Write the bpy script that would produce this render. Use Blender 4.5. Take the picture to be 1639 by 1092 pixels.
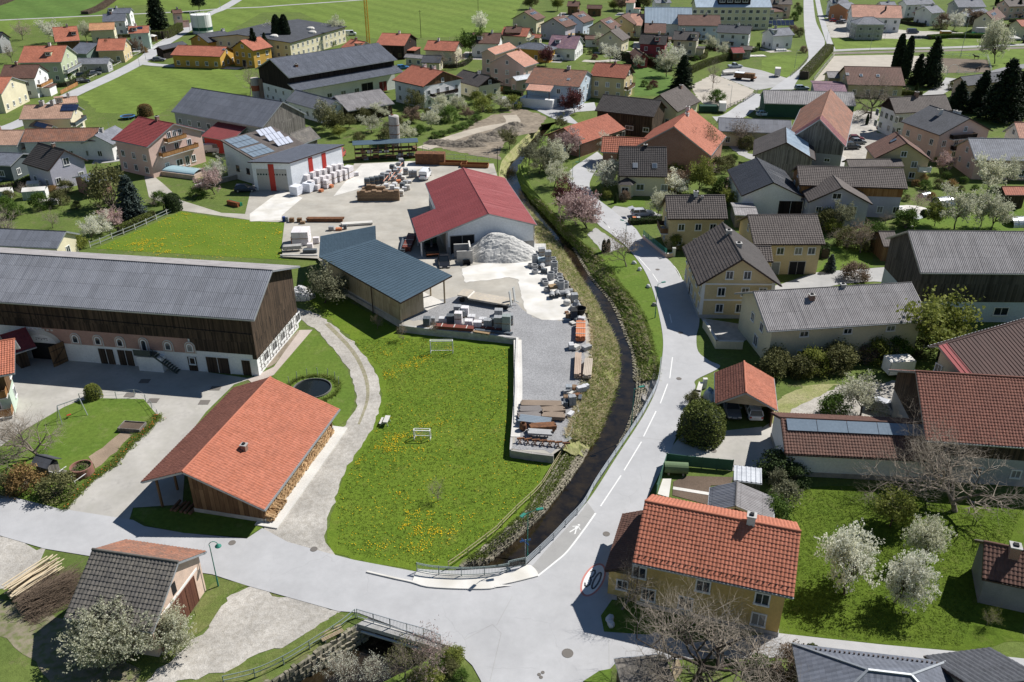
import bpy,math,random
import numpy as np
from mathutils import Vector,Matrix
from mathutils.geometry import tessellate_polygon,delaunay_2d_cdt
R=math.radians
scene=bpy.context.scene
for o in list(bpy.data.objects):bpy.data.objects.remove(o)
# ---- camera
cam_d=bpy.data.cameras.new('camera');cam=bpy.data.objects.new('camera',cam_d)
scene.collection.objects.link(cam);scene.camera=cam
cam_d.sensor_width=36;cam_d.lens=36*1370/1639;cam_d.clip_start=0.5;cam_d.clip_end=8000
cam.location=(0,0,58);cam.rotation_euler=(R(90-28.2),0,0)
# ---- daylight
SUN_AZ,SUN_EL=R(33),R(47)            # measured from +X,above the ground
world=bpy.data.worlds.new('World');scene.world=world;world.use_nodes=True
nt=world.node_tree;bg=nt.nodes['Background']
sky=nt.nodes.new('ShaderNodeTexSky');sky.sky_type='NISHITA';sky.sun_disc=False
sky.sun_elevation=SUN_EL;sky.sun_rotation=R(90)-SUN_AZ;sky.altitude=400;sky.air_density=1.25;sky.dust_density=0.0;sky.ozone_density=4.0
nt.links.new(sky.outputs[0],bg.inputs[0]);bg.inputs[1].default_value=0.05
sun_d=bpy.data.lights.new('sun','SUN');sun_d.energy=5.0;sun_d.angle=R(0.5);sun_d.color=(1.0,0.965,0.915)
sun=bpy.data.objects.new('sun',sun_d);scene.collection.objects.link(sun)
sv=Vector((math.cos(SUN_AZ)*math.cos(SUN_EL),math.sin(SUN_AZ)*math.cos(SUN_EL),math.sin(SUN_EL)))
sun.rotation_euler=sv.to_track_quat('Z','Y').to_euler()
vs=scene.view_settings;vs.view_transform='Standard';vs.look='None';vs.exposure=0.35;vs.gamma=1.0;vs.use_curve_mapping=False
COL=scene.collection
# ---------------------------------------------------------------- materials
MATS={}
def _new(name):
 m=bpy.data.materials.new(name);m.use_nodes=True
 t=m.node_tree;b=t.nodes['Principled BSDF']
 return m,t,b
class N:                                          # tiny node-graph helper
 def __init__(s,t):s.t=t
 def n(s,typ,**kw):
  d=s.t.nodes.new('ShaderNode'+typ)
  for k,v in kw.items():setattr(d,k,v)
  return d
 def put(s,sock,v):
  if hasattr(v,'is_output'):s.t.links.new(v,sock)
  else:sock.default_value=v
 def math(s,op,a,b=0.0,c=0.0):
  d=s.n('Math',operation=op)
  for i,v in enumerate((a,b,c)):s.put(d.inputs[i],v)
  return d.outputs[0]
 def noise(s,vec,scale,detail=3,rough=.55):
  d=s.n('TexNoise');s.t.links.new(vec,d.inputs['Vector'])
  d.inputs['Scale'].default_value=scale;d.inputs['Detail'].default_value=detail;d.inputs['Roughness'].default_value=rough
  return d.outputs[0]
 def ramp(s,fac,p0,p1,lo=0.0,hi=1.0):
  d=s.n('MapRange');d.clamp=True
  s.put(d.inputs[0],fac);d.inputs[1].default_value=p0;d.inputs[2].default_value=p1;d.inputs[3].default_value=lo;d.inputs[4].default_value=hi
  return d.outputs[0]
 def mix(s,fac,a,b,blend='MIX'):
  d=s.n('Mix',data_type='RGBA',blend_type=blend)
  s.put(d.inputs[0],fac)
  for i,v in ((6,a),(7,b)):
   if not hasattr(v,'is_output') and len(v)==3:v=(*v,1)
   s.put(d.inputs[i],v)
  return d.outputs[2]
 def pos(s):return s.n('NewGeometry').outputs['Position']
 def uv(s):return s.n('UVMap').outputs[0]
 def sep(s,v):
  d=s.n('SeparateXYZ');s.t.links.new(v,d.inputs[0]);return d.outputs
 def comb(s,x,y,z=0.0):
  d=s.n('CombineXYZ')
  for i,v in enumerate((x,y,z)):s.put(d.inputs[i],v)
  return d.outputs[0]
 def white(s,vec):
  d=s.n('TexWhiteNoise');s.t.links.new(vec,d.inputs['Vector']);return d.outputs['Value']
 def bump(s,b,hgt,dist,strength=1.0):
  d=s.n('Bump');d.inputs['Strength'].default_value=strength;d.inputs['Distance'].default_value=dist
  s.t.links.new(hgt,d.inputs['Height']);s.t.links.new(d.outputs[0],b.inputs['Normal'])
def sc(c,k):return tuple(min(1,x*k) for x in c[:3])
def pm(name,c,var=.18,scale=1.2,rough=.85,bump=0.0,bscale=8.,fine=.12,c2=None,metal=0.,spec=.3,big=.25):
 """plain surface:two scales of mottling,slight relief"""
 if name in MATS:return MATS[name]
 m,t,b=_new(name);g=N(t);p=g.pos()
 n1=g.ramp(g.noise(p,big,3),.3,.7,1-var,1+var*.6)
 n2=g.ramp(g.noise(p,scale*4,4,.65),.25,.75,1-fine,1+fine)
 k=g.math('MULTIPLY',n1,n2)
 col=(*c,1)
 if c2 is not None:col=g.mix(g.ramp(g.noise(p,scale,4,.6),.42,.62),c,c2)
 v=g.n('VectorMath',operation='SCALE')
 g.put(v.inputs[0],col if hasattr(col,'is_output') else c);g.t.links.new(k,v.inputs['Scale'])
 t.links.new(v.outputs[0],b.inputs['Base Color'])
 b.inputs['Roughness'].default_value=rough;b.inputs['Metallic'].default_value=metal;b.inputs['Specular IOR Level'].default_value=spec
 if bump:g.bump(b,g.noise(p,bscale,4,.6),bump)
 MATS[name]=m;return m
def roofmat(name,c,c2=None,tu=.3,tv=.36,rel=0.0,var=.16,rough=.8,stain=.25,moss=None,metal=0.,lines=.0,lu=0.,lv=0.):
 """roof covering:UV in metres,each tile its own tone,stains;rel=relief in the far,flat version;lines darken sheet laps"""
 if name in MATS:return MATS[name]
 m,t,b=_new(name);g=N(t);uv=g.uv();s=g.sep(uv);p=g.pos()
 fu=g.math('DIVIDE',s[0],tu);fv=g.math('DIVIDE',s[1],tv)
 cell=g.comb(g.math('FLOOR',fu),g.math('FLOOR',fv),g.math('FLOOR',g.math('MULTIPLY',s[2],7)))
 w=g.white(cell)
 k=g.ramp(w,0,1,1-var,1+var)
 k=g.math('MULTIPLY',k,g.ramp(g.noise(p,.45,4,.65),.3,.72,1-stain,1+stain*.5))
 k=g.math('MULTIPLY',k,g.ramp(g.noise(p,7,3,.6),.25,.75,.9,1.1))
 if lines:
  if lu:k=g.math('MULTIPLY',k,g.ramp(g.math('FRACT',g.math('DIVIDE',s[0],lu)),.0,.06,1-lines,1))
  if lv:k=g.math('MULTIPLY',k,g.ramp(g.math('FRACT',g.math('DIVIDE',s[1],lv)),.0,.05,1-lines,1))
 col=(*c,1)
 if c2 is not None:col=g.mix(g.ramp(g.noise(p,.9,4,.7),.42,.6),c,c2)
 if moss is not None:col=g.mix(g.ramp(g.noise(p,1.7,5,.75),.56,.68),col,moss)
 v=g.n('VectorMath',operation='SCALE');g.put(v.inputs[0],col if hasattr(col,'is_output') else c);t.links.new(k,v.inputs['Scale'])
 t.links.new(v.outputs[0],b.inputs['Base Color'])
 b.inputs['Roughness'].default_value=rough;b.inputs['Metallic'].default_value=metal;b.inputs['Specular IOR Level'].default_value=.3
 if rel:
  a=g.math('SUBTRACT',1.0,g.math('FRACT',fv));c_=g.math('ABSOLUTE',g.math('SUBTRACT',g.math('FRACT',fu),.5))
  g.bump(b,g.math('ADD',a,g.math('MULTIPLY',c_,-1.2)),rel)
 MATS[name]=m;return m
def plankmat(name,c,c2,w=.2,rough=.9,dark=.45,streak=.35):
 if name in MATS:return MATS[name]
 m,t,b=_new(name);g=N(t);s=g.sep(g.uv());p=g.pos()
 fu=g.math('DIVIDE',s[0],w)
 tone=g.white(g.comb(g.math('FLOOR',fu),g.math('FLOOR',g.math('DIVIDE',s[1],3.1))))
 st=g.noise(g.comb(g.math('MULTIPLY',s[0],9),g.math('MULTIPLY',s[1],.55)),1.0,4,.65)
 col=g.mix(g.ramp(g.math('ADD',g.math('MULTIPLY',tone,.5),g.math('MULTIPLY',st,.7)),.35,.8),c,c2)
 gap=g.ramp(g.math('ABSOLUTE',g.math('SUBTRACT',g.math('FRACT',fu),.5)),.40,.5,1,dark)
 k=g.math('MULTIPLY',gap,g.ramp(g.noise(p,.35,3),.3,.7,1-streak*.6,1+streak*.4))
 v=g.n('VectorMath',operation='SCALE');t.links.new(col,v.inputs[0]);t.links.new(k,v.inputs['Scale'])
 t.links.new(v.outputs[0],b.inputs['Base Color']);b.inputs['Roughness'].default_value=rough;b.inputs['Specular IOR Level'].default_value=.2
 g.bump(b,gap,.02);MATS[name]=m;return m
def brickmat(name,c,c2,mortar=(.35,.32,.29),w=.25,h=.085):
 if name in MATS:return MATS[name]
 m,t,b=_new(name);g=N(t);d=g.n('TexBrick');t.links.new(g.uv(),d.inputs['Vector'])
 d.inputs['Color1'].default_value=(*c,1);d.inputs['Color2'].default_value=(*c2,1);d.inputs['Mortar'].default_value=(*mortar,1)
 d.inputs['Scale'].default_value=1.0;d.inputs['Brick Width'].default_value=w;d.inputs['Row Height'].default_value=h;d.inputs['Mortar Size'].default_value=.01
 k=g.ramp(g.noise(g.pos(),.5,4),.3,.7,.8,1.1)
 v=g.n('VectorMath',operation='SCALE');t.links.new(d.outputs[0],v.inputs[0]);t.links.new(k,v.inputs['Scale'])
 t.links.new(v.outputs[0],b.inputs['Base Color']);b.inputs['Roughness'].default_value=.9;MATS[name]=m;return m
def asphalt(name,c,var=.1,crack=.16):
 """road surface:wide patches,wheel-worn bands,fine grain and thin cracks"""
 m,t,b=_new(name);g=N(t);p=g.pos()
 k=g.math('MULTIPLY',g.ramp(g.noise(p,.16,4,.6),.3,.7,1-var,1+var*.7),g.ramp(g.noise(p,16,3,.7),.2,.8,.93,1.07))
 k=g.math('MULTIPLY',k,g.ramp(g.noise(p,.9,5,.7),.35,.75,1.03,.93))
 w=g.n('VectorMath',operation='ADD');t.links.new(p,w.inputs[0]);nz=g.n('TexNoise');nz.inputs['Scale'].default_value=.7;t.links.new(p,nz.inputs['Vector']);t.links.new(nz.outputs['Color'],w.inputs[1])
 v=g.n('TexVoronoi',feature='DISTANCE_TO_EDGE');v.inputs['Scale'].default_value=.17;t.links.new(w.outputs[0],v.inputs['Vector'])
 cr=g.math('MULTIPLY',g.ramp(v.outputs[0],0,.006,crack,0),g.ramp(g.noise(p,.25,2),.45,.6))
 k=g.math('MULTIPLY',k,g.math('SUBTRACT',1.0,cr));s=g.n('VectorMath',operation='SCALE');s.inputs[0].default_value=c;t.links.new(k,s.inputs['Scale']);t.links.new(s.outputs[0],b.inputs['Base Color'])
 b.inputs['Roughness'].default_value=.9;b.inputs['Specular IOR Level'].default_value=.25;g.bump(b,g.noise(p,40,3,.6),.004);MATS[name]=m;return m
def leafmat(name,c,c2,trans=.25):
 if name in MATS:return MATS[name]
 m,t,b=_new(name);g=N(t);info=g.n('ObjectInfo');geo=g.n('NewGeometry')
 f=g.noise(geo.outputs['Position'],1.3,3,.6)
 col=g.mix(g.ramp(g.math('ADD',g.math('MULTIPLY',geo.outputs['Random Per Island'],.55),g.math('MULTIPLY',f,.6)),.3,.85),c,c2)
 k=g.ramp(info.outputs['Random'],0,1,.85,1.12)
 v=g.n('VectorMath',operation='SCALE');t.links.new(col,v.inputs[0]);t.links.new(k,v.inputs['Scale'])
 t.links.new(v.outputs[0],b.inputs['Base Color']);b.inputs['Roughness'].default_value=.75;b.inputs['Specular IOR Level'].default_value=.2
 if trans:
  tr=g.n('BsdfTranslucent');t.links.new(v.outputs[0],tr.inputs[0]);mx=g.n('MixShader');mx.inputs[0].default_value=trans
  t.links.new(b.outputs[0],mx.inputs[1]);t.links.new(tr.outputs[0],mx.inputs[2]);t.links.new(mx.outputs[0],t.nodes['Material Output'].inputs[0])
 MATS[name]=m;return m
def grassmat(name,c,c2,c3=None,bump=.05,s1=.22,s2=2.2,mow=0.):
 """lawn or meadow:patches of two greens,clumps,worn spots (c3)"""
 if name in MATS:return MATS[name]
 m,t,b=_new(name);g=N(t);p=g.pos()
 a=g.noise(p,s1,4,.6);d=g.noise(p,s2,5,.7);e=g.noise(p,11,4,.7)
 col=g.mix(g.ramp(a,.35,.65),c,c2)
 if c3 is not None:col=g.mix(g.ramp(g.noise(p,s1*2.3,5,.7),.56,.72,0,.85),col,c3)
 k=g.math('MULTIPLY',g.ramp(d,.25,.75,.72,1.25),g.ramp(e,.25,.75,.8,1.2))
 if mow:
  s=g.sep(p);k=g.math('MULTIPLY',k,g.ramp(g.math('SINE',g.math('MULTIPLY',g.math('ADD',g.math('MULTIPLY',s[0],.8),g.math('MULTIPLY',s[1],.6)),mow)),-1,1,.93,1.07))
 v=g.n('VectorMath',operation='SCALE');t.links.new(col,v.inputs[0]);t.links.new(k,v.inputs['Scale'])
 t.links.new(v.outputs[0],b.inputs['Base Color']);b.inputs['Roughness'].default_value=.95;b.inputs['Specular IOR Level'].default_value=.1
 g.bump(b,g.math('ADD',d,g.math('MULTIPLY',e,.7)),bump);MATS[name]=m;return m
def glassmat(name='window_glass',c=(.03,.04,.05)):
 if name in MATS:return MATS[name]
 m,t,b=_new(name);g=N(t);r=g.n('ObjectInfo').outputs['Random'];b.inputs['Roughness'].default_value=.06;b.inputs['Specular IOR Level'].default_value=.6
 t.links.new(g.mix(g.ramp(r,.7,.95,0,.8),g.mix(r,sc(c,.4),sc(c,1.6)),(.30,.29,.27)),b.inputs['Base Color'])      # some panes have curtains
 MATS[name]=m;return m
# ---------------------------------------------------------------- meshes
class MB:
 def __init__(s):s.v=[];s.f=[];s.uv=[];s.mi=[];s.has_uv=False
 def face(s,pts,uvs=None,m=0):
  i=len(s.v);s.v+=[tuple(p) for p in pts];s.f.append(tuple(range(i,i+len(pts))))
  s.uv+=uvs if uvs else [(0,0)]*len(pts);s.has_uv |= bool(uvs);s.mi.append(m)
 def wallface(s,a,b,z0,z1,m=0):            # vertical quad with metric UV
  l=math.hypot(b[0]-a[0],b[1]-a[1])
  s.face([(a[0],a[1],z0),(b[0],b[1],z0),(b[0],b[1],z1),(a[0],a[1],z1)],[(0,z0),(l,z0),(l,z1),(0,z1)],m)
 def box(s,x0,x1,y0,y1,z0,z1,m=0):
  if x0>x1:x0,x1=x1,x0
  if y0>y1:y0,y1=y1,y0
  for a,b in (((x0,y0),(x1,y0)),((x1,y0),(x1,y1)),((x1,y1),(x0,y1)),((x0,y1),(x0,y0))):s.wallface(a,b,z0,z1,m)
  s.face([(x0,y0,z1),(x1,y0,z1),(x1,y1,z1),(x0,y1,z1)],[(x0,y0),(x1,y0),(x1,y1),(x0,y1)],m)
  s.face([(x0,y1,z0),(x1,y1,z0),(x1,y0,z0),(x0,y0,z0)],[(x0,y1),(x1,y1),(x1,y0),(x0,y0)],m)
  return s
 def obox(s,c,u,v,w,m=0):                  # box spanned by three half-vectors
  c,u,v,w=Vector(c),Vector(u),Vector(v),Vector(w)
  P=lambda a,b,d:c+u*a+v*b+w*d
  for q in (((-1,-1,-1),(1,-1,-1),(1,-1,1),(-1,-1,1)),((1,-1,-1),(1,1,-1),(1,1,1),(1,-1,1)),((1,1,-1),(-1,1,-1),(-1,1,1),(1,1,1)),((-1,1,-1),(-1,-1,-1),(-1,-1,1),(-1,1,1)),((-1,-1,1),(1,-1,1),(1,1,1),(-1,1,1)),((-1,1,-1),(1,1,-1),(1,-1,-1),(-1,-1,-1))):
   s.face([P(*k) for k in q],[(0,0),(1,0),(1,1),(0,1)],m)
  return s
 def bar(s,a,b,t=.03,m=0,t2=None):         # square bar between two points
  a,b=Vector(a),Vector(b);d=b-a
  up=Vector((0,0,1)) if abs(d.normalized().z)<.95 else Vector((1,0,0))
  v=d.cross(up).normalized();w=v.cross(d).normalized()
  return s.obox((a+b)/2,d/2,v*t,w*(t2 or t),m)
 def tube(s,a,b,r0,r1=None,n=8,m=0,caps=True):
  r1=r0 if r1 is None else r1;a,b=Vector(a),Vector(b);d=(b-a)
  up=Vector((0,0,1)) if abs(d.normalized().z)<.95 else Vector((1,0,0))
  v=d.cross(up).normalized();w=v.cross(d).normalized()
  P=[[c+(v*math.cos(k*2*math.pi/n)+w*math.sin(k*2*math.pi/n))*r for k in range(n)] for c,r in ((a,r0),(b,r1))]
  for k in range(n):s.face([P[0][k],P[0][(k+1) % n],P[1][(k+1) % n],P[1][k]],None,m)
  if caps:s.face(P[1],None,m);s.face(P[0][::-1],None,m)
  return s
 def ring(s,c,r0,r1,z0,z1,n=20,m=0):     # open concrete ring
  x,y=c
  for k in range(n):
   a,b=k*2*math.pi/n,(k+1)*2*math.pi/n
   p=lambda r,t,z:(x+r*math.cos(t),y+r*math.sin(t),z)
   s.face([p(r1,a,z0),p(r1,b,z0),p(r1,b,z1),p(r1,a,z1)],None,m);s.face([p(r0,b,z0),p(r0,a,z0),p(r0,a,z1),p(r0,b,z1)],None,m)
   s.face([p(r0,a,z1),p(r1,a,z1),p(r1,b,z1),p(r0,b,z1)],None,m)
  return s
 def prism(s,poly,z0,z1,m=0):               # vertical prism over an xy polygon (ccw)
  n=len(poly)
  for i in range(n):s.wallface(poly[i],poly[(i+1) % n],z0,z1,m)
  for t in tessellate_polygon([[Vector((*p,0)) for p in poly]]):
   s.face([(*poly[i],z1) for i in t],None,m);s.face([(*poly[i],z0) for i in t[::-1]],None,m)
  return s
 def lathe(s,prof,n=16,c=(0,0,0),m=0):
  for (r0,z0),(r1,z1) in zip(prof,prof[1:]):
   for k in range(n):
    a,b=k*2*math.pi/n,(k+1)*2*math.pi/n
    p=lambda r,t,z:(c[0]+r*math.cos(t),c[1]+r*math.sin(t),c[2]+z)
    s.face([p(r0,a,z0),p(r0,b,z0),p(r1,b,z1),p(r1,a,z1)],None,m)
  return s
 def mesh(s,name,mats):
  me=bpy.data.meshes.new(name);me.from_pydata(s.v,[],s.f)
  if s.has_uv:
   me.uv_layers.new(name='UVMap');me.uv_layers[0].data.foreach_set('uv',np.array(s.uv,'f').ravel())
  for m in (mats if isinstance(mats,(list,tuple)) else [mats]):me.materials.append(m)
  if any(s.mi):me.polygons.foreach_set('material_index',s.mi)
  me.update();return me
 def build(s,name,mats,parent=None,loc=(0,0,0),rz=0,smooth=False):
  me=s.mesh(name,mats)
  if smooth:me.polygons.foreach_set('use_smooth',[True]*len(me.polygons))
  return put(name,me,parent,loc,rz)
def put(name,me,parent=None,loc=(0,0,0),rz=0):
 o=bpy.data.objects.new(name,me);COL.objects.link(o);o.parent=parent
 o.location=loc if len(loc)==3 else (*loc,0)
 o.rotation_euler=rz if isinstance(rz,tuple) else (0,0,rz);return o
def fastmesh(name,v,q,mats,uv=None,mi=None,smooth=False):
 """numpy quads (or tris) to a mesh"""
 me=bpy.data.meshes.new(name);v=np.asarray(v,'f');q=np.asarray(q,'i');k=q.shape[1]
 me.vertices.add(len(v));me.vertices.foreach_set('co',v.ravel());me.loops.add(q.size);me.loops.foreach_set('vertex_index',q.ravel())
 me.polygons.add(len(q));me.polygons.foreach_set('loop_start',np.arange(0,q.size,k,dtype='i'))
 if uv is not None:
  me.uv_layers.new(name='UVMap');me.uv_layers[0].data.foreach_set('uv',np.asarray(uv,'f')[q.ravel()].ravel())
 for m in (mats if isinstance(mats,(list,tuple)) else [mats]):me.materials.append(m)
 if mi is not None:me.polygons.foreach_set('material_index',np.asarray(mi,'i'))
 me.polygons.foreach_set('use_smooth',np.full(len(q),smooth,dtype=bool))
 me.update(calc_edges=True);return me
def tag(o,label,cat,group=None):
 o['label']=label;o['category']=cat;o['kind']='thing'
 if group:o['group']=group
 return o
def thing(name,label,cat,loc,rz=0,group=None):
 return tag(put(name,None,None,loc,rz),label,cat,group)
def dup(root,loc,rz=0,label=None,group=None,scale=None):
 def cp(o,par):
  c=o.copy();COL.objects.link(c);c.parent=par
  for ch in o.children:cp(ch,c)
  return c
 r=cp(root,None);r.location=loc if len(loc)==3 else (*loc,0);r.rotation_euler=(0,0,rz)
 if scale:r.scale=scale if isinstance(scale,tuple) else (scale,)*3
 if label:r['label']=label
 if group:r['group']=group
 return r
def zyard(y):
 t=min(1,max(0,(147.26-y)/(147.26-124.24)));return t*t*(3-2*t)
# ---------------------------------------------------------------- common materials
WHITE=pm('white_render',(.78,.775,.765),.1,1,.9);CREAM=pm('cream_render',(.66,.60,.43),.12);YELLOW=pm('yellow_render',(.57,.46,.265),.14)
OCHRE=pm('ochre_render',(.55,.33,.07),.12);OCHRE2=pm('ochre_house_render',(.60,.42,.155),.16,1.2);PINK=pm('pink_render',(.66,.47,.40),.1);LILAC=pm('lilac_grey_render',(.46,.45,.52),.1)
MINT=pm('mint_render',(.50,.60,.50),.1);BLUE_R=pm('pale_blue_render',(.50,.58,.66),.1);RED_R=pm('wine_red_render',(.30,.06,.07),.12);GREY_R=pm('grey_render',(.40,.40,.40),.15)
PEACH=pm('peach_render',(.64,.48,.38),.16,1.5,.9,c2=(.55,.42,.34));GREEN_R=pm('sage_render',(.45,.50,.34),.12);CONC=pm('concrete',(.46,.45,.43),.2,1.3,.9,.01,12,c2=(.38,.37,.35));CONC_L=pm('pale_concrete',(.60,.58,.54),.16,1.2,.9)
BRICKR=brickmat('orange_brick',(.36,.15,.09),(.30,.12,.07));METALW=pm('white_metal_sheet',(.76,.79,.82),.08,.8,.5)
WOOD_DK=plankmat('dark_weathered_boards',(.035,.026,.02),(.105,.072,.05));WOOD_GR=plankmat('grey_weathered_boards',(.12,.11,.10),(.26,.24,.215))
WOOD_BR=plankmat('brown_boards',(.11,.06,.032),(.23,.14,.075));WOOD_LT=plankmat('pale_larch_boards',(.36,.28,.18),(.47,.385,.265),dark=.7);WOOD_BLK=plankmat('black_stained_boards',(.012,.010,.009),(.04,.03,.026));WOOD_OR=plankmat('orange_larch_boards',(.30,.14,.05),(.45,.24,.1))
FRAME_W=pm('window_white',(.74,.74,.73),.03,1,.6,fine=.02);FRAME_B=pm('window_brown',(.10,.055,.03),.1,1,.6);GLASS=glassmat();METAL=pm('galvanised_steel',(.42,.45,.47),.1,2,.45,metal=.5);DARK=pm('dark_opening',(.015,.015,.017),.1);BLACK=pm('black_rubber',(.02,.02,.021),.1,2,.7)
CHIM=pm('chimney_render',(.40,.38,.36),.15);CHIM_W=pm('white_chimney',(.66,.65,.63),.1);CHIM_B=brickmat('chimney_brick',(.28,.12,.07),(.22,.1,.06));GUT=pm('gutter_zinc',(.36,.38,.40),.06,1,.45,metal=.5);BROWN_M=pm('brown_gutter',(.05,.03,.025),.1,1,.5)
SOLAR=pm('solar_cell',(.022,.032,.075),.08,2,.12,spec=.8);SOLAR_L=pm('solar_collector_pale',(.20,.25,.30),.06,1,.12,spec=.8);SOLAR_W=pm('solar_tube_collector',(.50,.53,.62),.06,1,.2,spec=.8)
BARK=pm('bark_grey_brown',(.20,.165,.135),.2,3,.95,.02,20);BARK_D=pm('bark_dark',(.07,.055,.045),.2,3,.95);TWIG=pm('twig_brown',(.33,.28,.225),.2,3,.95);STONE=pm('grey_stone',(.36,.34,.31),.2,2,.9,c2=(.28,.265,.25));RUST=pm('rusty_steel',(.14,.065,.035),.2,2,.85,c2=(.22,.1,.045));REDP=pm('red_paint',(.45,.04,.03),.1,1,.5);GREENP=pm('green_paint',(.03,.20,.15),.1,1,.5)
# roofs:ROOF[key]=(material for modelled tiles or sheets,profile)
RF=dict(
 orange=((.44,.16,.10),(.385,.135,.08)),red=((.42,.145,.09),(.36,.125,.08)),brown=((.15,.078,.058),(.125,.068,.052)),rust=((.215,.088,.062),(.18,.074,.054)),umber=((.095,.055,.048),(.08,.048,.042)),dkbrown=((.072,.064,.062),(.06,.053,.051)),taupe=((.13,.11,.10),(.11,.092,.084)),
 maroon=((.26,.055,.055),(.22,.05,.05)),pinkish=((.56,.30,.22),(.50,.265,.19)),beige=((.46,.29,.21),(.40,.25,.18)),anthra=((.078,.082,.095),(.066,.07,.08)),slate=((.145,.158,.192),(.12,.132,.16)),
 oldred=((.30,.14,.09),(.20,.11,.08)),mossy=((.125,.115,.105),(.16,.145,.125)),purple=((.17,.10,.14),(.20,.12,.135)),peach=((.54,.29,.15),(.48,.24,.13)),grey=((.215,.225,.255),(.18,.188,.215)),asb=((.30,.285,.285),(.24,.225,.225)),blue=((.075,.115,.15),(.065,.10,.13)),paleblue=((.44,.53,.61),(.40,.48,.56)),redsheet=((.33,.085,.085),(.30,.078,.078)),whitesheet=((.6,.62,.65),(.5,.52,.55)))
def rmat(key,prof):
 c,c2=RF[key];n='roof_%s_%s' % (key,prof)
 if prof=='tile':return roofmat(n,c,c2,.3,.36,0,.10,.8,.14,moss=(.11,.10,.085) if key in ('oldred','mossy') else None)
 if prof=='corr':return roofmat(n,c,c2,1.05,2.3,0,.09,.7,.16,lines=.4,lu=1.05,lv=2.3)
 if prof=='seam':return roofmat(n,c,c2,.6,9,0,.05,.8,.14)
 if prof=='sheet':return roofmat(n,c,c2,.5,.5,.01,.04,.5,.1,lines=.2,lu=.5)
 return roofmat(n,c,c2,.45,.42,.05,.13,.8,.25)
# ---------------------------------------------------------------- roofs
def roof_plane(name,mat,parent,O,U,V,ul,vl,prof='flat',tu=.3,tv=.36,thick=.2):
 """one roof slope. O=lower corner,U unit along the eave,V unit up the slope;real tile courses / corrugation / seams;slab below"""
 O,U,V=np.array(O,'f'),np.array(U,'f'),np.array(V,'f');Nn=np.cross(U,V);Nn /= np.linalg.norm(Nn)
 if prof=='tile':
  nu=max(2,round(ul/tu));nv=max(2,round(vl/tv));tu,tv=ul/nu,vl/nv
  hs=np.array([.0,.03,.055,.03],'f');us=np.arange(nu*4+1)*tu/4;hu=hs[np.arange(nu*4+1) % 4]
  vv=np.repeat(np.arange(nv+1)*tv,2)[1:-1];hv=np.tile([.042,0.],nv).astype('f')
 elif prof in ('corr','seam','sheet'):
  per={'corr':.26,'seam':.6,'sheet':.5}[prof];nu=max(2,round(ul/per));per=ul/nu
  if prof=='corr':hs=[0,.045,.06,.045];fr=[0,.25,.5,.75]
  elif prof=='seam':hs=[0,0,.06,.06];fr=[0,.84,.86,.98]
  else:hs=[0,0,.05,.05];fr=[0,.6,.68,.92]
  us=np.concatenate([(np.arange(nu)[:,None]+np.array(fr)[None])*per]).ravel();us=np.append(us,ul);hu=np.append(np.tile(hs,nu),0)
  vv=np.array([0,vl*.5,vl]);hv=np.zeros(3)
 else:
  us=np.array([0,ul]);hu=np.zeros(2);vv=np.array([0,vl]);hv=np.zeros(2)
 nU,nV=len(us),len(vv)
 wob=np.random.RandomState(int(abs(O[0]*7+O[1]*3)*10) % 9999).normal(0,.006 if prof=='tile' else .004,(nV,nU))
 hgt=hu[None]+hv[:,None]+(wob if prof != 'flat' else 0)
 P=O[None,None]+us[None,:,None]*U+vv[:,None,None]*V+hgt[...,None]*Nn
 q=(np.arange(nV-1)[:,None]*nU+np.arange(nU-1)[None]).ravel();q=np.stack([q,q+1,q+1+nU,q+nU],1)
 uv=np.stack(np.broadcast_arrays(us[None,:],vv[:,None]),-1).reshape(-1,2)
 uv=uv+np.array([0.001,.001])+(O[0]*3.3 % 40)
 # slab body under the covering
 b0=len(uv);D=-Nn*thick;e=-Nn*.012
 c=[O+e,O+U*ul+e,O+U*ul+V*vl+e,O+V*vl+e];c+=[x+D for x in c]
 vs_=np.concatenate([P.reshape(-1,3),np.array(c,'f')]);uv=np.concatenate([uv,np.array([(0,0),(ul,0),(ul,vl),(0,vl)]*2)])
 q2=np.array([(0,1,5,4),(1,2,6,5),(2,3,7,6),(3,0,4,7),(7,6,5,4)])+b0
 return fastmesh(name,vs_,np.concatenate([q,q2]),mat,uv,np.concatenate([np.zeros(len(q)),np.ones(5)]))
# ---------------------------------------------------------------- windows,doors
_wc={}
def win_mesh(w,h,fr,style='plain'):
 k=(round(w,2),round(h,2),fr.name,style)
 if k in _wc:return _wc[k]
 m=MB();t=.11
 m.box(-w/2-t,-w/2+.02,-.07,0,-h/2-t,h/2+t);m.box(w/2-.02,w/2+t,-.07,0,-h/2-t,h/2+t)
 m.box(-w/2+.02,w/2-.02,-.069,0,h/2-.02,h/2+t);m.box(-w/2-t-.04,w/2+t+.04,-.13,0,-h/2-t-.05,-h/2+.02)
 if w>.75:m.box(-.035,.035,-.055,0,-h/2+.02,h/2-.02)
 if style=='cross':m.box(-w/2+.02,w/2-.02,-.05,0,-.03,.03)
 p=MB().box(-w/2,w/2,-.02,0,-h/2,h/2)
 _wc[k]=(m.mesh('window',fr),p.mesh('pane',GLASS));return _wc[k]
def add_window(par,x,y,z,rz,w,h,fr=FRAME_W,style='plain'):
 a,b=win_mesh(w,h,fr,style);o=put('window',a,par,(x,y,z),rz);put('pane',b,o);return o
_dc={}
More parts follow.
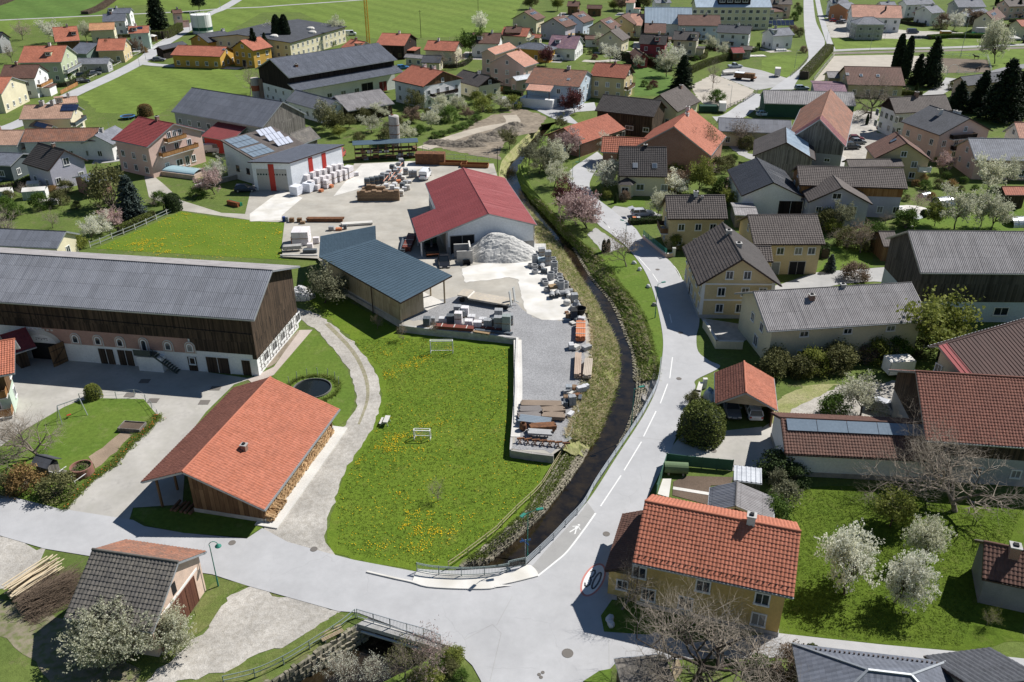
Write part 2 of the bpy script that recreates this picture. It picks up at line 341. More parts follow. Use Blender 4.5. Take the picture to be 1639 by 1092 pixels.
def add_door(par,x,y,z0,rz,w,h,mat,name='door'):
 k=(round(w,2),round(h,2),mat.name)
 if k not in _dc:
  m=MB();m.box(-w/2,w/2,-.05,0,0,h,0);m.box(-w/2-.1,-w/2,-.08,0,0,h+.1,1);m.box(w/2,w/2+.1,-.08,0,0,h+.1,1);m.box(-w/2,w/2,-.08,0,h,h+.1,1)
  if w>1.6:m.box(-.03,.03,-.075,-.05,.02,h-.02,1)
  _dc[k]=m.mesh(name,[mat,mat if mat.name=='gate_red_brown' else FRAME_W if mat is not DARK else CONC])
 return put(name,_dc[k],par,(x,y,z0),rz)
# ---------------------------------------------------------------- the house builder
def house(name,label,cat,cx,cy,ang,L,wp,wm,he,hr,roof='red',prof='flat',wall=WHITE,oh=.6,gh=.5,hip=(0,0),wood=None,woodm=WOOD_BR,gable=None,
    win=None,doors=(),chim=(),bal=(),pan=(),sky=(),tu=.3,tv=.36,gut=True,att=(1,1),wf=FRAME_W,base=0.,roof2=None,hep=None,plinth=None,skipw='',ww=1.0,wh=1.25,thick=.22,rc=True,group=None):
 """gabled or hipped building;local X along the ridge,yp/ym half widths to the eave edges"""
 t=thing(name,label,cat,(cx,cy,base),ang,group)
 hep=he if hep is None else hep;tp,tm=(hr-hep)/wp,(hr-he)/wm
 rm=rmat(roof,prof);rm2=rmat(roof2,prof) if roof2 else rm
 trim=BROWN_M if roof in ('brown','dkbrown','taupe','red','anthra') else GUT
 hx=L/2
 if hip[0] or hip[1]:
  m=MB();a,b=-hx+hip[0]*0,hx
  xl,xr=-hx-hip[0],hx+hip[1]          # eave line runs past the ridge ends by the hip run
  E=[(xl,-wm,he),(xr,-wm,he),(xr,wp,he),(xl,wp,he)];Rl,Rr=(-hx,0,hr),(hx,0,hr)
  def fc(ps,mi=0):
   o=Vector(ps[0]);u=(Vector(ps[1])-o).normalized();n=u.cross(Vector(ps[2])-o).normalized();v=n.cross(u)
   m.face(ps,[((Vector(p)-o).dot(u),(Vector(p)-o).dot(v)) for p in ps],mi)
  fc([E[0],E[1],Rr,Rl]);fc([E[2],E[3],Rl,Rr])
  fc([E[3],E[0],Rl] if hip[0] else [E[3],E[0],Rl]);fc([E[1],E[2],Rr])
  for i in range(4):
   p,q=E[i],E[(i+1) % 4];m.face([(p[0],p[1],he-thick),(q[0],q[1],he-thick),q,p],None,1)
  m.face([(p[0],p[1],he-thick) for p in E[::-1]],None,1)
  ro=m.build('roof',[rm,trim],t)
  k=MB()
  for a_,b_ in ((E[0],Rl),(E[3],Rl),(E[1],Rr),(E[2],Rr),(Rl,Rr)):k.bar(a_,b_,.09,0,.07)
  k.build('ridge_cap',trim if roof=='slate' else rm,ro)
  x0,x1=xl+oh,xr-oh;ztop=he-.05
  wb=MB();wb.box(x0,x1,-wm+oh,wp-oh,0,ztop+.1*0)
  wb.build('wall',wall,t);zt_p=zt_m=he
 else:
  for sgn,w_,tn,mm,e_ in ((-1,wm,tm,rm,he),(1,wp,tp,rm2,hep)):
   sl=math.hypot(w_,hr-e_);V=(0,-sgn*w_/sl,(hr-e_)/sl)
   if sgn<0:O,U=(-hx,-w_,e_),(1,0,0)
   else:O,U=(hx,w_,e_),(-1,0,0)
   ro=put('roof',roof_plane('roof',[mm,trim],t,O,U,V,L,sl,prof,tu,tv,thick),t)
   if gut:
    g=MB();yy=sgn*(w_+.05);g.bar((-hx,yy,e_-.12),(hx,yy,e_-.12),.07);g.build('gutter',trim,ro)
   if sgn<0:ro0=ro
  if rc:MB().tube((-hx-.02,0,hr+.02),(hx+.02,0,hr+.02),.13 if prof=='tile' else .09,n=8).build('ridge_cap',rm,ro0)
  x0,x1=-hx+gh,hx-gh
  zp,zm=hep+tp*oh-thick*1.1,he+tm*oh-thick*1.1       # wall heights under the slopes
  yp_,ym_=wp-oh,wm-oh;za=hr-thick*1.15
  def penta(m,xa,xb,e,z0,zclip=None):
   ya,yb=-ym_-e,yp_+e
   m.wallface((xa,ya),(xb,ya),z0,zm);m.wallface((xb,yb),(xa,yb),z0,zp)
   for x,s in ((xb,1),(xa,-1)):
    pts=[(x,ya,z0),(x,yb,z0),(x,yb,zp),(x,0,za),(x,ya,zm)];uv=[(p[1]+50,p[2]) for p in pts]
    if s<0:pts,uv=pts[::-1],uv[::-1]
    m.face(pts,uv)
  if wood is not None and wood<min(zp,zm)-.3:
   m=MB().box(x0,x1,-ym_,yp_,0,wood);m.build('wall',wall,t)
   m=MB();penta(m,x0-.04,x1+.04,.04,wood);m.face([(x0-.04,-ym_-.04,wood),(x0-.04,yp_+.04,wood),(x1+.04,yp_+.04,wood),(x1+.04,-ym_-.04,wood)]);m.build('boarding',woodm,t)
  else:
   m=MB();penta(m,x0,x1,0,0);m.build('wall',wall,t)
  if gable:
   for x,s in ((x1,1),(x0,-1)):
    if (s>0 and 'p' in gable[0]) or (s<0 and 'm' in gable[0]):
     zb=min(zp,zm)-.1;m=MB();xa,xb=(x+.005,x+.05) if s>0 else (x-.05,x-.005)
     f1=[(-ym_,zb),(yp_,zb),(yp_,zp),(0,za),(-ym_,zm)]
     for xx,dr in ((xb,1),(xa,-1)):
      pts=[(xx,a,b) for a,b in f1];uv=[(a+50,b) for a,b in f1]
      if dr<0:pts,uv=pts[::-1],uv[::-1]
      m.face(pts,uv)
     m.face([(xa,-ym_,zb),(xb,-ym_,zb),(xb,yp_,zb),(xa,yp_,zb)][::-1])
     m.build('gable_boarding',gable[1],t)
 yP,yM=wp-oh,-(wm-oh)
 if plinth:MB().box(x0-.05,x1+.05,yM-.05,yP+.05,-.3,plinth[0]).build('plinth',plinth[1],t)
 W4={'ym':(lambda u:(u,yM),0,x0,x1),'yp':(lambda u:(u,yP),math.pi,x0,x1),'xp':(lambda u:(x1,u),math.pi/2,yM,yP),'xm':(lambda u:(x0,u),-math.pi/2,yM,yP)}
 def onwall(wn,u,off=0.0):
  fn,rz,a,b=W4[wn];x,y=fn(u);n={'ym':(0,-1),'yp':(0,1),'xp':(1,0),'xm':(-1,0)}[wn]
  e=.045 if (wood is not None) else 0.0
  return x+n[0]*(off),y+n[1]*(off),rz
 rows=max(1,int((he-.3)/2.7))
 if win is None:win={}
 for wn in ('ym','yp','xp','xm'):
  if wn in skipw.split(','):continue
  fn,rz,a,b=W4[wn];spec=win.get(wn)
  if spec is None:
   n=max(1,int((b-a)/3.4));spec=[((a+(b-a)*(i+.5)/n),1.55+2.75*r,ww,wh) for r in range(rows) for i in range(n)]
   if wn[0]=='x' and hr-he>2.2 and not (hip[0] or hip[1]):
    k=att[0 if wn=='xm' else 1];spec+=[((i-(k-1)/2)*1.9,he+.75,.8,1.0) for i in range(k)]
  elif isinstance(spec,tuple):         # (cols,rows)
   n,r_=spec[:2];spec=[((a+(b-a)*(i+.5)/n),1.55+2.75*r,ww,wh) for r in range(r_) for i in range(n)]
  for (u,z,w_,h_) in spec:
   inwood=(wood is not None and z>wood) or (gable and wn[0]=='x' and wn[1] in gable[0] and z>he-.6)
   x,y,rz=onwall(wn,u,.052 if inwood else .002);add_window(t,x,y,z,rz,w_,h_,wf)
 for d in doors:
  wn,u,w_,h_,mt=d[:5];z0=d[5] if len(d)>5 else 0.;x,y,rz=onwall(wn,u,.003 if wood is None or wood>z0+h_ else .05);add_door(t,x,y,z0,rz,w_,h_,mt,'gate' if w_>1.6 else 'door')
 for (wn,u0,u1,z,mt) in bal:
  x,y,rz=onwall(wn,(u0+u1)/2,0);l=abs(u1-u0)/2;m=MB();d=1.25
  m.box(-l,l,-d,-.01,-.16,0,1);m.box(-l,l,-d-.05,-d,.12,1.0);m.box(-l,-l+.05,-d,-.01,.12,1.0);m.box(l-.05,l,-d,-.01,.12,1.0)
  m.box(-l-.05,l+.05,-d-.1,-d+.03,1.0,1.08,2)
  for q in range(int(l*2/1.6)+1):m.box(-l+q*1.6,-l+q*1.6+.08,-d+.001,-d+.08,0,.99,2)
  m.build('balcony',[mt,CONC_L,FRAME_B if mt is not FRAME_W else METAL],t,(x,y,z),rz)
 def onroof(sgn,u,v,off=.1):
  w_,e_=(wp,hep) if sgn>0 else (wm,he);sl=math.hypot(w_,hr-e_);n=Vector((0,sgn*(hr-e_)/sl,w_/sl))
  return Vector((u,sgn*w_*(1-v),e_+(hr-e_)*v))+n*off,n,Vector((0,-sgn*w_/sl,(hr-e_)/sl))
 for c in chim:
  u,v=c[:2];mt=c[2] if len(c)>2 else CHIM;s_=c[3] if len(c)>3 else .35;up=c[4] if len(c)>4 else .9
  sgn=-1 if v<0 else 1;w_=wp if sgn>0 else wm;v=abs(v);y=sgn*w_*(1-v) if v<1 else 0.;zz=he+(hr-he)*min(v,1)
  m=MB();m.box(u*hx-s_,u*hx+s_,y-s_,y+s_,zz-.6,max(hr,zz)+up,0);zt=max(hr,zz)+up
  m.box(u*hx-s_-.07,u*hx+s_+.07,y-s_-.07,y+s_+.07,zt,zt+.1,1);m.box(u*hx-s_*.5,u*hx+s_*.5,y-s_*.5,y+s_*.5,zt+.1,zt+.25,2);m.build('chimney',[mt,CONC,DARK],t)
 for (sgn,u0,u1,v0,v1,nx,ny,mt) in pan:
  w_=wp if sgn>0 else wm;sl=math.hypot(w_,hr-he);du,dv=(u1-u0)/nx,(v1-v0)/ny
  for i in range(nx):
   for j in range(ny):
    c,n,vv=onroof(sgn,u0+du*(i+.5),v0+dv*(j+.5),.16);m=MB();m.obox(c,(abs(du)/2-.03,0,0),vv*(dv*sl/2-.03),n*.03,0)
    m.build('solar_panel',[mt],t)
 for (sgn,u,v,w_,h_) in sky:
  c,n,vv=onroof(sgn,u,v,.12);m=MB();m.obox(c,(w_/2+.07,0,0),vv*(h_/2+.07),n*.05,1);o=m.build('skylight',[GLASS,GUT],t)
  MB().obox(c+n*.055,(w_/2,0,0),vv*(h_/2),n*.01).build('pane',SKYG,o)
 return t
SKYG=glassmat('skylight_glass',(.10,.13,.17))
# ================================================================ GROUND
def pip(P,poly):
 x,y=P[:,0],P[:,1];ins=np.zeros(len(P),bool);n=len(poly)
 for i in range(n):
  (xa,ya),(xb,yb)=poly[i],poly[(i+1) % n]
  if ya==yb:continue
  c=((ya>y) != (yb>y)) & (x<(xb-xa)*(y-ya)/(yb-ya)+xa);ins ^= c
 return ins
def smooth(pts,closed=False,n=5):
 P=[np.array(p,float) for p in pts];N_=len(P);out=[]
 for i in range(N_ if closed else N_-1):
  p1,p2=P[i],P[(i+1) % N_];p0=P[i-1] if (i>0 or closed) else p1;p3=P[(i+2) % N_] if (i+2<N_ or closed) else p2
  for k in range(n):
   t=k/n;out.append(tuple(.5*((2*p1)+(p2-p0)*t+(2*p0-5*p1+4*p2-p3)*t*t+(3*p1-p0-3*p2+p3)*t**3)))
 if not closed:out.append(tuple(P[-1]))
 return out
def jitter(poly,a,step=1.0,seed=1):
 rnd=random.Random(seed);out=[]
 for i in range(len(poly)):
  p,q=poly[i],poly[(i+1) % len(poly)];d=math.hypot(q[0]-p[0],q[1]-p[1]);n=max(1,int(d/step))
  for k in range(n):
   t=k/n;out.append((p[0]+(q[0]-p[0])*t+rnd.gauss(0,a),p[1]+(q[1]-p[1])*t+rnd.gauss(0,a)))
 return out
def sheet(name,poly,z,mat,zf=None,step=None,holes=(),kind='structure',label=None,jit=0.,parent=None):
 if jit:poly=jitter(poly,jit,max(.8,jit*4),len(name))
 V=[Vector(p) for p in poly];n=len(V);E=[(i,(i+1) % n) for i in range(n)]
 for hp in holes:
  b=len(V);V+=[Vector(p) for p in hp];m=len(hp);E+=[(b+i,b+(i+1) % m) for i in range(m)]
 if step:
  A=np.array(poly);x0,y0=A.min(0);x1,y1=A.max(0)
  gx,gy=np.meshgrid(np.arange(x0,x1,step),np.arange(y0,y1,step));g=np.stack([gx.ravel(),gy.ravel()],1)
  V+=[Vector(p) for p in g[pip(g,poly)]]
 r=delaunay_2d_cdt(V,E,[],0,1e-4);vo=np.array([(v.x,v.y) for v in r[0]]);T=np.array([f for f in r[2] if len(f)==3])
 c=vo[T].mean(1);keep=pip(c,poly)
 for hp in holes:keep &= ~pip(c,hp)
 T=T[keep];a=vo[T];cr=(a[:,1,0]-a[:,0,0])*(a[:,2,1]-a[:,0,1])-(a[:,1,1]-a[:,0,1])*(a[:,2,0]-a[:,0,0]);T[cr<0]=T[cr<0][:,::-1]
 zz=np.array([z+(zf(p[0],p[1]) if zf else 0) for p in vo]);me=fastmesh(name,np.column_stack([vo,zz]),T,mat)
 o=put(name,me,parent)
 if parent is None:o['kind']=kind
 if label:o['label']=label
 return o
def strip(name,line,w,z,mat,sm=4,zf=None,kind='structure',w2=None):
 L=smooth(line,n=sm) if sm else line;A=np.array(L);d=np.gradient(A,axis=0);d /= np.linalg.norm(d,axis=1)[:,None];n=np.stack([-d[:,1],d[:,0]],1)
 ws=np.linspace(w,w2 or w,len(A))[:,None]/2;k=len(A)
 v=np.concatenate([np.column_stack([A+n*ws,np.full(k,z)]),np.column_stack([A-n*ws,np.full(k,z)])]);i=np.arange(k-1)
 o=put(name,fastmesh(name,v,np.stack([i+k,i+1+k,i+1,i],1),mat));o['kind']=kind;return o
G_FIELD=grassmat('field_green',(.122,.178,.036),(.142,.196,.042),None,.03,.02,.4,mow=.5);G_FIELD2=grassmat('young_crop_green',(.085,.15,.034),(.102,.166,.04),None,.03,.03,.3,mow=.35)
G_BASE=grassmat('garden_grass',(.095,.135,.034),(.125,.165,.042),(.175,.15,.09),.07,.13,1.6);G_LAWN=grassmat('lawn_green',(.095,.155,.025),(.118,.172,.03),(.16,.19,.06),.03,.2,2.0)
G_MEADOW=grassmat('meadow_green',(.105,.168,.018),(.132,.19,.022),(.16,.19,.036),.07,.16,2.6);G_DRY=grassmat('dry_bank_grass',(.35,.325,.175),(.25,.27,.10),(.17,.22,.06),.12,.35,2.5);G_BANK=grassmat('green_bank_grass',(.125,.19,.035),(.155,.215,.042),(.20,.20,.08),.12,.3,2.2)
G_VERGE=grassmat('verge_grass',(.11,.15,.035),(.16,.175,.06),(.25,.215,.13),.08,.3,2.2)
ASPH=asphalt('asphalt_pale',(.415,.415,.42));ASPH2=asphalt('asphalt_old',(.375,.37,.36),.16,.3);GRAVEL=pm('pale_gravel',(.44,.415,.375),.22,1.8,.95,.04,10,.35,c2=(.36,.335,.295));GRAVEL_D=pm('grey_gravel',(.285,.285,.29),.14,1.6,.95,.05,9,.42)
CONCY=pm('yard_concrete',(.43,.405,.355),.18,.5,.92,.006,12,.1,c2=(.35,.325,.28));CONCW=pm('white_concrete',(.66,.64,.60),.16,.4,.92,.004,12,.08,c2=(.57,.545,.49));CONCF=pm('farmyard_concrete',(.44,.42,.385),.2,.5,.92,.006,12,.12,c2=(.36,.345,.31));SOIL=pm('garden_soil',(.13,.095,.07),.25,2,.97,.05,10,.25);DIRT=pm('bare_earth',(.27,.225,.17),.25,.8,.97,.05,6,.2,c2=(.19,.155,.115));SAND=pm('arena_sand',(.43,.39,.33),.1,1,.95,.01,10);SAND_D=pm('dark_arena_sand',(.15,.115,.085),.15,1,.95,.02,10);PAVE=pm('paving_pink',(.42,.36,.32),.12,2,.9);PAINT=pm('road_paint_white',(.72,.72,.70),.1,3,.8);PAINT_R=pm('road_paint_red',(.52,.22,.19),.1,3,.8);PAINT_K=pm('road_paint_black',(.16,.16,.17),.3,3,.8);IRON=pm('manhole_iron',(.16,.145,.13),.15,4,.7)
# stream:station lists from upstream to downstream
LB=[(7.2,232.2),(-1.1,204.3),(-2.8,192),(-2.6,180),(-0.6,169.7),(2.3,159.9),(3.8,151.2),(5.2,143.3),(7,135.9),(8.6,129.2),(10,123.1),(11.1,117.3),(11.6,112.1),(11.5,107.5),(11.2,104.6),(10.5,100.1),(9.4,95.9),(8.5,92),(7.8,88.3),(7,84.8),(6.1,81.6),(5,78.5),(3.74,75.51),(2.51,72.81),(1.4,70.39),(-0.03,68.36),(-1.78,66.19),(-3.69,63.84),(-5.01,62.19)] + [(-13.87,54.97),(-17.24,51.5),(-20,48.91),(-22.52,46.78),(-27.19,43.11)]
RB=[(13.3,236.3),(6.4,204.3),(3.8,192),(4.1,180),(6.3,169.7),(9,159.9),(11.2,151.2),(14.1,143.3),(16.7,135.9),(17.6,129.2),(19.1,123.1),(20.1,117.3),(20.3,112.1),(20.1,107.5),(20.1,104.6),(20,100.6),(19.1,95.9),(17.3,91.6),(15.9,88.3),(14.4,85.5),(12.6,81.9),(11.1,78.8),(9.68,75.96),(8.37,73.44),(7.05,70.84),(5.52,68.17),(4.03,65.91),(2.16,63.31),(1.59,62.45)] + [(-5.78,52.44),(-8.79,49.55),(-11.61,47.56),(-14.72,45.33),(-19.67,41.79)]
LW=[(9.4,240.1),(2.1,210.6),(-1,197.9),(-0.5,185.6),(1.7,174.9),(4.9,164.9),(7.6,155.9),(9.5,147.8),(10.9,140.1),(12.2,133.2),(13.4,126.9),(14.2,120.9),(15,115.5),(15.5,110.8),(15.5,107.8),(15.1,103.2),(14.3,98.9),(13.2,94.8),(12,91.1),(10.7,87.4),(9.3,84.1),(7.9,80.9),(6.4,77.86),(4.86,75.07),(3.53,72.57),(2.14,70.48),(0.42,68.24),(-1.54,65.82),(-3.12,64.12)] + [(-13.11,54.85),(-16.2,52.01),(-18.57,50.3),(-21.15,48.23),(-26.06,44.45)]
RW=[(11.4,242.2),(3.7,210.6),(1.1,197.9),(1.6,185.6),(3.9,174.9),(6.9,164.9),(9.2,155.9),(11.6,147.8),(12.8,140.1),(14,133.2),(15.8,126.9),(16.8,120.9),(17.1,115.5),(17.4,110.8),(17.6,107.8),(17.3,103.2),(16.7,98.9),(16.1,94.8),(15.1,91.1),(13.9,87.4),(12.3,83.8),(10.8,80.6),(9.26,77.4),(7.93,74.63),(6.67,72.1),(5.13,69.59),(3.49,67.39),(1.59,64.83),(1.14,63.95)] + [(-7.58,52.42),(-10.84,50.3),(-13.69,48.42),(-16.64,46.44),(-21.73,43.09)]
nst=len(LB);NS=4
sm_=lambda P:smooth(P,n=NS)
sLB,sRB,sLW,sRW=map(sm_,(LB,RB,LW,RW))
hole=sLB+sRB[::-1]
big=[(-2600,-300),(2600,-300),(2600,3600),(-2600,3600)]
sheet('ground',big,0,G_BASE,holes=[hole])
def bank(name,top,bot,zt,mat,rows=5,rough=.12,bulge=.25,seed=3):
 rs=np.random.RandomState(seed);A,B=np.array(top),np.array(bot);n=len(A);Vs=[]
 for r in range(rows+1):
  t=r/rows;P=A*(1-t)+B*t;z=np.array([zt(p) for p in A])*(1-t)+(-2.0)*t+bulge*math.sin(t*math.pi)
  j=0 if r in (0,) else rough
  Vs.append(np.column_stack([P+rs.normal(0,1,(n,2))*j,z+rs.normal(0,1,n)*j]))
 V=np.concatenate(Vs);i=np.arange(n-1);q=np.concatenate([np.stack([i+r*n,i+1+r*n,i+1+(r+1)*n,i+(r+1)*n],1) for r in range(rows)])
 o=put(name,fastmesh(name,V,q,mat));o['kind']='structure';return o
ztop=lambda p:zyard(p[1]) if (p[0]<30 and p[1]>75) else 0.
i0=20*NS                                    # where the yard side changes to the stone wall
bank('bank_dry',sLB[:i0+3],sLW[:i0+3],ztop,G_DRY,7)
bank('bank_lower_edge',sLB[28*NS+1:],sLW[28*NS+1:],lambda p:0.,STONE,3,.05,0.)
bank('bank_green',sRB[:15*NS+1][::-1],sRW[:15*NS+1][::-1],lambda p:0.,G_BANK,7,.12,.3)
bank('bank_rubble',sRB[15*NS:18*NS+1][::-1],sRW[15*NS:18*NS+1][::-1],lambda p:0.,STONE,5,.12,.1)
bank('road_wall',sRB[18*NS:28*NS+2][::-1],sRW[18*NS:28*NS+2][::-1],lambda p:0.,CONC,3,.02,0.)
bank('bank_garden',sRB[29*NS:][::-1],sRW[29*NS:][::-1],lambda p:0.,G_BANK,5,.1,.3)
wm_,wt,wb_=_new('stream_water');wg=N(wt);wp_=wg.pos()
wt.links.new(wg.mix(wg.ramp(wg.noise(wp_,.6,4,.65),.4,.65),(.010,.008,.006),(.028,.02,.010)),wb_.inputs['Base Color']);wb_.inputs['Roughness'].default_value=.05;wb_.inputs['Specular IOR Level'].default_value=.5
wg.bump(wb_,wg.noise(wp_,2.2,4,.6),.012)
wl=smooth([( (a[0]+b[0])/2,(a[1]+b[1])/2) for a,b in zip(LW,RW)],n=NS)
def grow_edge(a,b,k):return (a[0]+(a[0]-b[0])*k,a[1]+(a[1]-b[1])*k)
_wa=[grow_edge(a,b,.25) for a,b in zip(sLW,sRW)];_wb=[grow_edge(b,a,.25) for a,b in zip(sLW,sRW)]
_v=[(p[0],p[1],-1.8) for p in _wa]+[(p[0],p[1],-1.8) for p in _wb];_k=len(_wa);_i=np.arange(_k-1)
put('stream',fastmesh('stream',_v,np.stack([_i,_i+1,_i+1+_k,_i+_k],1)[:,::-1],wm_))['kind']='structure'
# rough stone wall along the meadow side of the stream
def stone_field(name,top,bot,zt,zb,size,mat,seed=5,parent=None,gap=1.02):
 rs=np.random.RandomState(seed);A,B=np.array(top),np.array(bot);seg=np.linalg.norm(np.diff(A,axis=0),axis=1);L=np.concatenate([[0],np.cumsum(seg)])
 V,F=[],[];rows=max(3,int(math.hypot(zt-zb,np.mean(np.linalg.norm(A-B,axis=1)))/size));cube=np.array([(-1,-1,-1),(1,-1,-1),(1,1,-1),(-1,1,-1),(-1,-1,1),(1,-1,1),(1,1,1),(-1,1,1)],float);q6=np.array([(0,3,2,1),(4,5,6,7),(0,1,5,4),(1,2,6,5),(2,3,7,6),(3,0,4,7)])
 for r in range(rows):
  s=rs.uniform(0,size)
  while s<L[-1]:
   t=(r+.5+rs.uniform(-.15,.15))/rows;a=np.array([np.interp(s,L,A[:,k]) for k in (0,1)]);b=np.array([np.interp(s,L,B[:,k]) for k in (0,1)])
   c=np.append(a*(1-t)+b*t,zt*(1-t)+zb*t);d=np.array([np.interp(s+.3,L,A[:,k]) for k in (0,1)])-a;an=math.atan2(d[1],d[0])+rs.normal(0,.2)
   w=size*rs.uniform(.6,1.3);P=cube*np.array([w*.5,size*.42,size*.42])*(1+rs.normal(0,.13,(8,3)));ca,sa=math.cos(an),math.sin(an)
   P=np.column_stack([P[:,0]*ca-P[:,1]*sa,P[:,0]*sa+P[:,1]*ca,P[:,2]])+c;F.append(q6+len(V)*8);V.append(P);s+=w*gap
 o=put(name,fastmesh(name,np.concatenate(V),np.concatenate(F),mat),parent);return o
STONEV=pm('wall_stone',(.29,.26,.205),.3,2,.95,.02,14,.3,c2=(.15,.145,.095))
sw=thing('stone_wall','rough stone retaining wall between meadow and stream','stone wall',(0,0,0))
bank('backing',sLB[i0:28*NS+1],sLW[i0:28*NS+1],lambda p:0.,SOIL,3,.02,-.1).parent=sw
_o=bpy.data.objects['backing'];del _o['kind']
stone_field('stones',sLB[i0:28*NS+1],sLW[i0:28*NS+1],.05,-1.85,.42,STONEV,parent=sw)['kind']='stuff'
sw2=thing('stone_wall','dark stone retaining wall below the small bridge at lower left','stone wall',(0,0,0))
stone_field('stones',sLB[29*NS:],sLW[29*NS:],.05,-1.85,.5,STONEV,seed=8,parent=sw2)['kind']='stuff'
rub=stone_field('rubble_stones',sRB[15*NS:20*NS],sRW[15*NS:20*NS],-.3,-1.85,.45,STONEV,seed=9);rub['kind']='stuff';rub['label']='loose grey rubble stones on the stream bank under the railing'
edge=stone_field('edge_stones',sRW[7*NS:16*NS],[(a[0]*.8+b[0]*.2,a[1]*.8+b[1]*.2) for a,b in zip(sRW,sLW)][7*NS:16*NS],-1.72,-1.85,.3,STONEV,seed=10,gap=2.6);edge['kind']='stuff';edge['label']='small stones lining the right edge of the stream'
# fields beyond the village
sheet('field',[(-399,329.7),(-269.3,342.8),(-210.2,367.6),(-223.8,406.9),(-209.5,441.3),(-215.2,484.1),(-190.7,489.3),(-156.4,436.9),(-124.6,377.2),(-126,459.4),(-107.1,459.4),(-75.7,397.7),(-57.6,377.2),(-31.6,380.4),(-15.9,383.8),(-1.3,406.9),(5.3,497.4),(19.1,558.3),(71.3,583)] + [(60,1500),(2500,3500),(-2500,3500),(-1500,600)],.015,G_FIELD)
sheet('field_crop',[(-315.4,406.9),(-244.5,432.7),(-203.8,445.7),(-227.5,526.2),(-278.8,657.4),(-433.6,1006.6),(-680.6,1006.6),(-777.7,764.5)],.03,G_FIELD2)
sheet('field_right',[(190.3,548.2),(365.4,548.2)] + [(1800,1400),(300,1400)],.02,G_FIELD2)
sheet('meadow_middle',[(-132.6,265.9),(-133.5,291.8),(-133.6,314.2),(-119,313),(-96.7,310.7),(-86.4,297.2),(-80.6,267.7),(-101.9,276.9),(-99.8,246.8),(-100.1,242.7),(-117.7,245.9),(-126.8,259)],.02,G_FIELD,jit=.3)
sheet('meadow',[(-34.1,134.8),(-27.2,123.3),(-16.4,111.3),(0.2,107.8),(0.4,92.4),(-0.5,81.3),(1.5,79.3),(4.6,79.1),(3.6,75.51),(1.27,70.44),(-1.23,66.93),(-5.02,62.28),(-9.09,61.6),(-15.32,63.23),(-17.95,64.28),(-18.72,67.4),(-18.94,77.32),(-17.2,85.3),(-16.5,92.4),(-18.6,100.3),(-23.4,109.3),(-31,119.7),(-34.4,126.6)],.02,G_MEADOW,jit=.12)
sheet('dandelion_field',[(-74.9,143.2),(-66.1,162.9),(-57,159.2),(-48.5,157.7),(-44,156.4),(-40.1,138.4),(-37.1,137.6)],.02,G_MEADOW)
sheet('lawn_shed',[(-32.3,98.8),(-30.8,108.5),(-29.1,111.5),(-25.2,105.7),(-22.2,99.8),(-20.5,94.9),(-19.7,91),(-19.9,87.9),(-21.2,86),(-23.8,89.5),(-28.8,94.9)],.03,G_LAWN,jit=.1)
sheet('lawn_garden',[(-59.6,81.9),(-58.8,84.8),(-56.1,90.5),(-54.9,92),(-52.1,92.6),(-46.8,92.4),(-43.6,88.5),(-43.9,84.8),(-47.03,70.7),(-50.93,71.96),(-55.11,73.44)],.09,G_LAWN)
sheet('lawn_orchard',[(28.86,74.41),(37.66,74.69),(54.05,71.43),(44.35,53.04),(38.35,51.98),(31.93,52.77),(26.9,53.48),(23.25,53.93),(22.94,54.85),(27.53,63.85),(28.56,69.09)],.02,grassmat('orchard_lawn',(.078,.125,.014),(.10,.145,.018),(.125,.145,.034),.08,.25,2.0),jit=.1)
sheet('lawn_roadside',[(14.9,148.8),(15.9,142.1),(18.5,142.7),(20.7,142.1),(21.7,138.7),(22.5,132.4),(22.7,125),(22.4,117.3),(21.8,109.3),(20.9,102.9),(19.9,102),(20.4,111.3),(20.1,118.6),(18.6,124.7),(17.3,131.7),(15.9,138.4)],.02,G_LAWN)
sheet('paddock',[(134.8,377.9),(165.8,377.9),(200.6,375.8),(215.6,377.9),(211.3,369.7),(192.1,359.9),(127.3,351.3)],.02,G_FIELD)
sheet('paddock_tree',[(161.3,338.2),(165,345.1),(187.5,350.5),(203.1,354.2),(185.2,320.3),(167.9,308.3),(177,329.8)],.02,G_FIELD)
sheet('paddock_left',[(92.8,329.8),(101.5,339.9),(111.2,334.8),(106,320.3),(93.2,295.8),(86.5,305.5)],.02,G_FIELD)
sheet('lawn_right_garden',[(80.4,160.9),(88.3,166.6),(105.8,169.6),(96.6,152.1),(74.9,152.1),(73.4,153.7),(80.6,159.9)],.02,G_LAWN,jit=.2)
sheet('lawn_house',[(54.8,144.8),(65.2,144.8),(61.7,134.6),(57.8,134.2),(53.3,131.5),(51,132.5),(54.6,138.1)],.025,G_LAWN)
sheet('lawn_villa',[(20.5,171.1),(27.5,171.1),(27.1,166.1),(20.3,166.6)],.02,G_LAWN)
sheet('lawn_terrace',[(37.7,323.4),(44.1,323.4),(51.3,305.5),(54.4,297.2),(51.5,276.9),(44.5,267.7),(37.6,267.7),(41.9,297.2)],.02,G_FIELD2)
sheet('lawn_corner',[(9.16,57.92),(11.46,57.52),(13.01,54.3),(11.95,53.75),(8.07,54.11),(7.96,55.97)],.075,G_LAWN)
sheet('lawn_patch',[(-39.8,70.88),(-35.26,70.88),(-25.75,69.09),(-25.4,67.85),(-26.63,66.4),(-33.11,67),(-37.08,68.1),(-39.3,69.6)],.075,G_LAWN)
sheet('verge_small',[(5.85,48.82),(7.27,49.88),(8.36,50.12),(8.08,48.66)],.075,G_LAWN)
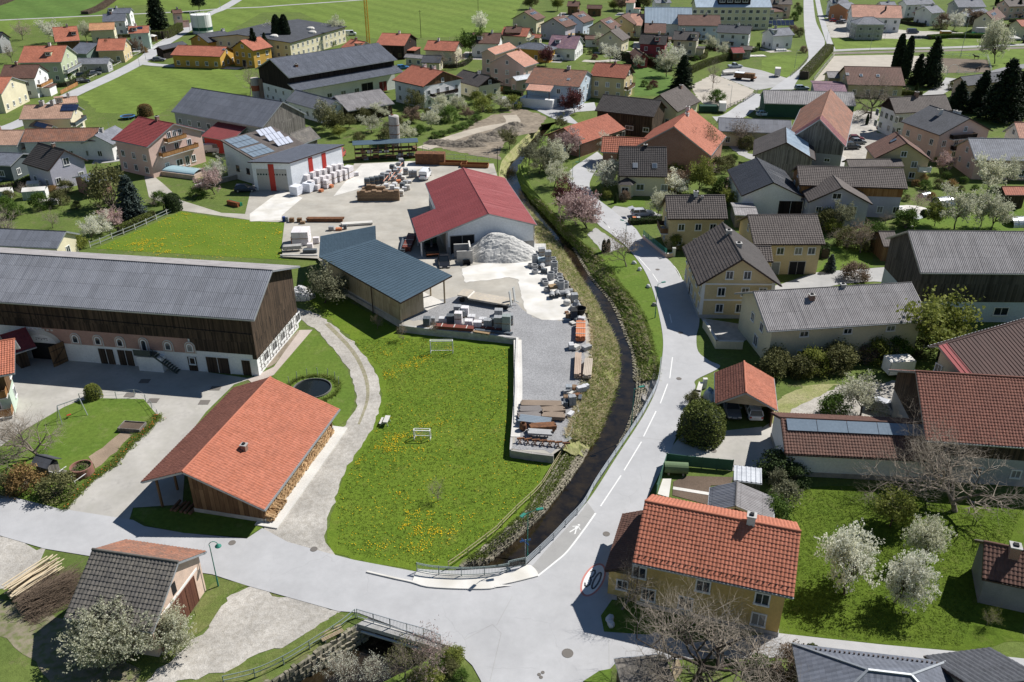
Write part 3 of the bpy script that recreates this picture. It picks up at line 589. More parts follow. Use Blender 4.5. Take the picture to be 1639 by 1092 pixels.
# yard of the building-materials dealer (the southern tongue is raised about a metre)
yard=sheet('yard',[(-82.1,185.8),(-81.6,188.2),(-75.9,180.5),(-68.4,169.7),(-57.8,162.1),(-52.9,161.4),(-57,182.7),(-47.3,177),(-36.3,184),(-36.9,195.9),(-22.6,198),(-17.1,195.4),(-4.3,195.9),(-2.6,180),(-0.6,169.7),(2.3,159.9),(3.8,151.2),(5.2,143.1),(7,134.6),(8.5,127.1),(9.8,120.9),(10.9,115.2),(11.4,110.1),(11.3,105.7),(11,102.7),(10.3,98.4),(9.3,94.2),(8.4,90.4),(7.7,86.8),(6.9,83.4),(5.9,80.6),(4.6,79.1),(-0,80.2),(0.5,90),(0.6,107.2),(-16.4,111.1),(-16.1,111.9),(-27.1,123.3),(-33.8,137.8),(-40.1,138.8),(-41.6,144.4),(-44,156.8),(-48.4,157.1),(-66.3,163.5),(-75.8,171.7)],.03,CONCY,zf=lambda x,y:zyard(y),step=4)
sheet('yard_gravel',[(-15.7,113.4),(-11.6,119.8),(-5.8,122.1),(0.6,118.7),(2.8,113.8),(4.7,112.9),(9.1,112.5),(10.3,107.4),(9.7,96.9),(8.1,89.3),(6.1,81.1),(4.6,79.4),(0.1,80.5),(0.7,90.8),(0.8,106.9)],.045,GRAVEL_D,zf=lambda x,y:zyard(y),step=4,jit=.25)
sheet('yard_pad',[(3.5,152.5),(4,152.1),(5.5,141.3),(7.2,134.6),(9,119.2),(8.8,112.6),(4.4,112.9),(2.1,115),(0.9,127.8),(-0.4,128.5),(-7.5,126.2),(-8.6,132.7),(-3.2,136.5),(1.2,142.4)],.055,CONCW,zf=lambda x,y:zyard(y),step=3,jit=.1)
sheet('yard_apron',[(-52,161.4),(-49.2,176.4),(-43.6,171.2),(-45.4,160.5),(-45,157.8),(-50.8,157.1)],.05,CONCW)
sheet('yard_concrete',[(-37.4,172.2),(-36.3,185.4),(-35,195.3),(-24,197.9),(-19.8,192.7),(-26.4,186.6),(-33.4,176.4)],.05,CONC_L)
# farmyard,gravel paths,lanes
sheet('farmyard',[(-80,105.6),(-64.1,105.6),(-35.1,97.7),(-33.3,98.6),(-36.4,96.1),(-38,89.5),(-38.5,84),(-34.83,71.56),(-39.85,71.04),(-39.41,68.75),(-46.96,70.64),(-54.94,73.12),(-62.44,75.63)],.03,CONCF)
sheet('gravel_path',[(-33.3,119),(-30.3,117.4),(-26.5,113.1),(-22.9,108),(-20.3,103.4),(-18.1,98.5),(-17.1,94.9),(-16.7,91.8),(-16.7,87.4),(-17.3,83.6),(-18.8,76.81),(-19.09,68.59),(-18.49,65.69),(-17.3,63.73),(-26.07,65.5),(-25.33,67.6),(-25.33,68.61),(-24.44,69.28),(-22.97,76.75),(-21,85),(-19.9,87.4),(-19.5,91),(-20.3,94.9),(-21.9,99.8),(-25.3,106.1),(-28.6,111.5),(-32.4,115.7)],.035,GRAVEL,jit=.12)
strip('path_grass_ridge',[(-27.6,113.6),(-22.4,105.2),(-19.5,98.1),(-18.4,92.5),(-18.6,86.7)],.7,.04,pm('worn_path_middle',(.3,.27,.2),.2,2,.95,.02,20,.2,c2=(.22,.21,.12)),w2=.3)
sheet('gravel_verge',[(-26.05,58.31),(-24.76,59.53),(-23.27,59.57),(-21.99,58.62),(-15.68,56.45),(-16.85,55.03),(-19.76,52.33),(-22.24,51.3),(-22.77,50.29),(-28.18,48.5),(-30.29,48.19),(-28.16,52.33),(-26.76,54.48)],.035,GRAVEL,jit=.2)
sheet('gravel_wood_yard',[(-52.62,66.88),(-46.08,64.71),(-45.81,63.17),(-46.58,61),(-46.67,59.12),(-48.46,59.12)],.035,GRAVEL,jit=.2)
sheet('earth_behind_shed',[(-48.02,58.31),(-44.53,57.52),(-39.7,55.59),(-30.82,50.29),(-31.34,48.19),(-37.87,48.19),(-41.06,51.98),(-45.38,53.39)],.02,pm('trampled_earth',(.24,.21,.15),.25,1.5,.97,.03,8,.2,c2=(.14,.16,.06)),jit=.3)
sheet('barn_path',[(-34.9,97.3),(-32.3,100.7),(-31.2,111.5),(-29.3,111.6),(-31.8,98.5),(-34,96.3)],.05,PAVE)
sheet('bark_bed',[(-33.6,101.6),(-32.8,104.7),(-31.4,111.5),(-31.1,111),(-32.3,101.6),(-33.1,100.3)],.055,DIRT)
sheet('driveway',[(18.5,81.9),(20.4,84.8),(24.6,85.2),(30.2,86.2),(30.1,85.9),(33.4,89),(30.3,79.7),(28.2,78.5),(27.92,77.28),(24.59,77.43),(17.5,78.8)],.045,CONCF)
sheet('gravel_drive',[(31.5,86.9),(33.5,89.1),(37.8,92.4),(42.6,95.7),(46.3,96.5),(51.1,97.1),(47.3,87.6),(41.5,87.6),(38.2,88.3),(33.3,88.4)],.05,GRAVEL,jit=.2)
sheet('grass_drive',[(31.1,86.2),(33.9,92.8),(38.9,95.9),(42.8,96.3),(40.5,94.3),(34.8,90.1)],.055,G_DRY,jit=.2)
sheet('dark_yard',[(46.7,183.6),(49.9,188.3),(47.5,165.6),(44.9,164.1),(44.9,171.6)],.03,SOIL,jit=.3)
sheet('farm_court',[(72,200.1),(79.3,204.9),(79.7,198.8),(84.9,198.8),(83.7,193.6),(72.6,193.6)],.035,ASPH2)
sheet('barn_lane',[(53.2,222.1),(56.5,223.8),(57.6,204.2),(60.3,202.8),(59.8,198.8),(57.5,197.5),(54.5,204.2)],.035,ASPH2,jit=.2)
sheet('house_court',[(50.8,170.6),(59.5,170.6),(57.7,157.2),(52.9,159),(51.5,161.8),(48.9,161.8)],.03,CONCF,jit=.2)
sheet('villa_drive',[(29.9,152.9),(33.5,149.6),(32.2,145.6),(29.8,147.1)],.03,ASPH2)
sheet('house_yard',[(38.5,124.8),(44.3,128),(51,132.5),(57.7,134),(61.4,134.4),(64.3,134.9),(61.6,128.6),(59.6,128.9),(54,128),(48.8,125.5),(40.2,125.5)],.04,ASPH2)
sheet('shade_yard',[(28.5,115.5),(34.1,113.4),(34.4,109.2),(31.9,106.8),(28.9,106.6)],.04,CONC)
sheet('walled_soil',[(28.6,108.8),(32,107.2),(29,106.8)],.06,SOIL)
sheet('barn_yard',[(79.1,204.2),(88.8,225.4),(97.1,246.8),(99.6,248.8),(105.1,246.8),(95.8,223.8),(101.1,221.3),(88.2,209.9),(85.7,200.1),(79.1,197.5)],.04,GRAVEL,jit=.2)
sheet('gravel_place',[(57.5,281.7),(68.2,301.3),(70.6,297.2),(76.8,274.5),(66.7,256.9),(61.1,248.8),(56.2,259)],.03,SAND,jit=.3)
sheet('car_place',[(73.6,308.3),(80.7,317.2),(87.2,308.3),(92.3,294.5),(86.1,281.7),(79.1,276.9),(77.1,275.7),(70.6,297.2)],.04,ASPH2)
sheet('arena',[(122,336.5),(142.7,338.9),(154.8,335.8),(157.8,331.5),(146.2,305.5),(135.9,308.3),(112.4,299.9),(104.3,291.8),(99.5,289.2)],.03,SAND)
sheet('arena_dark',[(158.5,332.4),(175.8,328.2),(165.7,304.9),(145.2,303.2)],.035,SAND_D)
sheet('building_site',[(149.1,435.3),(164.9,440.8),(166.6,404.7),(174.8,400),(206.9,390),(202,378.8),(168.2,375.4),(156.1,377.1),(134.7,379.6),(141.5,404.7)],.03,GRAVEL,jit=.5)
sheet('earthworks',[(-4,248.8),(3.4,250.8),(10,240.2),(6.1,223.8),(1,220.6),(-2.3,212.9),(-2.9,198.8),(-21.9,212.1),(-14.1,223.8),(-6.2,243),(0.1,246.8)],.03,DIRT,jit=.3)
strip('earthworks_track',[(-22,208.5),(-13.9,220.6),(-6.7,228.7),(0.1,233.9),(-0.7,243)],4,.05,pm('pale_track',(.42,.37,.3),.15,1,.95,.02,10))
sheet('lay_by',[(14,150.4),(16,153.6),(20.3,144),(17.5,141.7),(16.1,141.7)],.04,ASPH2,jit=.1)
sheet('garden_soil_bed',[(17.72,75.51),(19.41,76.46),(24.43,76.27),(23.9,74.94),(21.65,74.76),(21.2,73.1),(20.65,71.5),(17.21,73.1)],.05,SOIL)
sheet('white_gravel_bed',[(15.64,73.28),(16.62,75.96),(17.56,75.96),(16.76,72.74)],.06,CONCW)
sheet('kitchen_garden',[(-110.8,179.1),(-104.8,188.3),(-90.3,181.3),(-85.9,172.6),(-94.4,166.6),(-105.8,169.6)],.02,G_BASE)
sheet('barn_yard_small',[(19.8,164.1),(24.5,165.6),(29.6,160.9),(28.7,157.2),(22.3,155.5)],.04,ASPH2)
sheet('bark_strip',[(-48.3,80),(-47.6,81.9),(-46.6,84.8),(-44.8,85.2),(-45.3,83.5),(-46.53,77.57)],.12,pm('bark_mulch',(.33,.25,.18),.25,2,.97,.04,9,.25),jit=.1)
# roads
road_west=[(-64.37,75.4),(-55,73.23),(-47.02,70.78),(-39.07,69.04),(-37.54,68.07),(-33.11,67.03),(-26.57,66.19),(-25.41,67.79),(-22.39,65.73),(-18.04,64.1),(-15.31,63.14),(-9.09,61.52)]
sheet('road',road_west + smooth([(-9.13,61.94),(-5.94,61.69),(-2.36,61.94),(1.35,62.37)]) + smooth([(5.45,68.07),(7.47,71.15),(9.1,74.09),(11.8,79.7),(14.9,85.9),(16.9,90.2),(18.9,95.4),(20.3,101.1),(21.7,108.4),(22.4,117.3),(22.7,125),(22.5,132.4),(21.7,138.8),(20.4,144.8),(18.4,150.7),(16.6,155.4),(15.7,161.7),(14.7,169.7),(12.5,179.2),(12.2,185.8),(14.2,193),(17.2,199),(20.8,205.9)]) + smooth([(21.9,201.1),(19.2,190.7),(17.9,185.8),(16.8,179.2),(17.5,171.7),(19.8,164.7),(22.2,157.2),(23.5,153),(24.2,147.9),(26.9,139.2),(27.7,135.6),(28.1,129.9),(29.8,124.2),(28,114.1),(26.7,109.5),(26.1,105),(27.1,102.4),(28.2,100.6),(24.3,97.2),(23.8,95.1),(21.4,89.5),(20,85.3)]) + [(17.3,78.8),(14.54,72.81),(13.47,69.34),(10.91,62.88),(9.69,59.95),(9.56,56.07),(12.11,54.26),(15.15,52.85),(23.23,53.97),(26.88,53.41),(31.88,52.68),(38.31,51.9),(49.26,50.32),(48.03,48.29),(37.93,49.61),(35.92,50.84),(26.55,51.37),(14.83,51.1),(9.02,51.1),(8.23,50.12),(7.26,49.8),(5.83,48.79),(5.23,45.9),(-1.46,45.9),(-2.6,48.98),(-3.33,50.45),(-5.04,52.38),(-6.18,52.79),(-13.93,56.37),(-15.7,56.52),(-22.05,58.75),(-24.8,59.71),(-28.47,61.18),(-37.45,62.88),(-46.08,64.73),(-51.53,66.65),(-60.58,69.14)],.06,ASPH)
strip('farm_track',[(-268.8,422),(-243.9,431.5),(-203.4,447.6),(-167.8,461.2),(-150.4,473.6),(-131.4,480.1),(-122.7,486.7),(-83.8,511.4),(-44.5,548.2)],3.2,.05,ASPH2)
strip('road_northwest',[(-154.1,520.2),(-150.6,473.9),(-151.2,450.1),(-145.8,409.5),(-141.2,358.5),(-136.6,329.7),(-135.5,298.3),(-136.3,267.5),(-134.5,244.2),(-134.7,230.8),(-139.9,216.3)],5.5,.055,ASPH)
strip('lane_school',[(-136,323.4),(-129,318.7),(-117,315.7),(-108.2,314.8),(-95.8,311.2)],4,.058,ASPH)
sheet('road_north',smooth([(81.6,276.4),(101.2,311.2),(111.7,334.8),(122.4,373.8),(134,414.5),(150.6,470.5),(167.4,526.5)],n=3) + smooth([(172.7,526.5),(152.4,458.2),(141.4,419.5),(131.4,377.9),(125.1,358),(115,331.5),(104,308.3),(95,291.8),(89.3,276.9)],n=3),.06,ASPH)
strip('path_north',[(175,526.5),(155.2,458.2),(141.6,409.5),(130.8,369.7),(125.8,350.5)],2.5,.065,ASPH)
strip('road_railway',[(124.2,347.6),(142.7,352),(168.9,354.2),(207.1,361.8),(240.6,367.7)],4,.05,ASPH2)
strip('railway_bed',[(122.8,341.6),(146.3,345.1),(166,347.6),(203.5,355),(237.1,361.8)],4,.045,pm('ballast',(.2,.175,.15),.2,2,.95,.03,10))
sheet('village_street',[(-2.8,267.7),(3.1,261.5),(11.9,253.2),(24.6,259),(24.4,248.8),(18.5,246.8),(16,243),(18.4,232.2),(15.9,233.9),(11.3,239.3),(7.1,248.8),(1.1,256.9),(-3.6,259)],.05,ASPH)
strip('lane_right',[(148.1,294.5),(141.9,284.2),(134,274.5),(127.1,265.4)],5,.05,ASPH2)
strip('street_right_edge',[(149.8,286.7),(168.7,305.5),(179.9,314.2),(196.4,323.4)],5,.05,pm('asphalt_dark',(.2,.2,.21),.1))
strip('garden_lane',[(26.2,326.6),(31.9,325),(39.3,328.2)],4,.05,GRAVEL)
strip('lane_center',[(56.2,238.4),(59.9,239.3),(65.3,246.8),(77.7,269.9)],6,.055,ASPH)
strip('driveway_pink',[(-98.6,197.5),(-94.7,198.8),(-91.9,201.5)],4,.04,ASPH2)
strip('garden_path',[(20.1,164.6),(24.1,162.7),(28,160.9)],3.5,.045,ASPH2)
# ================================================================ BUILDINGS
HB='house';BN='barn';SH='shed'
def w_(n,a,b,z,w=1.0,h=1.25):return [(a+(b-a)*(i+.5)/n,z,w,h) for i in range(n)]
# ---------- foreground
t=house('yellow_house','ochre house with bright orange tiled roof beside the road junction',HB,18.5219,59.5217,-0.3102,13.59,4.92,4.92,5.5,8.5,roof='orange',prof='tile',wall=OCHRE2,oh=.7,gh=.6,chim=[(.38,1,CHIM_W,.35,.7)],plinth=(.5,GREY_R),
   win={'ym':[(-6.2,3.9,1.1,1.15),(-5.2,1.5,1.1,1.3),(-.6,3.9,1.1,1.15),(-1.9,1.5,1.1,1.3),(4.4,3.9,1.1,1.15),(4.4,1.5,1.1,1.3)]},tu=.33,tv=.38)
# snow guards along the lower courses,porch wing on the street side
cx,cy,an,L_,wp_y,wm_y,he_,hr_=18.5219,59.5217,-0.3102,13.59,4.92,4.92,5.5,8.5
sg=MB()
for i in range(26):
 x=-L_/2+.5+i*(L_-1)/25;y=-wm_y+.55;z=5.5+3*.55/wm_y+.06;sg.box(x-.05,x+.05,y-.03,y+.03,z,z+.14)
sg.build('snow_guards',BROWN_M,t)['kind']='stuff'
pv=roof_plane('porch_roof',[rmat('brown','tile'),BROWN_M],t,(-L_/2-2.6,4.6,2.75),(0,-1,0),(.90,0,.43),8.4,3.35,'tile');put('porch_roof',pv,t)
MB().box(-L_/2-2.2,-L_/2+.65,-wm_y+1.2,4.2,0,2.8).build('porch_wall',OCHRE2,t)
add_window(t,-L_/2-.9,-wm_y+1.19,1.5,0,.9,1.0);add_window(t,-L_/2-2.21,1,1.5,-math.pi/2,.9,1.0);add_door(t,-L_/2-2.21,-2.5,0,-math.pi/2,1,2.1,WOOD_DK)
MB().tube((-L_/2+.5,-wm_y+.62,0),(-L_/2+.5,-wm_y+.62,5.2),.06).build('downpipe',BROWN_M,t)
MB().box(L_/2-.55,L_/2-.1,-1.5,1.2,2.9,3.1).build('side_canopy',WOOD_GR,t)
# orange open shed with wood store
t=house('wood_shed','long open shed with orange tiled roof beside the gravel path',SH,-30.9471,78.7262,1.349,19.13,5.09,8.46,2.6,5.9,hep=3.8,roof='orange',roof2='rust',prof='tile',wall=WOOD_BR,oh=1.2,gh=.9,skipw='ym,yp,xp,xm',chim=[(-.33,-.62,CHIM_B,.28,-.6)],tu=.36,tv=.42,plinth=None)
cx,cy,an,L_,wps,wms,he_,hr_=-30.9471,78.7262,1.349,19.13,5.09,8.46,2.6,5.9
for c in list(t.children):
 if c.name.startswith('wall'):bpy.data.objects.remove(c)
def pw(nm,pts,mt):
 m=MB();m.face(pts,[(math.hypot(p[0],p[1])*1.0+p[0]*.2,p[2]) for p in pts]);o=m.build(nm,mt,t);s=o.modifiers.new('thickness','SOLIDIFY');s.thickness=.14;s.offset=0;return o
sl_=3.3/wms;xn=-L_/2+1.0;xf=L_/2-1.0
pw('gable_boarding',[(xn,.2,.55),(xn,-wms+.7,.55),(xn,-wms+.7,2.6+sl_*.7-.3),(xn,.2,5.55)],WOOD_BR);pw('gable_boarding',[(xf,.2,.55),(xf,-wms+.7,.55),(xf,-wms+.7,2.6+sl_*.7-.3),(xf,.2,5.55)],WOOD_BR)
pw('back_boarding',[(xn,.2,.55),(xf,.2,.55),(xf,.2,5.4),(xn,.2,5.4)],WOOD_BR)
MB().box(xn-.1,xn+.1,-wms+.6,.3,0,.55).build('plinth',CONC,t);MB().box(xf-.1,xf+.1,-wms+.6,.3,0,.55).build('plinth',CONC,t)
MB().box(-L_/2+.3,L_/2-.2,-wms-.9,-wms+1.6,0,.18).build('floor_slab',CONC_L,t)
for i in range(7):
 x=xn+(xf-xn)*i/6;MB().box(x-.1,x+.1,-wms+.75,-wms+.95,.18,2.62).build('post',WOOD_BR,t);MB().box(x-.1,x+.1,wps-1.1,wps-.9,0,3.95).build('post',WOOD_BR,t);MB().bar((x,wps-.3,3.62),(x,0,5.6),.09).build('rafter',WOOD_BR,t)
# firewood stacked under the eave:log ends are real discs
wf_=thing('firewood_stack','long stack of split firewood under the orange shed eave','firewood',(cx,cy,0),an)
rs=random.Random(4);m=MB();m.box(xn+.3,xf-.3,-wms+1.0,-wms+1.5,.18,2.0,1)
for i in range(1500):
 x=rs.uniform(xn+.3,xf-.3);z=rs.uniform(.3,2.0);r=rs.uniform(.07,.14);m.tube((x,-wms+1.1,z),(x+rs.uniform(-.03,.03),-wms+.80+rs.uniform(-.1,.06),z),r,n=5,m=rs.choice([0,0,2]))
for i in range(260):
 x=rs.uniform(xn,xn+3.2) ;z=.25+rs.random()*.5;y=-wms+rs.uniform(.1,.9);m.tube((x,y-.3,z),(x+.1,y+.3,z),.09,n=5,m=rs.choice([0,2]))
for i in range(700):
 x=rs.uniform(xn+.3,xf-.3);y=-wms+rs.uniform(.25,.8);a=rs.uniform(-.5,.5);m.tube((x-.17*math.cos(a),y-.17*math.sin(a),.27),(x+.17*math.cos(a),y+.17*math.sin(a),.30+rs.random()*.25),.07,n=5,m=rs.choice([0,2,0]))
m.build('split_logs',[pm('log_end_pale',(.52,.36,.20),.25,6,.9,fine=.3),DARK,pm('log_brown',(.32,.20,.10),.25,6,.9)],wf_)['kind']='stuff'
# big farm barn,left
cx,cy,an,L_,wpb,wmb,he_,hr_=-58.4874,108.326,-0.1509,54.13,9,7.09,8.9,12.7
t=house('farm_barn','huge dark wooden barn with grey corrugated roof and arched brick-framed windows',BN,-58.4874,108.326,-0.1509,54.13,9,7.09,8.9,12.7,hep=9.5,roof='grey',roof2='asb',prof='corr',wall=WHITE,wood=4.9,woodm=WOOD_DK,oh=.9,gh=1.0,win={'xp':[(-3.5+i*2.9,1.6,1.5,1.2) for i in range(5)],'ym':[(L_/2-2.6-7.6,1.55,.7,.9)],'yp':[],'xm':[]},doors=[('ym',L_/2-2.6,1.2,2.3,WOOD_DK),('ym',L_/2-6.6,3.2,2.4,WOOD_DK),('ym',L_/2-10.2,1.3,2.2,WOOD_DK),('ym',L_/2-19.8,2.2,2.4,WOOD_DK),('ym',L_/2-22.6,2.2,2.4,WOOD_DK)],wf=FRAME_W)
yM=-(wmb-.9);x1b=L_/2-1.0
MB().box(x1b-9,x1b+.045,yM-.06,wpb-.9+.06,3.2,4.95).build('low_boarding',WOOD_DK,t)
MB().box(x1b-.5,x1b+.08,yM-.05,wpb-.85,2.55,3.25).build('low_boarding',WOOD_DK,t)
MB().box(x1b-30.3,x1b-9.3,yM-.05,yM+.1,2.75,4.92).build('brick_band',brickmat('pink_brick',(.48,.25,.19),(.40,.2,.15)),t)
def arch(cxu,zb,w,h,kind):
 """round-headed opening with two plaster rings"""
 o=None
 for k,(gr,mt,dp) in enumerate(((.26,CONC_L,.09),(.14,pm('arch_pink',(.45,.30,.25),.1),.12),(0,FRAME_W,.14),(-.16,GLASS,.15))):
  ww=w/2+gr;pts=[(-ww,-gr if k<3 else .12),(ww,-gr if k<3 else .12),(ww,h-w/2)]+[(ww*math.cos(a),h-w/2+ww*math.sin(a)) for a in [math.pi*i/10 for i in range(1,10)]]+[(-ww,h-w/2)]
  m=MB();m.face([(p[0],-dp,p[1]) for p in pts])
  for i in range(len(pts)):
   p,q=pts[i],pts[(i+1) % len(pts)];m.face([(p[0],0,p[1]),(q[0],0,q[1]),(q[0],-dp,q[1]),(p[0],-dp,p[1])])
  if k==0:o=m.build('arched_window',mt,t,(cxu,yM-.052,zb),0)
  else:m.build(['','inner_ring','window_frame','pane'][k],mt,o)
for i,u in enumerate((-26.0,-22.6,-19.3,-12.2,-9.0)):arch(x1b+u*.97-.4,3.0,.95,1.25,0)
arch(x1b-15.7,2.6,.9,1.75,0)
# arched drive-through with its two open gates
m=MB();W2,Hh=2.1,3.9
for k,(gr,mt,dp) in enumerate(((.7,CONC_L,.07),(.45,CONC_L,.11))):
 pts=[(-W2-gr,0),(-W2-gr,2.6)]+[((W2+gr)*math.cos(a),2.6+(1.3+gr)*math.sin(a)) for a in [math.pi*(1-i/12) for i in range(1,12)]]+[(W2+gr,2.6),(W2+gr,0)]
 q=[(-W2,0),(-W2,2.6)]+[(W2*math.cos(a),2.6+1.3*math.sin(a)) for a in [math.pi*(1-i/12) for i in range(1,12)]]+[(W2,2.6),(W2,0)]
 for i in range(len(pts)-1):m.face([(pts[i][0],-dp,pts[i][1]),(q[i][0],-dp,q[i][1]),(q[i+1][0],-dp,q[i+1][1]),(pts[i+1][0],-dp,pts[i+1][1])])
gx=x1b-29.2
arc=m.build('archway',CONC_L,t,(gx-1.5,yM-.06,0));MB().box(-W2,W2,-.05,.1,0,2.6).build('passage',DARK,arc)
m=MB();m.face([(-W2,-.06,2.6)]+[(W2*math.cos(a),-.06,2.6+1.3*math.sin(a)) for a in [math.pi*i/12 for i in range(12,-1,-1)]][::-1]);m.build('lunette',WHITE,arc)
m=MB()
for i in range(5):m.box(-.9+i*.4,-.72+i*.4,-.08,-.065,3.05+.12*(i % 2),3.14+.12*(i % 2))
m.box(-.9,.9,-.075,-.065,3.3,3.36);m.build('painted_sign',PAINT_K,arc)
m=MB()
for i in range(8):m.box(-2.6+i*.62,-2.25+i*.62,-.075,-.06,4.55,4.8,0)
m.build('sign_letters',[CONC_L],arc)
for s in (-1,1):
 g=MB();g.box(-1.05,1.05,-.05,.05,0,3.1,0);g.box(-1.05,1.05,-.08,-.05,.5,.62,1);g.box(-1.05,1.05,-.08,-.05,2.3,2.42,1);g.bar((-1,-.065,.6),(1,-.065,2.3),.05,1)
 g.build('gate',[WOOD_BR,WOOD_DK],t,(gx-1.5+s*(W2+.6),yM-1.05,0),s*1.15)
# outside stair with landing
st=MB();sx=x1b-14.2
for i in range(11):st.box(sx+i*.28,sx+i*.28+.3,yM-1.05,yM-.15,2.55-i*.24,2.6-i*.24)
st.bar((sx,yM-1.1,2.55),(sx+3.1,yM-1.1,.0),.04,0,.12);st.bar((sx,yM-1.1,3.5),(sx+3.1,yM-1.1,.95),.03);st.box(sx-2.4,sx,yM-1.4,yM-.05,2.5,2.6);st.box(sx-2.4,sx,yM-1.43,yM-1.38,2.6,3.4);st.build('stair',pm('green_grey_wood',(.07,.085,.075),.15),t)
MB().box(sx-2.3,sx+1.2,yM-1.1,yM,0,2.2).build('store_wall',WHITE,t)
m=MB()
for i in range(14):
 y=yM+1+i*(wpb+wmb-3.4)/13;m.box(x1b+.02,x1b+.07,y-.025,y+.025,.3,2.5)
for k in range(4):m.box(x1b+.03,x1b+.075,yM+.6,wpb-1.5,.5+k*.6,.54+k*.6)
m.build('trellis',WOOD_GR,t)
m=MB()
for k in range(3):m.bar((-L_/2+.5,yM-.1,7.4-k*.55) ,(x1b,yM-.1,6.3-k*.0),.03) if k==0 else None
m.build('cable',DARK,t)
# farmhouse with balconies at the picture edge,maroon roof behind
t=house('farmhouse','farmhouse with orange roof and carved wooden balconies facing the farmyard',HB,-66.639,91.3474,0.3831,11.11,1.44,5.5,6.3,8.2,roof='orange',prof='tile',wall=MINT,wood=3.0,woodm=WOOD_BR,oh=1.6,gh=1.6,bal=[('ym',-5,3.9,3.0,WOOD_OR),('ym',-5,3.9,.4,WOOD_OR)],win={'ym':[(-2.6+i*2.4,z,1,1.3) for i in range(3) for z in (4.3,1.6)],'xp':[(-1,4.2,1,1.2),(-1,1.5,1,1.2)],'yp':[],'xm':[]})
t=house('roofed_shelter','low shelter with hipped maroon roof between farmhouse and big barn',SH,-66.7623,101.521,0.7711,3.206,2.75,2.75,3.2,5,roof='maroon',prof='flat',wall=WOOD_DK,skipw='ym,yp,xm,xp',oh=1.5,gh=2.2)
# blue-grey bent monopitch shed on its plinth
BW=[(-31.1,128),(-16,110.9)] + [(-9,118),(-22.5,132.8)] + [(-32.7,137.1)] + [(-23.5,139.2)]
t=thing('storage_shed','pale wooden storage shed with bent blue-grey roof',SH,(0,0,0))
_a,_b,_c,_d,_e,_f=BW
def quadroof(nm,p,mt,n=26):
 """sloping sheet roof between four corners,standing seams as real ribs"""
 P=[Vector(q) for q in p];m=MB();U=(P[1]-P[0]).length;Vl=(P[3]-P[0]).length
 m.face(P,[(0,0),(U,0),(U,Vl),(0,Vl)]);m.face([q-Vector((0,0,.25)) for q in P[::-1]],None,1)
 for i in range(4):a,b=P[i],P[(i+1) % 4];z=Vector((0,0,.25));m.face([a-z,b-z,b,a],None,1)
 o=m.build(nm,[mt,BROWN_M],t);r=MB()
 for i in range(1,n):
  k=i/n;r.bar(P[0].lerp(P[1],k)+Vector((0,0,.03)),P[3].lerp(P[2],k)+Vector((0,0,.03)),.02)
 r.build('seams',mt,o);return o
_rb=rmat('blue','sheet')
quadroof('roof',[(*_a,4.8),(*_b,4.8),(*_c,5.9),(*_d,5.9)],_rb,30);quadroof('roof',[(*_e,4.8),(_a[0]-.01,_a[1]+.03,4.805),(_d[0]-.01,_d[1]+.03,5.905),(*_f,5.9)],_rb,16)
def inset(p,q,k):return (p[0]+(q[0]-p[0])*k,p[1]+(q[1]-p[1])*k)
ia,ib,ic,id_=inset(_a,_c,.05),inset(_b,_d,.05),inset(_c,_a,.06),inset(_d,_b,.06);ie=inset(_e,_f,.06);ie2=inset(_f,_e,.06)
ibc=inset(ib,ic,.52)
for p,q,z0,zt,mt,nm in ((ia,ib,1.3,4.6,WOOD_LT,'wall'),(ib,ibc,1.3,4.8,WOOD_LT,'wall'),(ie,ia,.9,4.6,WOOD_LT,'wall'),(ibc,inset(id_,ia,.48),1.3,4.9,WOOD_LT,'wall'),(ia,ib,-.2,1.3,CONC,'plinth'),(ie2,ie,.9,4.7,WOOD_LT,'wall')):
 m=MB();m.wallface(p,q,z0,zt);o=m.build(nm,mt,t);s=o.modifiers.new('thickness','SOLIDIFY');s.thickness=.25 if nm=='wall' else .4
for k in (0,.2,.4,.6,.8,1.0):p=inset(ic,id_,k);MB().box(p[0]-.12,p[0]+.12,p[1]-.12,p[1]+.12,  .4,5.6).build('post',WOOD_LT,t)
p=inset(ia,ib,.66);MB().tube((p[0]-.2,p[1]-.2,0),(p[0]-.2,p[1]-.2,4.8),.08).build('downpipe',BROWN_M,t)
sheet('floor_slab',[ia,ib,ic,id_],1.08,CONC_L,parent=t)
# red-roofed hall in the yard
cx,cy,an,L_,wph,wmh,he_,hr_=-6.95498,154.607,1.782,27.7,7.69,8.6,4.7,7.4
t=house('yard_hall','white sheet-metal hall with red roof in the middle of the builders yard','hall',-6.95498,154.607,1.782,27.7,7.69,8.6,4.7,7.4,roof='redsheet',prof='sheet',wall=METALW,oh=.5,gh=.4,skipw='ym,yp,xm,xp',plinth=(1.6,CONC))
_q=[(-14.1,151.4)] ;ca,sa=math.cos(-an),math.sin(-an)
lx=(_q[0][0]-cx)*ca-(_q[0][1]-cy)*sa
tn=2.7/wph;ex=4.6;V_=(0,-1/math.hypot(1,tn),tn/math.hypot(1,tn))
put('canopy_roof',roof_plane('canopy_roof',[rmat('redsheet','sheet'),GUT],t,(lx,wph+ex,4.7-tn*ex),(-1,0,0),V_,lx+L_/2,ex*math.hypot(1,tn),'sheet'),t)
for x in (-L_/2+.3,(lx-L_/2)/2,lx-.3):MB().box(x-.12,x+.12,wph+ex-.5,wph+ex-.26,0,4.7-tn*ex-.2).build('post',METALW,t)
MB().box(-L_/2+.35,lx,wph-.5,wph-.2,0,4.5).build('inner_wall',CONC,t)
add_door(t,-L_/2+.39,wph-3.0,.0,-math.pi/2,4.2,3.6,DARK,'gate');MB().tube((-L_/2+.3,-wmh+.4,0),(-L_/2+.3,-wmh+.4,4.5),.09).build('downpipe',GUT,t)
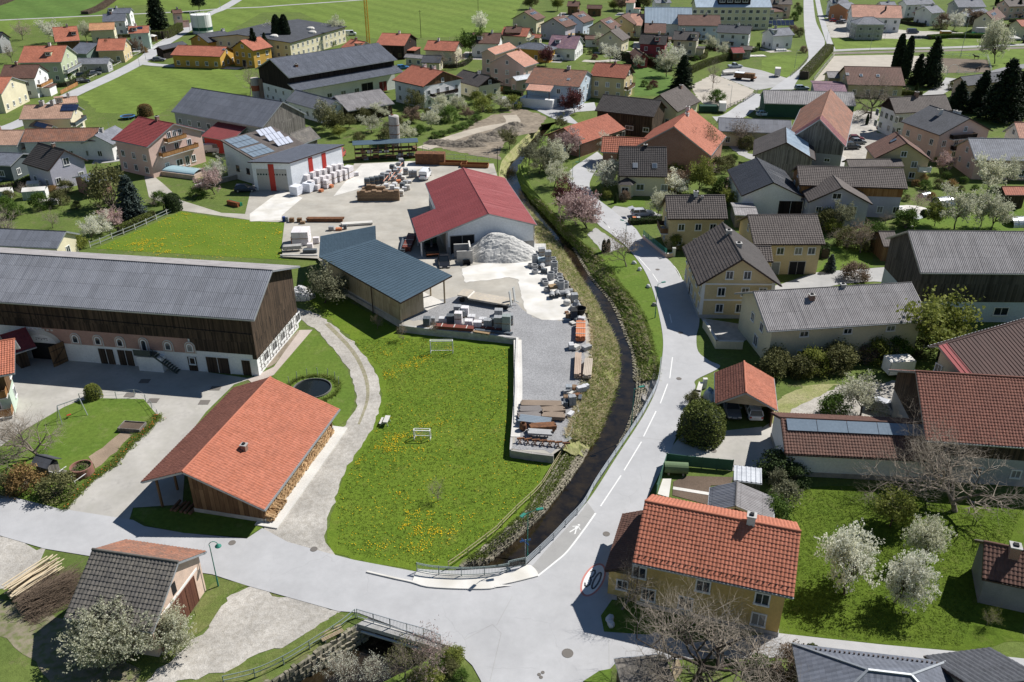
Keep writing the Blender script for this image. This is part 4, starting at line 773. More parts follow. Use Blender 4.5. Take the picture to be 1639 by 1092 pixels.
# depot garage with red stripes,older building behind
RO=[(-46.5,175.1),(-37.3,188.7),(-55.4,175.7)]
t=thing('depot_garage','depot garage with dark sloping roof and red stripes on white walls','garage',(0,0,0))
_n,_r,_l=[Vector((*p,0)) for p in RO];_fq=_l+(_r-_n)
quadroof('roof',[(*_l.xy,6.4),(*_n.xy,6.4),(*_r.xy,6.5),(*_fq.xy,6.5)],rmat('slate','sheet'),18)
def ins2(p,k=.07):c=(_n+_r+_l+_fq)/4;return p+(c-p)*k
wn_,wr_,wl_,wf2=map(ins2,(_n,_r,_l,_fq));m=MB();m.prism([wn_.xy,wr_.xy,wf2.xy,wl_.xy],0,6.1);m.build('wall',METALW,t)
dv=(wr_-wn_).normalized();nv=Vector((dv.y,-dv.x,0));ln=(wr_-wn_).length
for k in (.37,.63):c=wn_+dv*ln*k+nv*.03;MB().obox((*c.xy,3.4),dv*.6,nv*.03,(0,0,2.6)).build('red_stripe',REDP,t)
d2=(wl_-wn_).normalized();n2=Vector((-d2.y,d2.x,0));n2=n2 if n2.dot(_n-_fq)>0 else -n2;l2=(wl_-wn_).length
for k in (.3,.72):
 c=wn_+d2*l2*k+n2*.03;g=MB();g.obox((*c.xy,2.4),d2*l2*.18,n2*.03,(0,0,2.35),0);g.build('sectional_gate',[pm('gate_grey',(.42,.41,.38),.06)],t)
 for i in range(5):c2=c+d2*l2*(.18*2*(i-2)/5);MB().obox((*(c2+n2*.035).xy,3.6),d2*l2*.022,n2*.01,(0,0,.17)).build('gate_pane',GLASS,t)
c=wn_+d2*l2*.51+n2*.06;MB().obox((*c.xy,2.9),d2*.6,n2*.05,(0,0,2.9)).build('red_stripe',REDP,t)
QD=[(-55.3,179.4)] + [(-63.9,186),(-55.2,197.9)] + [(-47,189.6)]
t=thing('depot_office','white depot building with brown roof carrying grey and blue solar collectors','building',(0,0,0))
qa,qb,qc,qd=[Vector((*p,z)) for p,z in zip(QD,(5.8,8.2,8.2,5.8))];qd=qa+(qc-qb);quadroof('roof',[qa,qd,qc,qb],rmat('taupe','flat'),1)
ce=(qa+qb+qc+qd)/4;m=MB();pts=[p+(ce-p)*.05 for p in (qa,qd,qc,qb)]
for i in range(4):
 p,q=pts[i],pts[(i+1) % 4];m.face([(p.x,p.y,0),(q.x,q.y,0),(q.x,q.y,q.z-.3),(p.x,p.y,p.z-.3)])
m.build('wall',WHITE,t)
def rp(u,v,off=.08):return qa.lerp(qd,u).lerp(qb.lerp(qc,u),v)+Vector((0,0,off))
for (u0,u1,v0,v1,nx,ny,mt) in ((.04,.44,.05,.47,5,2,SOLAR_L),(.04,.44,.52,.95,5,2,SOLAR_L)):
 for i in range(nx):
  for j in range(ny):
   a=[rp(u0+(u1-u0)*(i+x)/nx,v0+(v1-v0)*(j+y)/ny,.12) for x,y in ((.04,.04),(.96,.04),(.96,.96),(.04,.96))];m=MB();m.face(a);m.face([p-Vector((0,0,.06)) for p in a[::-1]]);m.build('solar_panel',mt,t)
for k in range(3):
 for i in range(4):
  u0,v1=.58+.0*k,.86-.27*k;a=[rp(u0+(i+x)*.075,v1-.14*(1-y),.25+.7*y) for x,y in ((.06,0),(.94,0),(.94,1),(.06,1))];m=MB();m.face(a);m.face([p-Vector((0,0,.08)) for p in a[::-1]]);m.build('solar_collector',SOLAR_W,t)
for u in (.25,.6):p=pts[0].lerp(pts[3],u);d=(pts[3]-pts[0]).normalized();add_window(t,p.x,p.y,2.6,math.atan2(d.y,d.x)+math.pi,.9,1.1,FRAME_B)
house('depot_store','small grey store roof beside the depot solar collectors',SH,-50.8696,204.757,-2.029,7.819,2.72,2.72,3.2,5.6,roof='mossy',wall=WOOD_GR,skipw='ym,yp,xm,xp')
# peach shed with double gates
t=house('peach_shed','peach plastered shed with two brown double gates and mossy tile roof',SH,-32.6232,56.4836,-0.1942,8.18,3.99,5,3.6,6.65,hep=4.3,roof='mossy',roof2='oldred',prof='tile',wall=PEACH,oh=.5,gh=.5,win={'ym':[],'yp':[],'xm':[],'xp':[]},tu=.36,tv=.42)
cx,cy,an,L_,wpp,wmp,he_,hr_=-32.6232,56.4836,-0.1942,8.18,3.99,5,3.6,6.65
GATE=plankmat('gate_red_brown',(.09,.035,.025),(.16,.07,.045),.16)
for u in (-wmp+2.6,.6):
 for s in (-1,1):add_door(t,L_/2-.5+.003,u+s*.75,0,math.pi/2,1.4,2.9,GATE,'gate')
MB().box(L_/2-.52,L_/2-.47,-1.0,-.4,3.6,4.8).build('hatch',DARK,t);MB().box(L_/2-.52,L_/2-.46,-wmp+1.2,wpp-1.2,3.15,3.4).build('plaster_band',FRAME_W,t)
# carport and long outbuilding
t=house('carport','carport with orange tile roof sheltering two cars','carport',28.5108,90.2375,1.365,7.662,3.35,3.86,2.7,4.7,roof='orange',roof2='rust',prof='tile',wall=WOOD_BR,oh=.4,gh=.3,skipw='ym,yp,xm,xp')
for c in list(t.children):
 if c.name.startswith('wall'):bpy.data.objects.remove(c)
cx,cy,an,L_,wpc,wmc,he_,hr_=28.5108,90.2375,1.365,7.662,3.35,3.86,2.7,4.7
for x in (-L_/2+.5,0,L_/2-.5):
 for y in (-wmc+.4,wpc-.4):MB().box(x-.1,x+.1,y-.1,y+.1,0,2.75).build('post',WOOD_BR,t)
MB().box(L_/2-.5,L_/2-.4,-wmc+.4,wpc-.4,0,2.8).build('back_wall',WOOD_BR,t);MB().box(-L_/2+.6,L_/2-.5,-wmc+.42,-wmc+.5,0,2.4).build('side_wall',WOOD_BR,t)
m=MB();m.face([(-L_/2+.5,-wmc+.4,2.75),(-L_/2+.5,wpc-.4,2.75),(-L_/2+.5,0,4.5)][::-1],[(0,0),(6,0),(3,2)]);m.build('gable_boarding',WOOD_LT,t)
t=house('outbuilding','long low white outbuilding with brown tile roof and a row of pale solar collectors','outbuilding',37.775,79.7455,-0.08304,15.5,4.09,4.09,3.2,5.2,roof='brown',prof='tile',wall=WHITE,oh=.4,gh=.3,skipw='yp,xp',win={'ym':[(9.6,1.5,.9,.9)],'xm':[]},plinth=(.6,STONE),pan=[(-1,-7.2,9.2,.62,.96,5,1,SOLAR_L)],tu=.33,tv=.38)
t=house('tiled_barn','tall barn with red-brown tiles and dark boarded gable behind the bare walnut tree',BN,54.4665,81.2093,-0.1245,19.18,8,7.11,5.6,10,roof='rust',prof='tile',wall=GREY_R,wood=3.4,woodm=WOOD_DK,oh=.7,gh=.9,win={'ym':[(-3.2,1.6,.9,.9),(.8,1.6,.9,.9),(4.5,1.6,.9,.9)],'xm':[],'xp':[],'yp':[]},tu=.33,tv=.38)
t=house('seamed_house','house with maroon seamed roof and bright red strip along its verge',HB,64.7763,96.8093,0.4485,30.34,1.2,8.5,4.8,9,hep=8.4,roof='umber',prof='seam',wall=CREAM,oh=.9,gh=1.2,bal=[('xm',-5,-1,3,WOOD_OR)],win={'yp':[]})
cx,cy,an,L_,wq,wq2,he_,hr_=64.7763,96.8093,0.4485,30.34,1.2,8.5,4.8,9
put('verge_strip',roof_plane('verge_strip',[rmat('redsheet','seam'),BROWN_M],t,(-L_/2-.02,-wq2,4.86),(1,0,0),(0,wq2/math.hypot(wq2,4.2),4.2/math.hypot(wq2,4.2)),1.4,math.hypot(wq2,4.2)-.05,'seam',thick=.04),t)
# yellow farmhouse and its neighbours
cx,cy,an,L_,wpf,wmf,he_,hr_=33.5206,122.122,1.55,15.03,5.97,6.19,5.8,10
t=house('village_house','big yellow gabled house with dark brown roof right on the road bend',HB,33.5206,122.122,1.55,15.03,5.97,6.19,5.8,10,roof='dkbrown',roof2='taupe',prof='tile',wall=YELLOW,oh=.7,gh=.8,chim=[(.35,1,CHIM,.38,.5),(-.25,-.9,CHIM,.38,.2)],plinth=(.6,GREY_R),
  win={'xm':[(-1.2,7.1,.95,1.15),(1.4,7.1,.95,1.15)]+[(u,4.4,1,1.25) for u in (-3.8,-1.2,2.3)]+[(u,1.7,1,1.25) for u in (-4.0,-1.9,-.7,2.3)],'yp':[(u,z,1,1.2) for u in (-6,-3,0,3,6) for z in (1.7,4.3)],'ym':[(u,z,1,1.2) for u in (-6,-3,3) for z in (1.7,4.3)]},doors=[('yp',1.6,1.1,2.2,WOOD_DK)],tu=.45,tv=.5)
for z in (3.05,5.65):MB().box(-L_/2+.8-.06,-L_/2+.8,-wmf+.7,wpf-.7,z-.12,z+.12).build('plaster_band',FRAME_W,t)
for y in (-wmf+.7,wpf-.7-.5):MB().box(-L_/2+.8-.05,-L_/2+.81,y,y+.5,.6,5.9).build('corner_band',FRAME_W,t)
house('village_house','yellow two-storey house with brown tiles behind the green hedge by the lane',HB,32.4854,146.102,0.01657,10.64,3.77,3.77,6,9,roof='taupe',prof='tile',wall=YELLOW,oh=.6,gh=.5,chim=[(0.02,1,CHIM_W,.35,.7),(.22,-.85,CHIM,.15,0)],win={'ym':[(-2.6,4.2,1,1.1),(.4,4.2,1,1.1),(-2.8,1.5,1,1.1),(.3,1.5,1,1.1),(3,4.2,1,1.1),(3,1.5,1,1.1)]},bal=[('xm',-3,1,2.9,WOOD_BR)],tu=.4,tv=.45)
house('village_house','yellow house with dark tile roof, open garage and snow guards near the lawn',HB,45.5202,137.089,0.01333,11.81,5.73,5.73,5.6,8.6,roof='taupe',prof='tile',wall=YELLOW,oh=.5,gh=.5,win={'ym':[(-1.2,4.2,1.1,1.1),(1.8,4.2,1.1,1.1),(-3.2,1.6,.8,.9),(4,4.2,1.1,1.1)]},doors=[('ym',-1.6,1.3,2.2,pm('door_grey',(.25,.27,.28),.05)),('ym',2.0,2.6,2.3,DARK)],tu=.4,tv=.45)
house('annex','low yellow annex with dark tile roof joining two yellow houses','annex',39.6269,129.076,-0.03847,4.424,2.51,2.51,4.6,6.2,roof='taupe',prof='tile',wall=YELLOW,oh=.4,gh=.3,win={'yp':[],'xm':[],'xp':[],'ym':[(1.8,1.6,.9,1)]},tu=.4,tv=.45)
house('cream_house','long cream house with pale corrugated roof behind the budding shrubs',HB,44.4827,107.982,0.1335,23.19,6.01,6.01,5.6,8.6,roof='asb',prof='corr',wall=CREAM,oh=.6,gh=1.0,chim=[(-.33,-.72,CHIM_B,.35,-.2),(.12,1,CHIM,.3,.3)],win={'xm':[(-2.2,4.2,.9,1.1),(1.0,4.2,.9,1.1),(-1,1.5,1.2,1.5)],'ym':[(-6+i*6.2,4.5,1.1,.7) for i in range(4)]+[(-6+i*6.2,1.6,1.1,.7) for i in range(4)]})
house('grey_barn','tall dark grey barn with pale ribbed roof and blue-white ground floor',BN,75.2641,120.399,-0.02033,32.06,6.91,6.91,8.2,12,roof='asb',prof='corr',wall=BLUE_R,wood=3.3,woodm=plankmat('charcoal_boards',(.05,.045,.042),(.12,.108,.10)),oh=.6,gh=.6,win={'ym':[(-9,1.8,1.2,1.2),(-2.5,1.8,2.0,1.2),(6,1.8,2,1.2)],'xm':[],'xp':[],'yp':[]})
t=house('grey_house','pale grey house with gabled dark roof and glazed porch above the garden',HB,61.9859,157.979,1.463,7.564,5.59,6.01,4.8,7.8,roof='taupe',prof='tile',wall=LILAC,oh=.5,gh=.6,win={'xm':[(.5,5.9,1.5,1.0),(3.4,3.2,.9,1.0),(1.5,3.2,.9,1.0),(-2.5,3.0,2.0,1.9),(3.4,.9,.8,.7)],'yp':[(0,3,1,1.2)],'ym':[(0,3,1,1.2)],'xp':[]},tu=.4,tv=.45)
t=house('long_farmhouse','long farmhouse with brown roof and boarded upper storey behind the pale grey house','farmhouse',66.3472,164.281,-0.1058,20.29,4.77,4.77,6.2,8.63,roof='taupe',prof='tile',wall=LILAC,wood=4.2,woodm=WOOD_OR,oh=.7,gh=.6,tu=.4,tv=.45,win={'ym':[(6,1.6,1,1.2),(9,1.6,1,1.2)]})
house('machine_hall','white machine shed with low dark roof and dark sliding gate',SH,50.9317,168.374,1.513,16.94,5.72,6.2,4.2,7,roof='anthra',roof2='anthra',prof='sheet',wall=WHITE,oh=.4,gh=.3,skipw='ym,yp,xp,xm',doors=[('xm',-4.0,4.6,3.2,WOOD_BLK)])
# ---------- right middle distance
house('wood_barn','weathered wooden barn with pale blue sheet on half its roof',BN,61.5946,191.506,1.308,13.9,6.58,6.58,4.6,8,roof='dkbrown',prof='flat',wall=WOOD_GR,oh=.6,gh=.6,skipw='ym,yp,xp,xm')
t=bpy.data.objects['wood_barn'];_w=[c for c in t.children if c.name.startswith('roof')][0]
cx,cy,an,L_,w1,w2,he_,hr_=61.5946,191.506,1.308,13.9,6.58,6.58,4.6,8;sl=math.hypot(w2,hr_-he_)
put('sheet_cover',roof_plane('sheet_cover',[rmat('paleblue','seam'),GUT],t,(-L_/2+.3,-w2+1.2,he_+(hr_-he_)*1.2/w2+.07),(1,0,0),(0,w2/sl,(hr_-he_)/sl),L_-1,sl-1.5,'seam',thick=.04),t)
t=house('stone_barn','big barn with brown tile roof, pink sheet edging and grey boarded gable',BN,75.7293,209.239,1.186,34.33,6.61,6.5,5.4,11,roof='oldred',prof='flat',wall=GREY_R,wood=3.2,woodm=WOOD_GR,oh=.5,gh=.5,skipw='yp,ym,xp',win={'xm':[(-3,1.8,1.1,.7),(.5,1.8,1.1,.7),(3.5,1.8,1.1,.7)]})
cx,cy,an,L_,w1,w2,he_,hr_=75.7293,209.239,1.186,34.33,6.61,6.5,5.4,11
for sg_,ww2 in ((-1,w2),(1,w1)):
 sl=math.hypot(ww2,hr_-he_);O=(-L_/2-.03,-ww2,he_+.05) if sg_<0 else (-L_/2+4.2,ww2,he_+.05);put('sheet_edging',roof_plane('sheet_edging',[pm('pink_sheet',(.42,.2,.2),.06,1,.5),GUT],t,O,(1,0,0) if sg_<0 else (-1,0,0),(0,-sg_*ww2/sl,(hr_-he_)/sl),4.2,sl,'seam',thick=.04),t)
house('farm_stable','low cream farm building with pale grey roof behind the wooden barn','building',60.4066,213.908,-0.1582,17.64,4.32,4.32,3.8,6.02,roof='grey',prof='corr',wall=CREAM)
house('green_shed','long green-walled shed with pale grey roof by the gravel lot',SH,83.025,244.544,-0.1188,24.65,5.02,5.02,3.8,6.38,roof='asb',prof='sheet',wall=pm('dark_green_wall',(.03,.085,.06),.1),oh=.5,gh=.3,win={'ym':[(-14,2,.8,.6)],'xm':[]},skipw='yp,xp')
house('riding_stable','brown-roofed stable building in front of the sandy riding arena','stable',111.247,272.813,-0.1074,16.97,7.78,7.78,3.8,7.76,roof='brown',prof='flat',wall=YELLOW,sky=[(-1,-8,.55,.8,1),(-1,-4,.5,.8,1),(-1,1,.5,.8,1)])
house('stable_annex','small yellow annex with grey roof beside the stable','annex',102.413,280.912,0,4.44,2.69,2.69,3.4,4.81,roof='asb',wall=YELLOW)
house('low_store','low store with flat violet-brown roof in front of the stable',SH,96.7621,267.605,-0.2264,9.438,7.59,7.59,3,3.6,roof='purple',wall=GREY_R,skipw='yp,ym,xp,xm')
house('white_house','white house with dark boarded gable and long taupe roof behind parked cars',HB,104.666,224.479,0.2082,16.35,3.7,3.7,6.2,9.4,roof='taupe',wall=WHITE,gable=('mp',WOOD_BLK),chim=[(-.05,1,CHIM_B,.4,1)],win={'xm':[(u,4.6,1.1,1.4) for u in (-4.2,-2,.2,2.4,4.4)]+[(u,1.8,1.1,1.4) for u in (-4,-1.6,2,4.2)]})
house('pink_house','large pale pink house with dark roof and dark wooden balconies',HB,103.881,204.873,-1.291,13.56,7.49,7.49,6.6,10,roof='anthra',prof='flat',wall=PINK,oh=.6,gh=.6,chim=[(-.15,-.75,CHIM_W,.5,.3),(.1,.85,CHIM_W,.4,.3),(.25,.85,CHIM_W,.4,.3)],bal=[('xp',-4,2.6,5.4,WOOD_BLK),('xp',-3,1.5,2.7,WOOD_BLK)])
house('yellow_house','yellow gabled house with red-brown tile roof and white balcony by the barn yard',HB,85.5836,187.01,1.433,9.474,5.94,5.94,5,8.6,roof='brown',prof='flat',wall=YELLOW,oh=.5,gh=.5,sky=[(1,0,.75,.9,1.2)],chim=[(.45,1,METAL,.15,.8)],win={'xm':[(0,6,1.1,1.1),(-2.6,3.8,1.1,1.2),(2.4,3.8,1.1,1.2),(-2.6,1.4,1.1,1.2)]},bal=[('xm',-6,-3.4,2.6,FRAME_W)])
house('brown_outbuilding','brown tile roof of a low outbuilding between yellow house and long farmhouse','outbuilding',78.0467,181.291,0.02022,11.98,2.01,2.01,4.3,5.32,roof='taupe',wall=CREAM,oh=.4)
house('dark_stable','pink-walled stable with wide dark roof beside tall conifers','stable',144.481,268.29,0.4509,22.72,3.28,3.28,4.6,6.6,roof='anthra',wall=PINK,oh=1.2)
house('grey_roof_house','pinkish house with wide grey roof and blue lean-to at the picture edge',HB,110.31,188.716,-0.06092,17.69,5.89,5.89,4.6,7.8,roof='grey',wall=PINK,win={'xm':[(0,5.2,.9,1),(-2.4,2.4,.9,1),(2.4,2.4,.9,1)]})
house('white_cottage','white cottage with pink roof behind dark conifers at the picture edge',HB,122.142,202.649,0.06429,7.148,3.59,3.59,5,8,roof='pinkish',wall=WHITE)
house('orange_hall','long white house with orange roof beside the building site',HB,160.258,401.832,-0.1877,20.9,7.01,7.01,6,10.35,roof='pinkish',wall=WHITE,chim=[(.35,-.6,BLACK,.3,-.2)])
t=house('shell_house','unfinished grey house shell with scaffolding and hipped roof',HB,148.591,377.834,0,4.001,4.1,4.1,6.2,8.6,roof='grey',wall=CONC,hip=(4,4),oh=.4)
cx,cy,an,L_,w1,w2,he_,hr_=148.591,377.834,0,4.001,4.1,4.1,6.2,8.6
m=MB();hx=L_/2+4.4
for i in range(6):
 x=-hx+i*2*hx/5;m.bar((x,-w2-.6,0),(x,-w2-.6,6.4),.04);m.bar((-hx,-w2-.6+i*(w1+w2+1.2)/5,0),(-hx,-w2-.6+i*(w1+w2+1.2)/5,6.4),.04)
for z in (2,4,6):m.bar((-hx,-w2-.6,z),(hx,-w2-.6,z),.04);m.bar((-hx,-w2-.6,z),(-hx,w1+.6,z),.04);m.box(-hx,hx,-w2-.6,-w2-.1,z-.06,z)
m.build('scaffolding',METAL,t)
house('brick_new_house','unplastered orange brick house next to red and dark cars',HB,158.052,433.984,0.5627,9.177,5.54,5.54,5.5,7.5,roof='grey',wall=pm('raw_brick',(.42,.2,.1),.1),skipw='yp')
FAR=[
 ('white house with grey roof at the road to the north',159.686,447.956,0.1426,9.149,3.1,3.1,6,7.56,'grey',WHITE),
 ('pale house with grey roof behind the orange-roofed hall',179.135,436.994,0.159,7.85,3.12,3.12,6,7.65,'grey',WHITE),
 ('white twin house with pale grey roof beyond the orange-roofed hall',196.269,443.744,0.2426,16.05,3.67,3.67,6,7.89,'grey',WHITE),
 ('white house with grey roof and small windows near the blossom tree',191.834,418.282,-2.611,9.116,4.86,4.86,5.6,8.09,'grey',WHITE),
 ('grey broad-roofed house on the skyline of the village',219.06,439.983,0.09009,14.13,5.16,5.16,5.5,8.17,'grey',GREY_R),
 ('blue-grey roofed bungalow behind bare bushes',213.83,422.168,0.7006,22.68,3.19,3.19,4,5.62,'slate',WHITE),
 ('brown roofed house with skylights behind bare bushes',210.655,400.06,0.8954,20.54,4.47,4.47,5,8.5,'brown',CREAM),
 ('brownish house at the far corner beside a dark spruce',241.975,438.642,0.2127,15.03,4.77,4.77,6,8.43,'taupe',PINK),
 ('red roofed cream house behind the blossoming pear tree',214.43,377.522,0.2332,10.2,3.97,3.97,5.5,7.54,'red',CREAM),
 ('white house with dark grey roof left of the northern road',104.922,355.041,0.3482,9.832,4.25,4.25,5.2,7.36,'grey',WHITE),
 ('pink house with dark roof at the northern road',129.518,440.513,-0.1259,10.13,3.34,3.34,6.4,8.11,'taupe',PINK),
 ('low brown annex before the pink house at the northern road',125.823,437.229,0.4044,7.557,3.53,3.53,3.5,5,'brown',CREAM),
 ('first cream terrace house with skylights at the field edge',7.24618,397.009,1.173,10.34,6.02,6.02,5.6,8.8,'brown',CREAM),
 ('lilac terrace house with white skylights',19.2654,377.312,1.041,10.04,6.28,6.28,5.6,8.8,'brown',LILAC),
 ('pale blue terrace house with white skylights',28.0982,389.733,1.078,11.61,5.67,5.67,5.6,8.8,'brown',BLUE_R),
 ('yellow terrace house with white skylights in front of another yellow one',38.1555,371.169,1.098,11.53,5.22,5.22,5.6,8.8,'brown',CREAM),
 ('yellow terrace house nearest the pale blue hall',47.7892,384.168,1.13,9.909,5.97,5.97,5.6,8.8,'brown',YELLOW),
 ('house with orange-pink roof touching the pale blue hall',53.5269,386.231,-0.2632,5.79,7.3,7.3,5,8.69,'pinkish',CREAM),
 ('cream bungalow with red-brown roof and porch below the terrace houses',1.98235,359.262,-0.3137,11.04,4.63,4.63,4.4,7,'red',CREAM),
 ('little red-brown garage below the lilac terrace house',10.0835,361.95,-0.3166,3.969,2.05,2.05,3,4.08,'red',CREAM),
 ('white house with violet-brown roof among blossom',20.2223,335.083,-0.2785,11.01,7.73,7.73,4.2,7.6,'purple',WHITE),
 ('beige house with brown dormer roof in the village centre',39.5776,348.542,1.149,9.877,5.2,5.2,4.6,8,'taupe',CREAM),
 ('low brown garage beside the beige dormer house',32.503,358.28,0,7.025,2.28,2.28,3,4.11,'brown',WHITE),
 ('wine-red house with dark roof behind the clipped hedge',52.0343,328.742,-0.3045,9.975,3.5,3.5,6,9,'dkbrown',RED_R),
 ('small wine-red annex under the clipped hedge',45.538,318.435,-1.452,12.62,2.16,2.16,3.2,5,'brown',RED_R),
 ('house with dark brown roof behind the wine-red house',57.4263,361.716,-0.155,8.556,6.42,6.42,5.5,8.2,'brown',CREAM),
 ('cream house with dark roof beside the wine-red house',66.1694,340.472,-0.2951,9.481,4.73,4.73,5.8,8.26,'dkbrown',CREAM),
 ('pale blue house with long brown roof and small dormer',77.7377,378.011,-0.08393,17.44,6.55,6.55,6,9.3,'brown',BLUE_R),
 ('white house with dark roof and red roof terrace',88.2296,357.158,-0.3358,13.04,4.54,4.54,5.8,8.14,'anthra',WHITE),
 ('small maroon garden shed by the long hedge',82.8352,329.522,0.1501,4.646,2.97,2.97,2.8,4.27,'maroon',WOOD_BR),
 ('grey shed beside the small maroon shed',87.2035,332.606,-0.2369,4.52,2.26,2.26,3.2,4.31,'taupe',GREY_R),
 ('brown house at the far field edge',30.6883,453.559,-0.2167,6.015,3.66,3.66,4,5.89,'brown',WOOD_BR),
 ('brown barnlike house at the far field edge beside a garage',40.5154,447.249,-0.1673,7.452,2.21,2.21,3.5,5,'brown',WOOD_BR),
 ('white house on the far side of the field edge',74.0601,453.384,0.2358,8.468,3.12,3.12,5.5,7.06,'grey',WHITE),
 ('pink roofed house far behind the terrace houses',59.0589,453.98,-0.2797,4.787,2.89,2.89,5.5,7.03,'pinkish',WHITE),
 ('orange house with dark boarded gable beside the crane',-43.33,337.366,-0.2057,11.33,8.25,8.25,5,8,'red',WOOD_BLK),
 ('orange roof peeping out behind the dark dairy barn',-55.7357,325.216,-0.7991,9.454,4.67,4.67,5,7.4,'orange',CREAM),
 ('cottage with pinkish red roof at the meadow edge',-24.9043,325.546,-0.2394,12.01,5.01,5.01,4.6,7.15,'red',CREAM),
 ('low pale garage roof between the orange house and cottage',-34.3041,316.862,-0.4219,7.853,1.77,1.77,3,3.93,'asb',CREAM),
 ('dark flat garage behind the white orange-roofed house',-27.6641,309.538,-0.1376,6.832,3.55,3.55,3,4.83,'anthra',CREAM),
 ('dark red roofed house with white chimney tower at the meadow',-9.42514,338.912,-0.1418,11.01,5.38,5.38,5,8,'brown',WHITE),
 ('dark red roofed house farther along the meadow',0.883898,359.273,-0.1991,6.5,3.47,3.47,5.5,7.33,'brown',CREAM),
 ('old barnlike house with wide anthracite roof at the left picture edge',-199.927,346.28,-0.3566,11.49,2.87,2.87,5,7.5,'anthra',GREY_R),
 ('sage green house with big orange roof and balconies',-153.54,294.23,0.09226,13.59,7.72,7.72,6.6,10.53,'orange',GREEN_R),
 ('white house with brown-red roof and carved balcony',-149.281,269.541,0.04886,10.63,5.29,5.29,6,9,'brown',WHITE),
 ('yellow house with orange roof cut by the left picture edge',-147.38,252.864,0.06647,6.915,8.41,8.41,5.6,8.6,'orange',CREAM),
 ('orange roofed house with open dark gable behind the pale blossom tree',-170.969,344.972,0.4436,8.617,6.75,6.75,5,9.29,'orange',WOOD_BR),
 ('house with light peach roof below the grey modern house',-167.96,370.416,0.2828,9.734,4.3,4.3,5,7.22,'peach',CREAM),
 ('modern white house with slate roof and balcony at the field edge',-170.137,388.756,0.2186,9.327,3.69,3.69,5.8,8.4,'slate',WHITE),
 ('slate roofed rear wing of the modern white house',-177.328,412.164,0.1106,10.11,3.57,3.57,6,7.8,'slate',WHITE),
 ('mint green house with orange roof and solar panel',-146.379,354.085,0.2808,7.649,4.08,4.08,6.2,8.3,'orange',MINT),
 ('orange roofed yellow bungalow by the village road',-146.078,327.995,0.1512,9.644,6.17,6.17,4.4,7.55,'orange',YELLOW),
 ('green-grey garage house with dark slate roof',-154.259,326.417,-0.2808,7.647,6.94,6.94,3.8,6.4,'slate',pm('grey_green_render',(.2,.26,.23),.1)),
 ('low grey shed with flat roof next to parked cars',-144.508,306.522,0.05507,11.09,2.78,2.78,3,4.47,'grey',GREY_R),
 ('pink house half hidden behind the tall spruce',-150.412,408.091,0.5524,4.169,2.56,2.56,6.4,7.69,'brown',PINK),
 ('long white farm wing with pinkish-brown roof at the left picture edge',-119.425,201.165,0,9.131,4.55,4.55,4.2,6.54,'beige',WHITE),
 ('long low farm wing with brown roof behind the small white barn',-106.347,202.218,0.07951,16.94,4,4,4.6,6.67,'oldred',WHITE),
 ('small white barn with grey roof and orange door',-96.6937,202.922,1.445,9.15,3.9,3.9,4,5.98,'grey',WHITE),
 ('dark flat building at the left picture edge',-113.919,187.706,-0.1512,11.06,4.75,4.75,3.6,5,'slate',pm('dark_cladding',(.09,.11,.12),.1)),
 ('rear wing with beige roof behind the solar house',-120.936,235.885,0.4577,5.333,2.37,2.37,5.4,6.63,'beige',CREAM),
]
random.seed(11);rnd0=random.Random(3);GH=[]
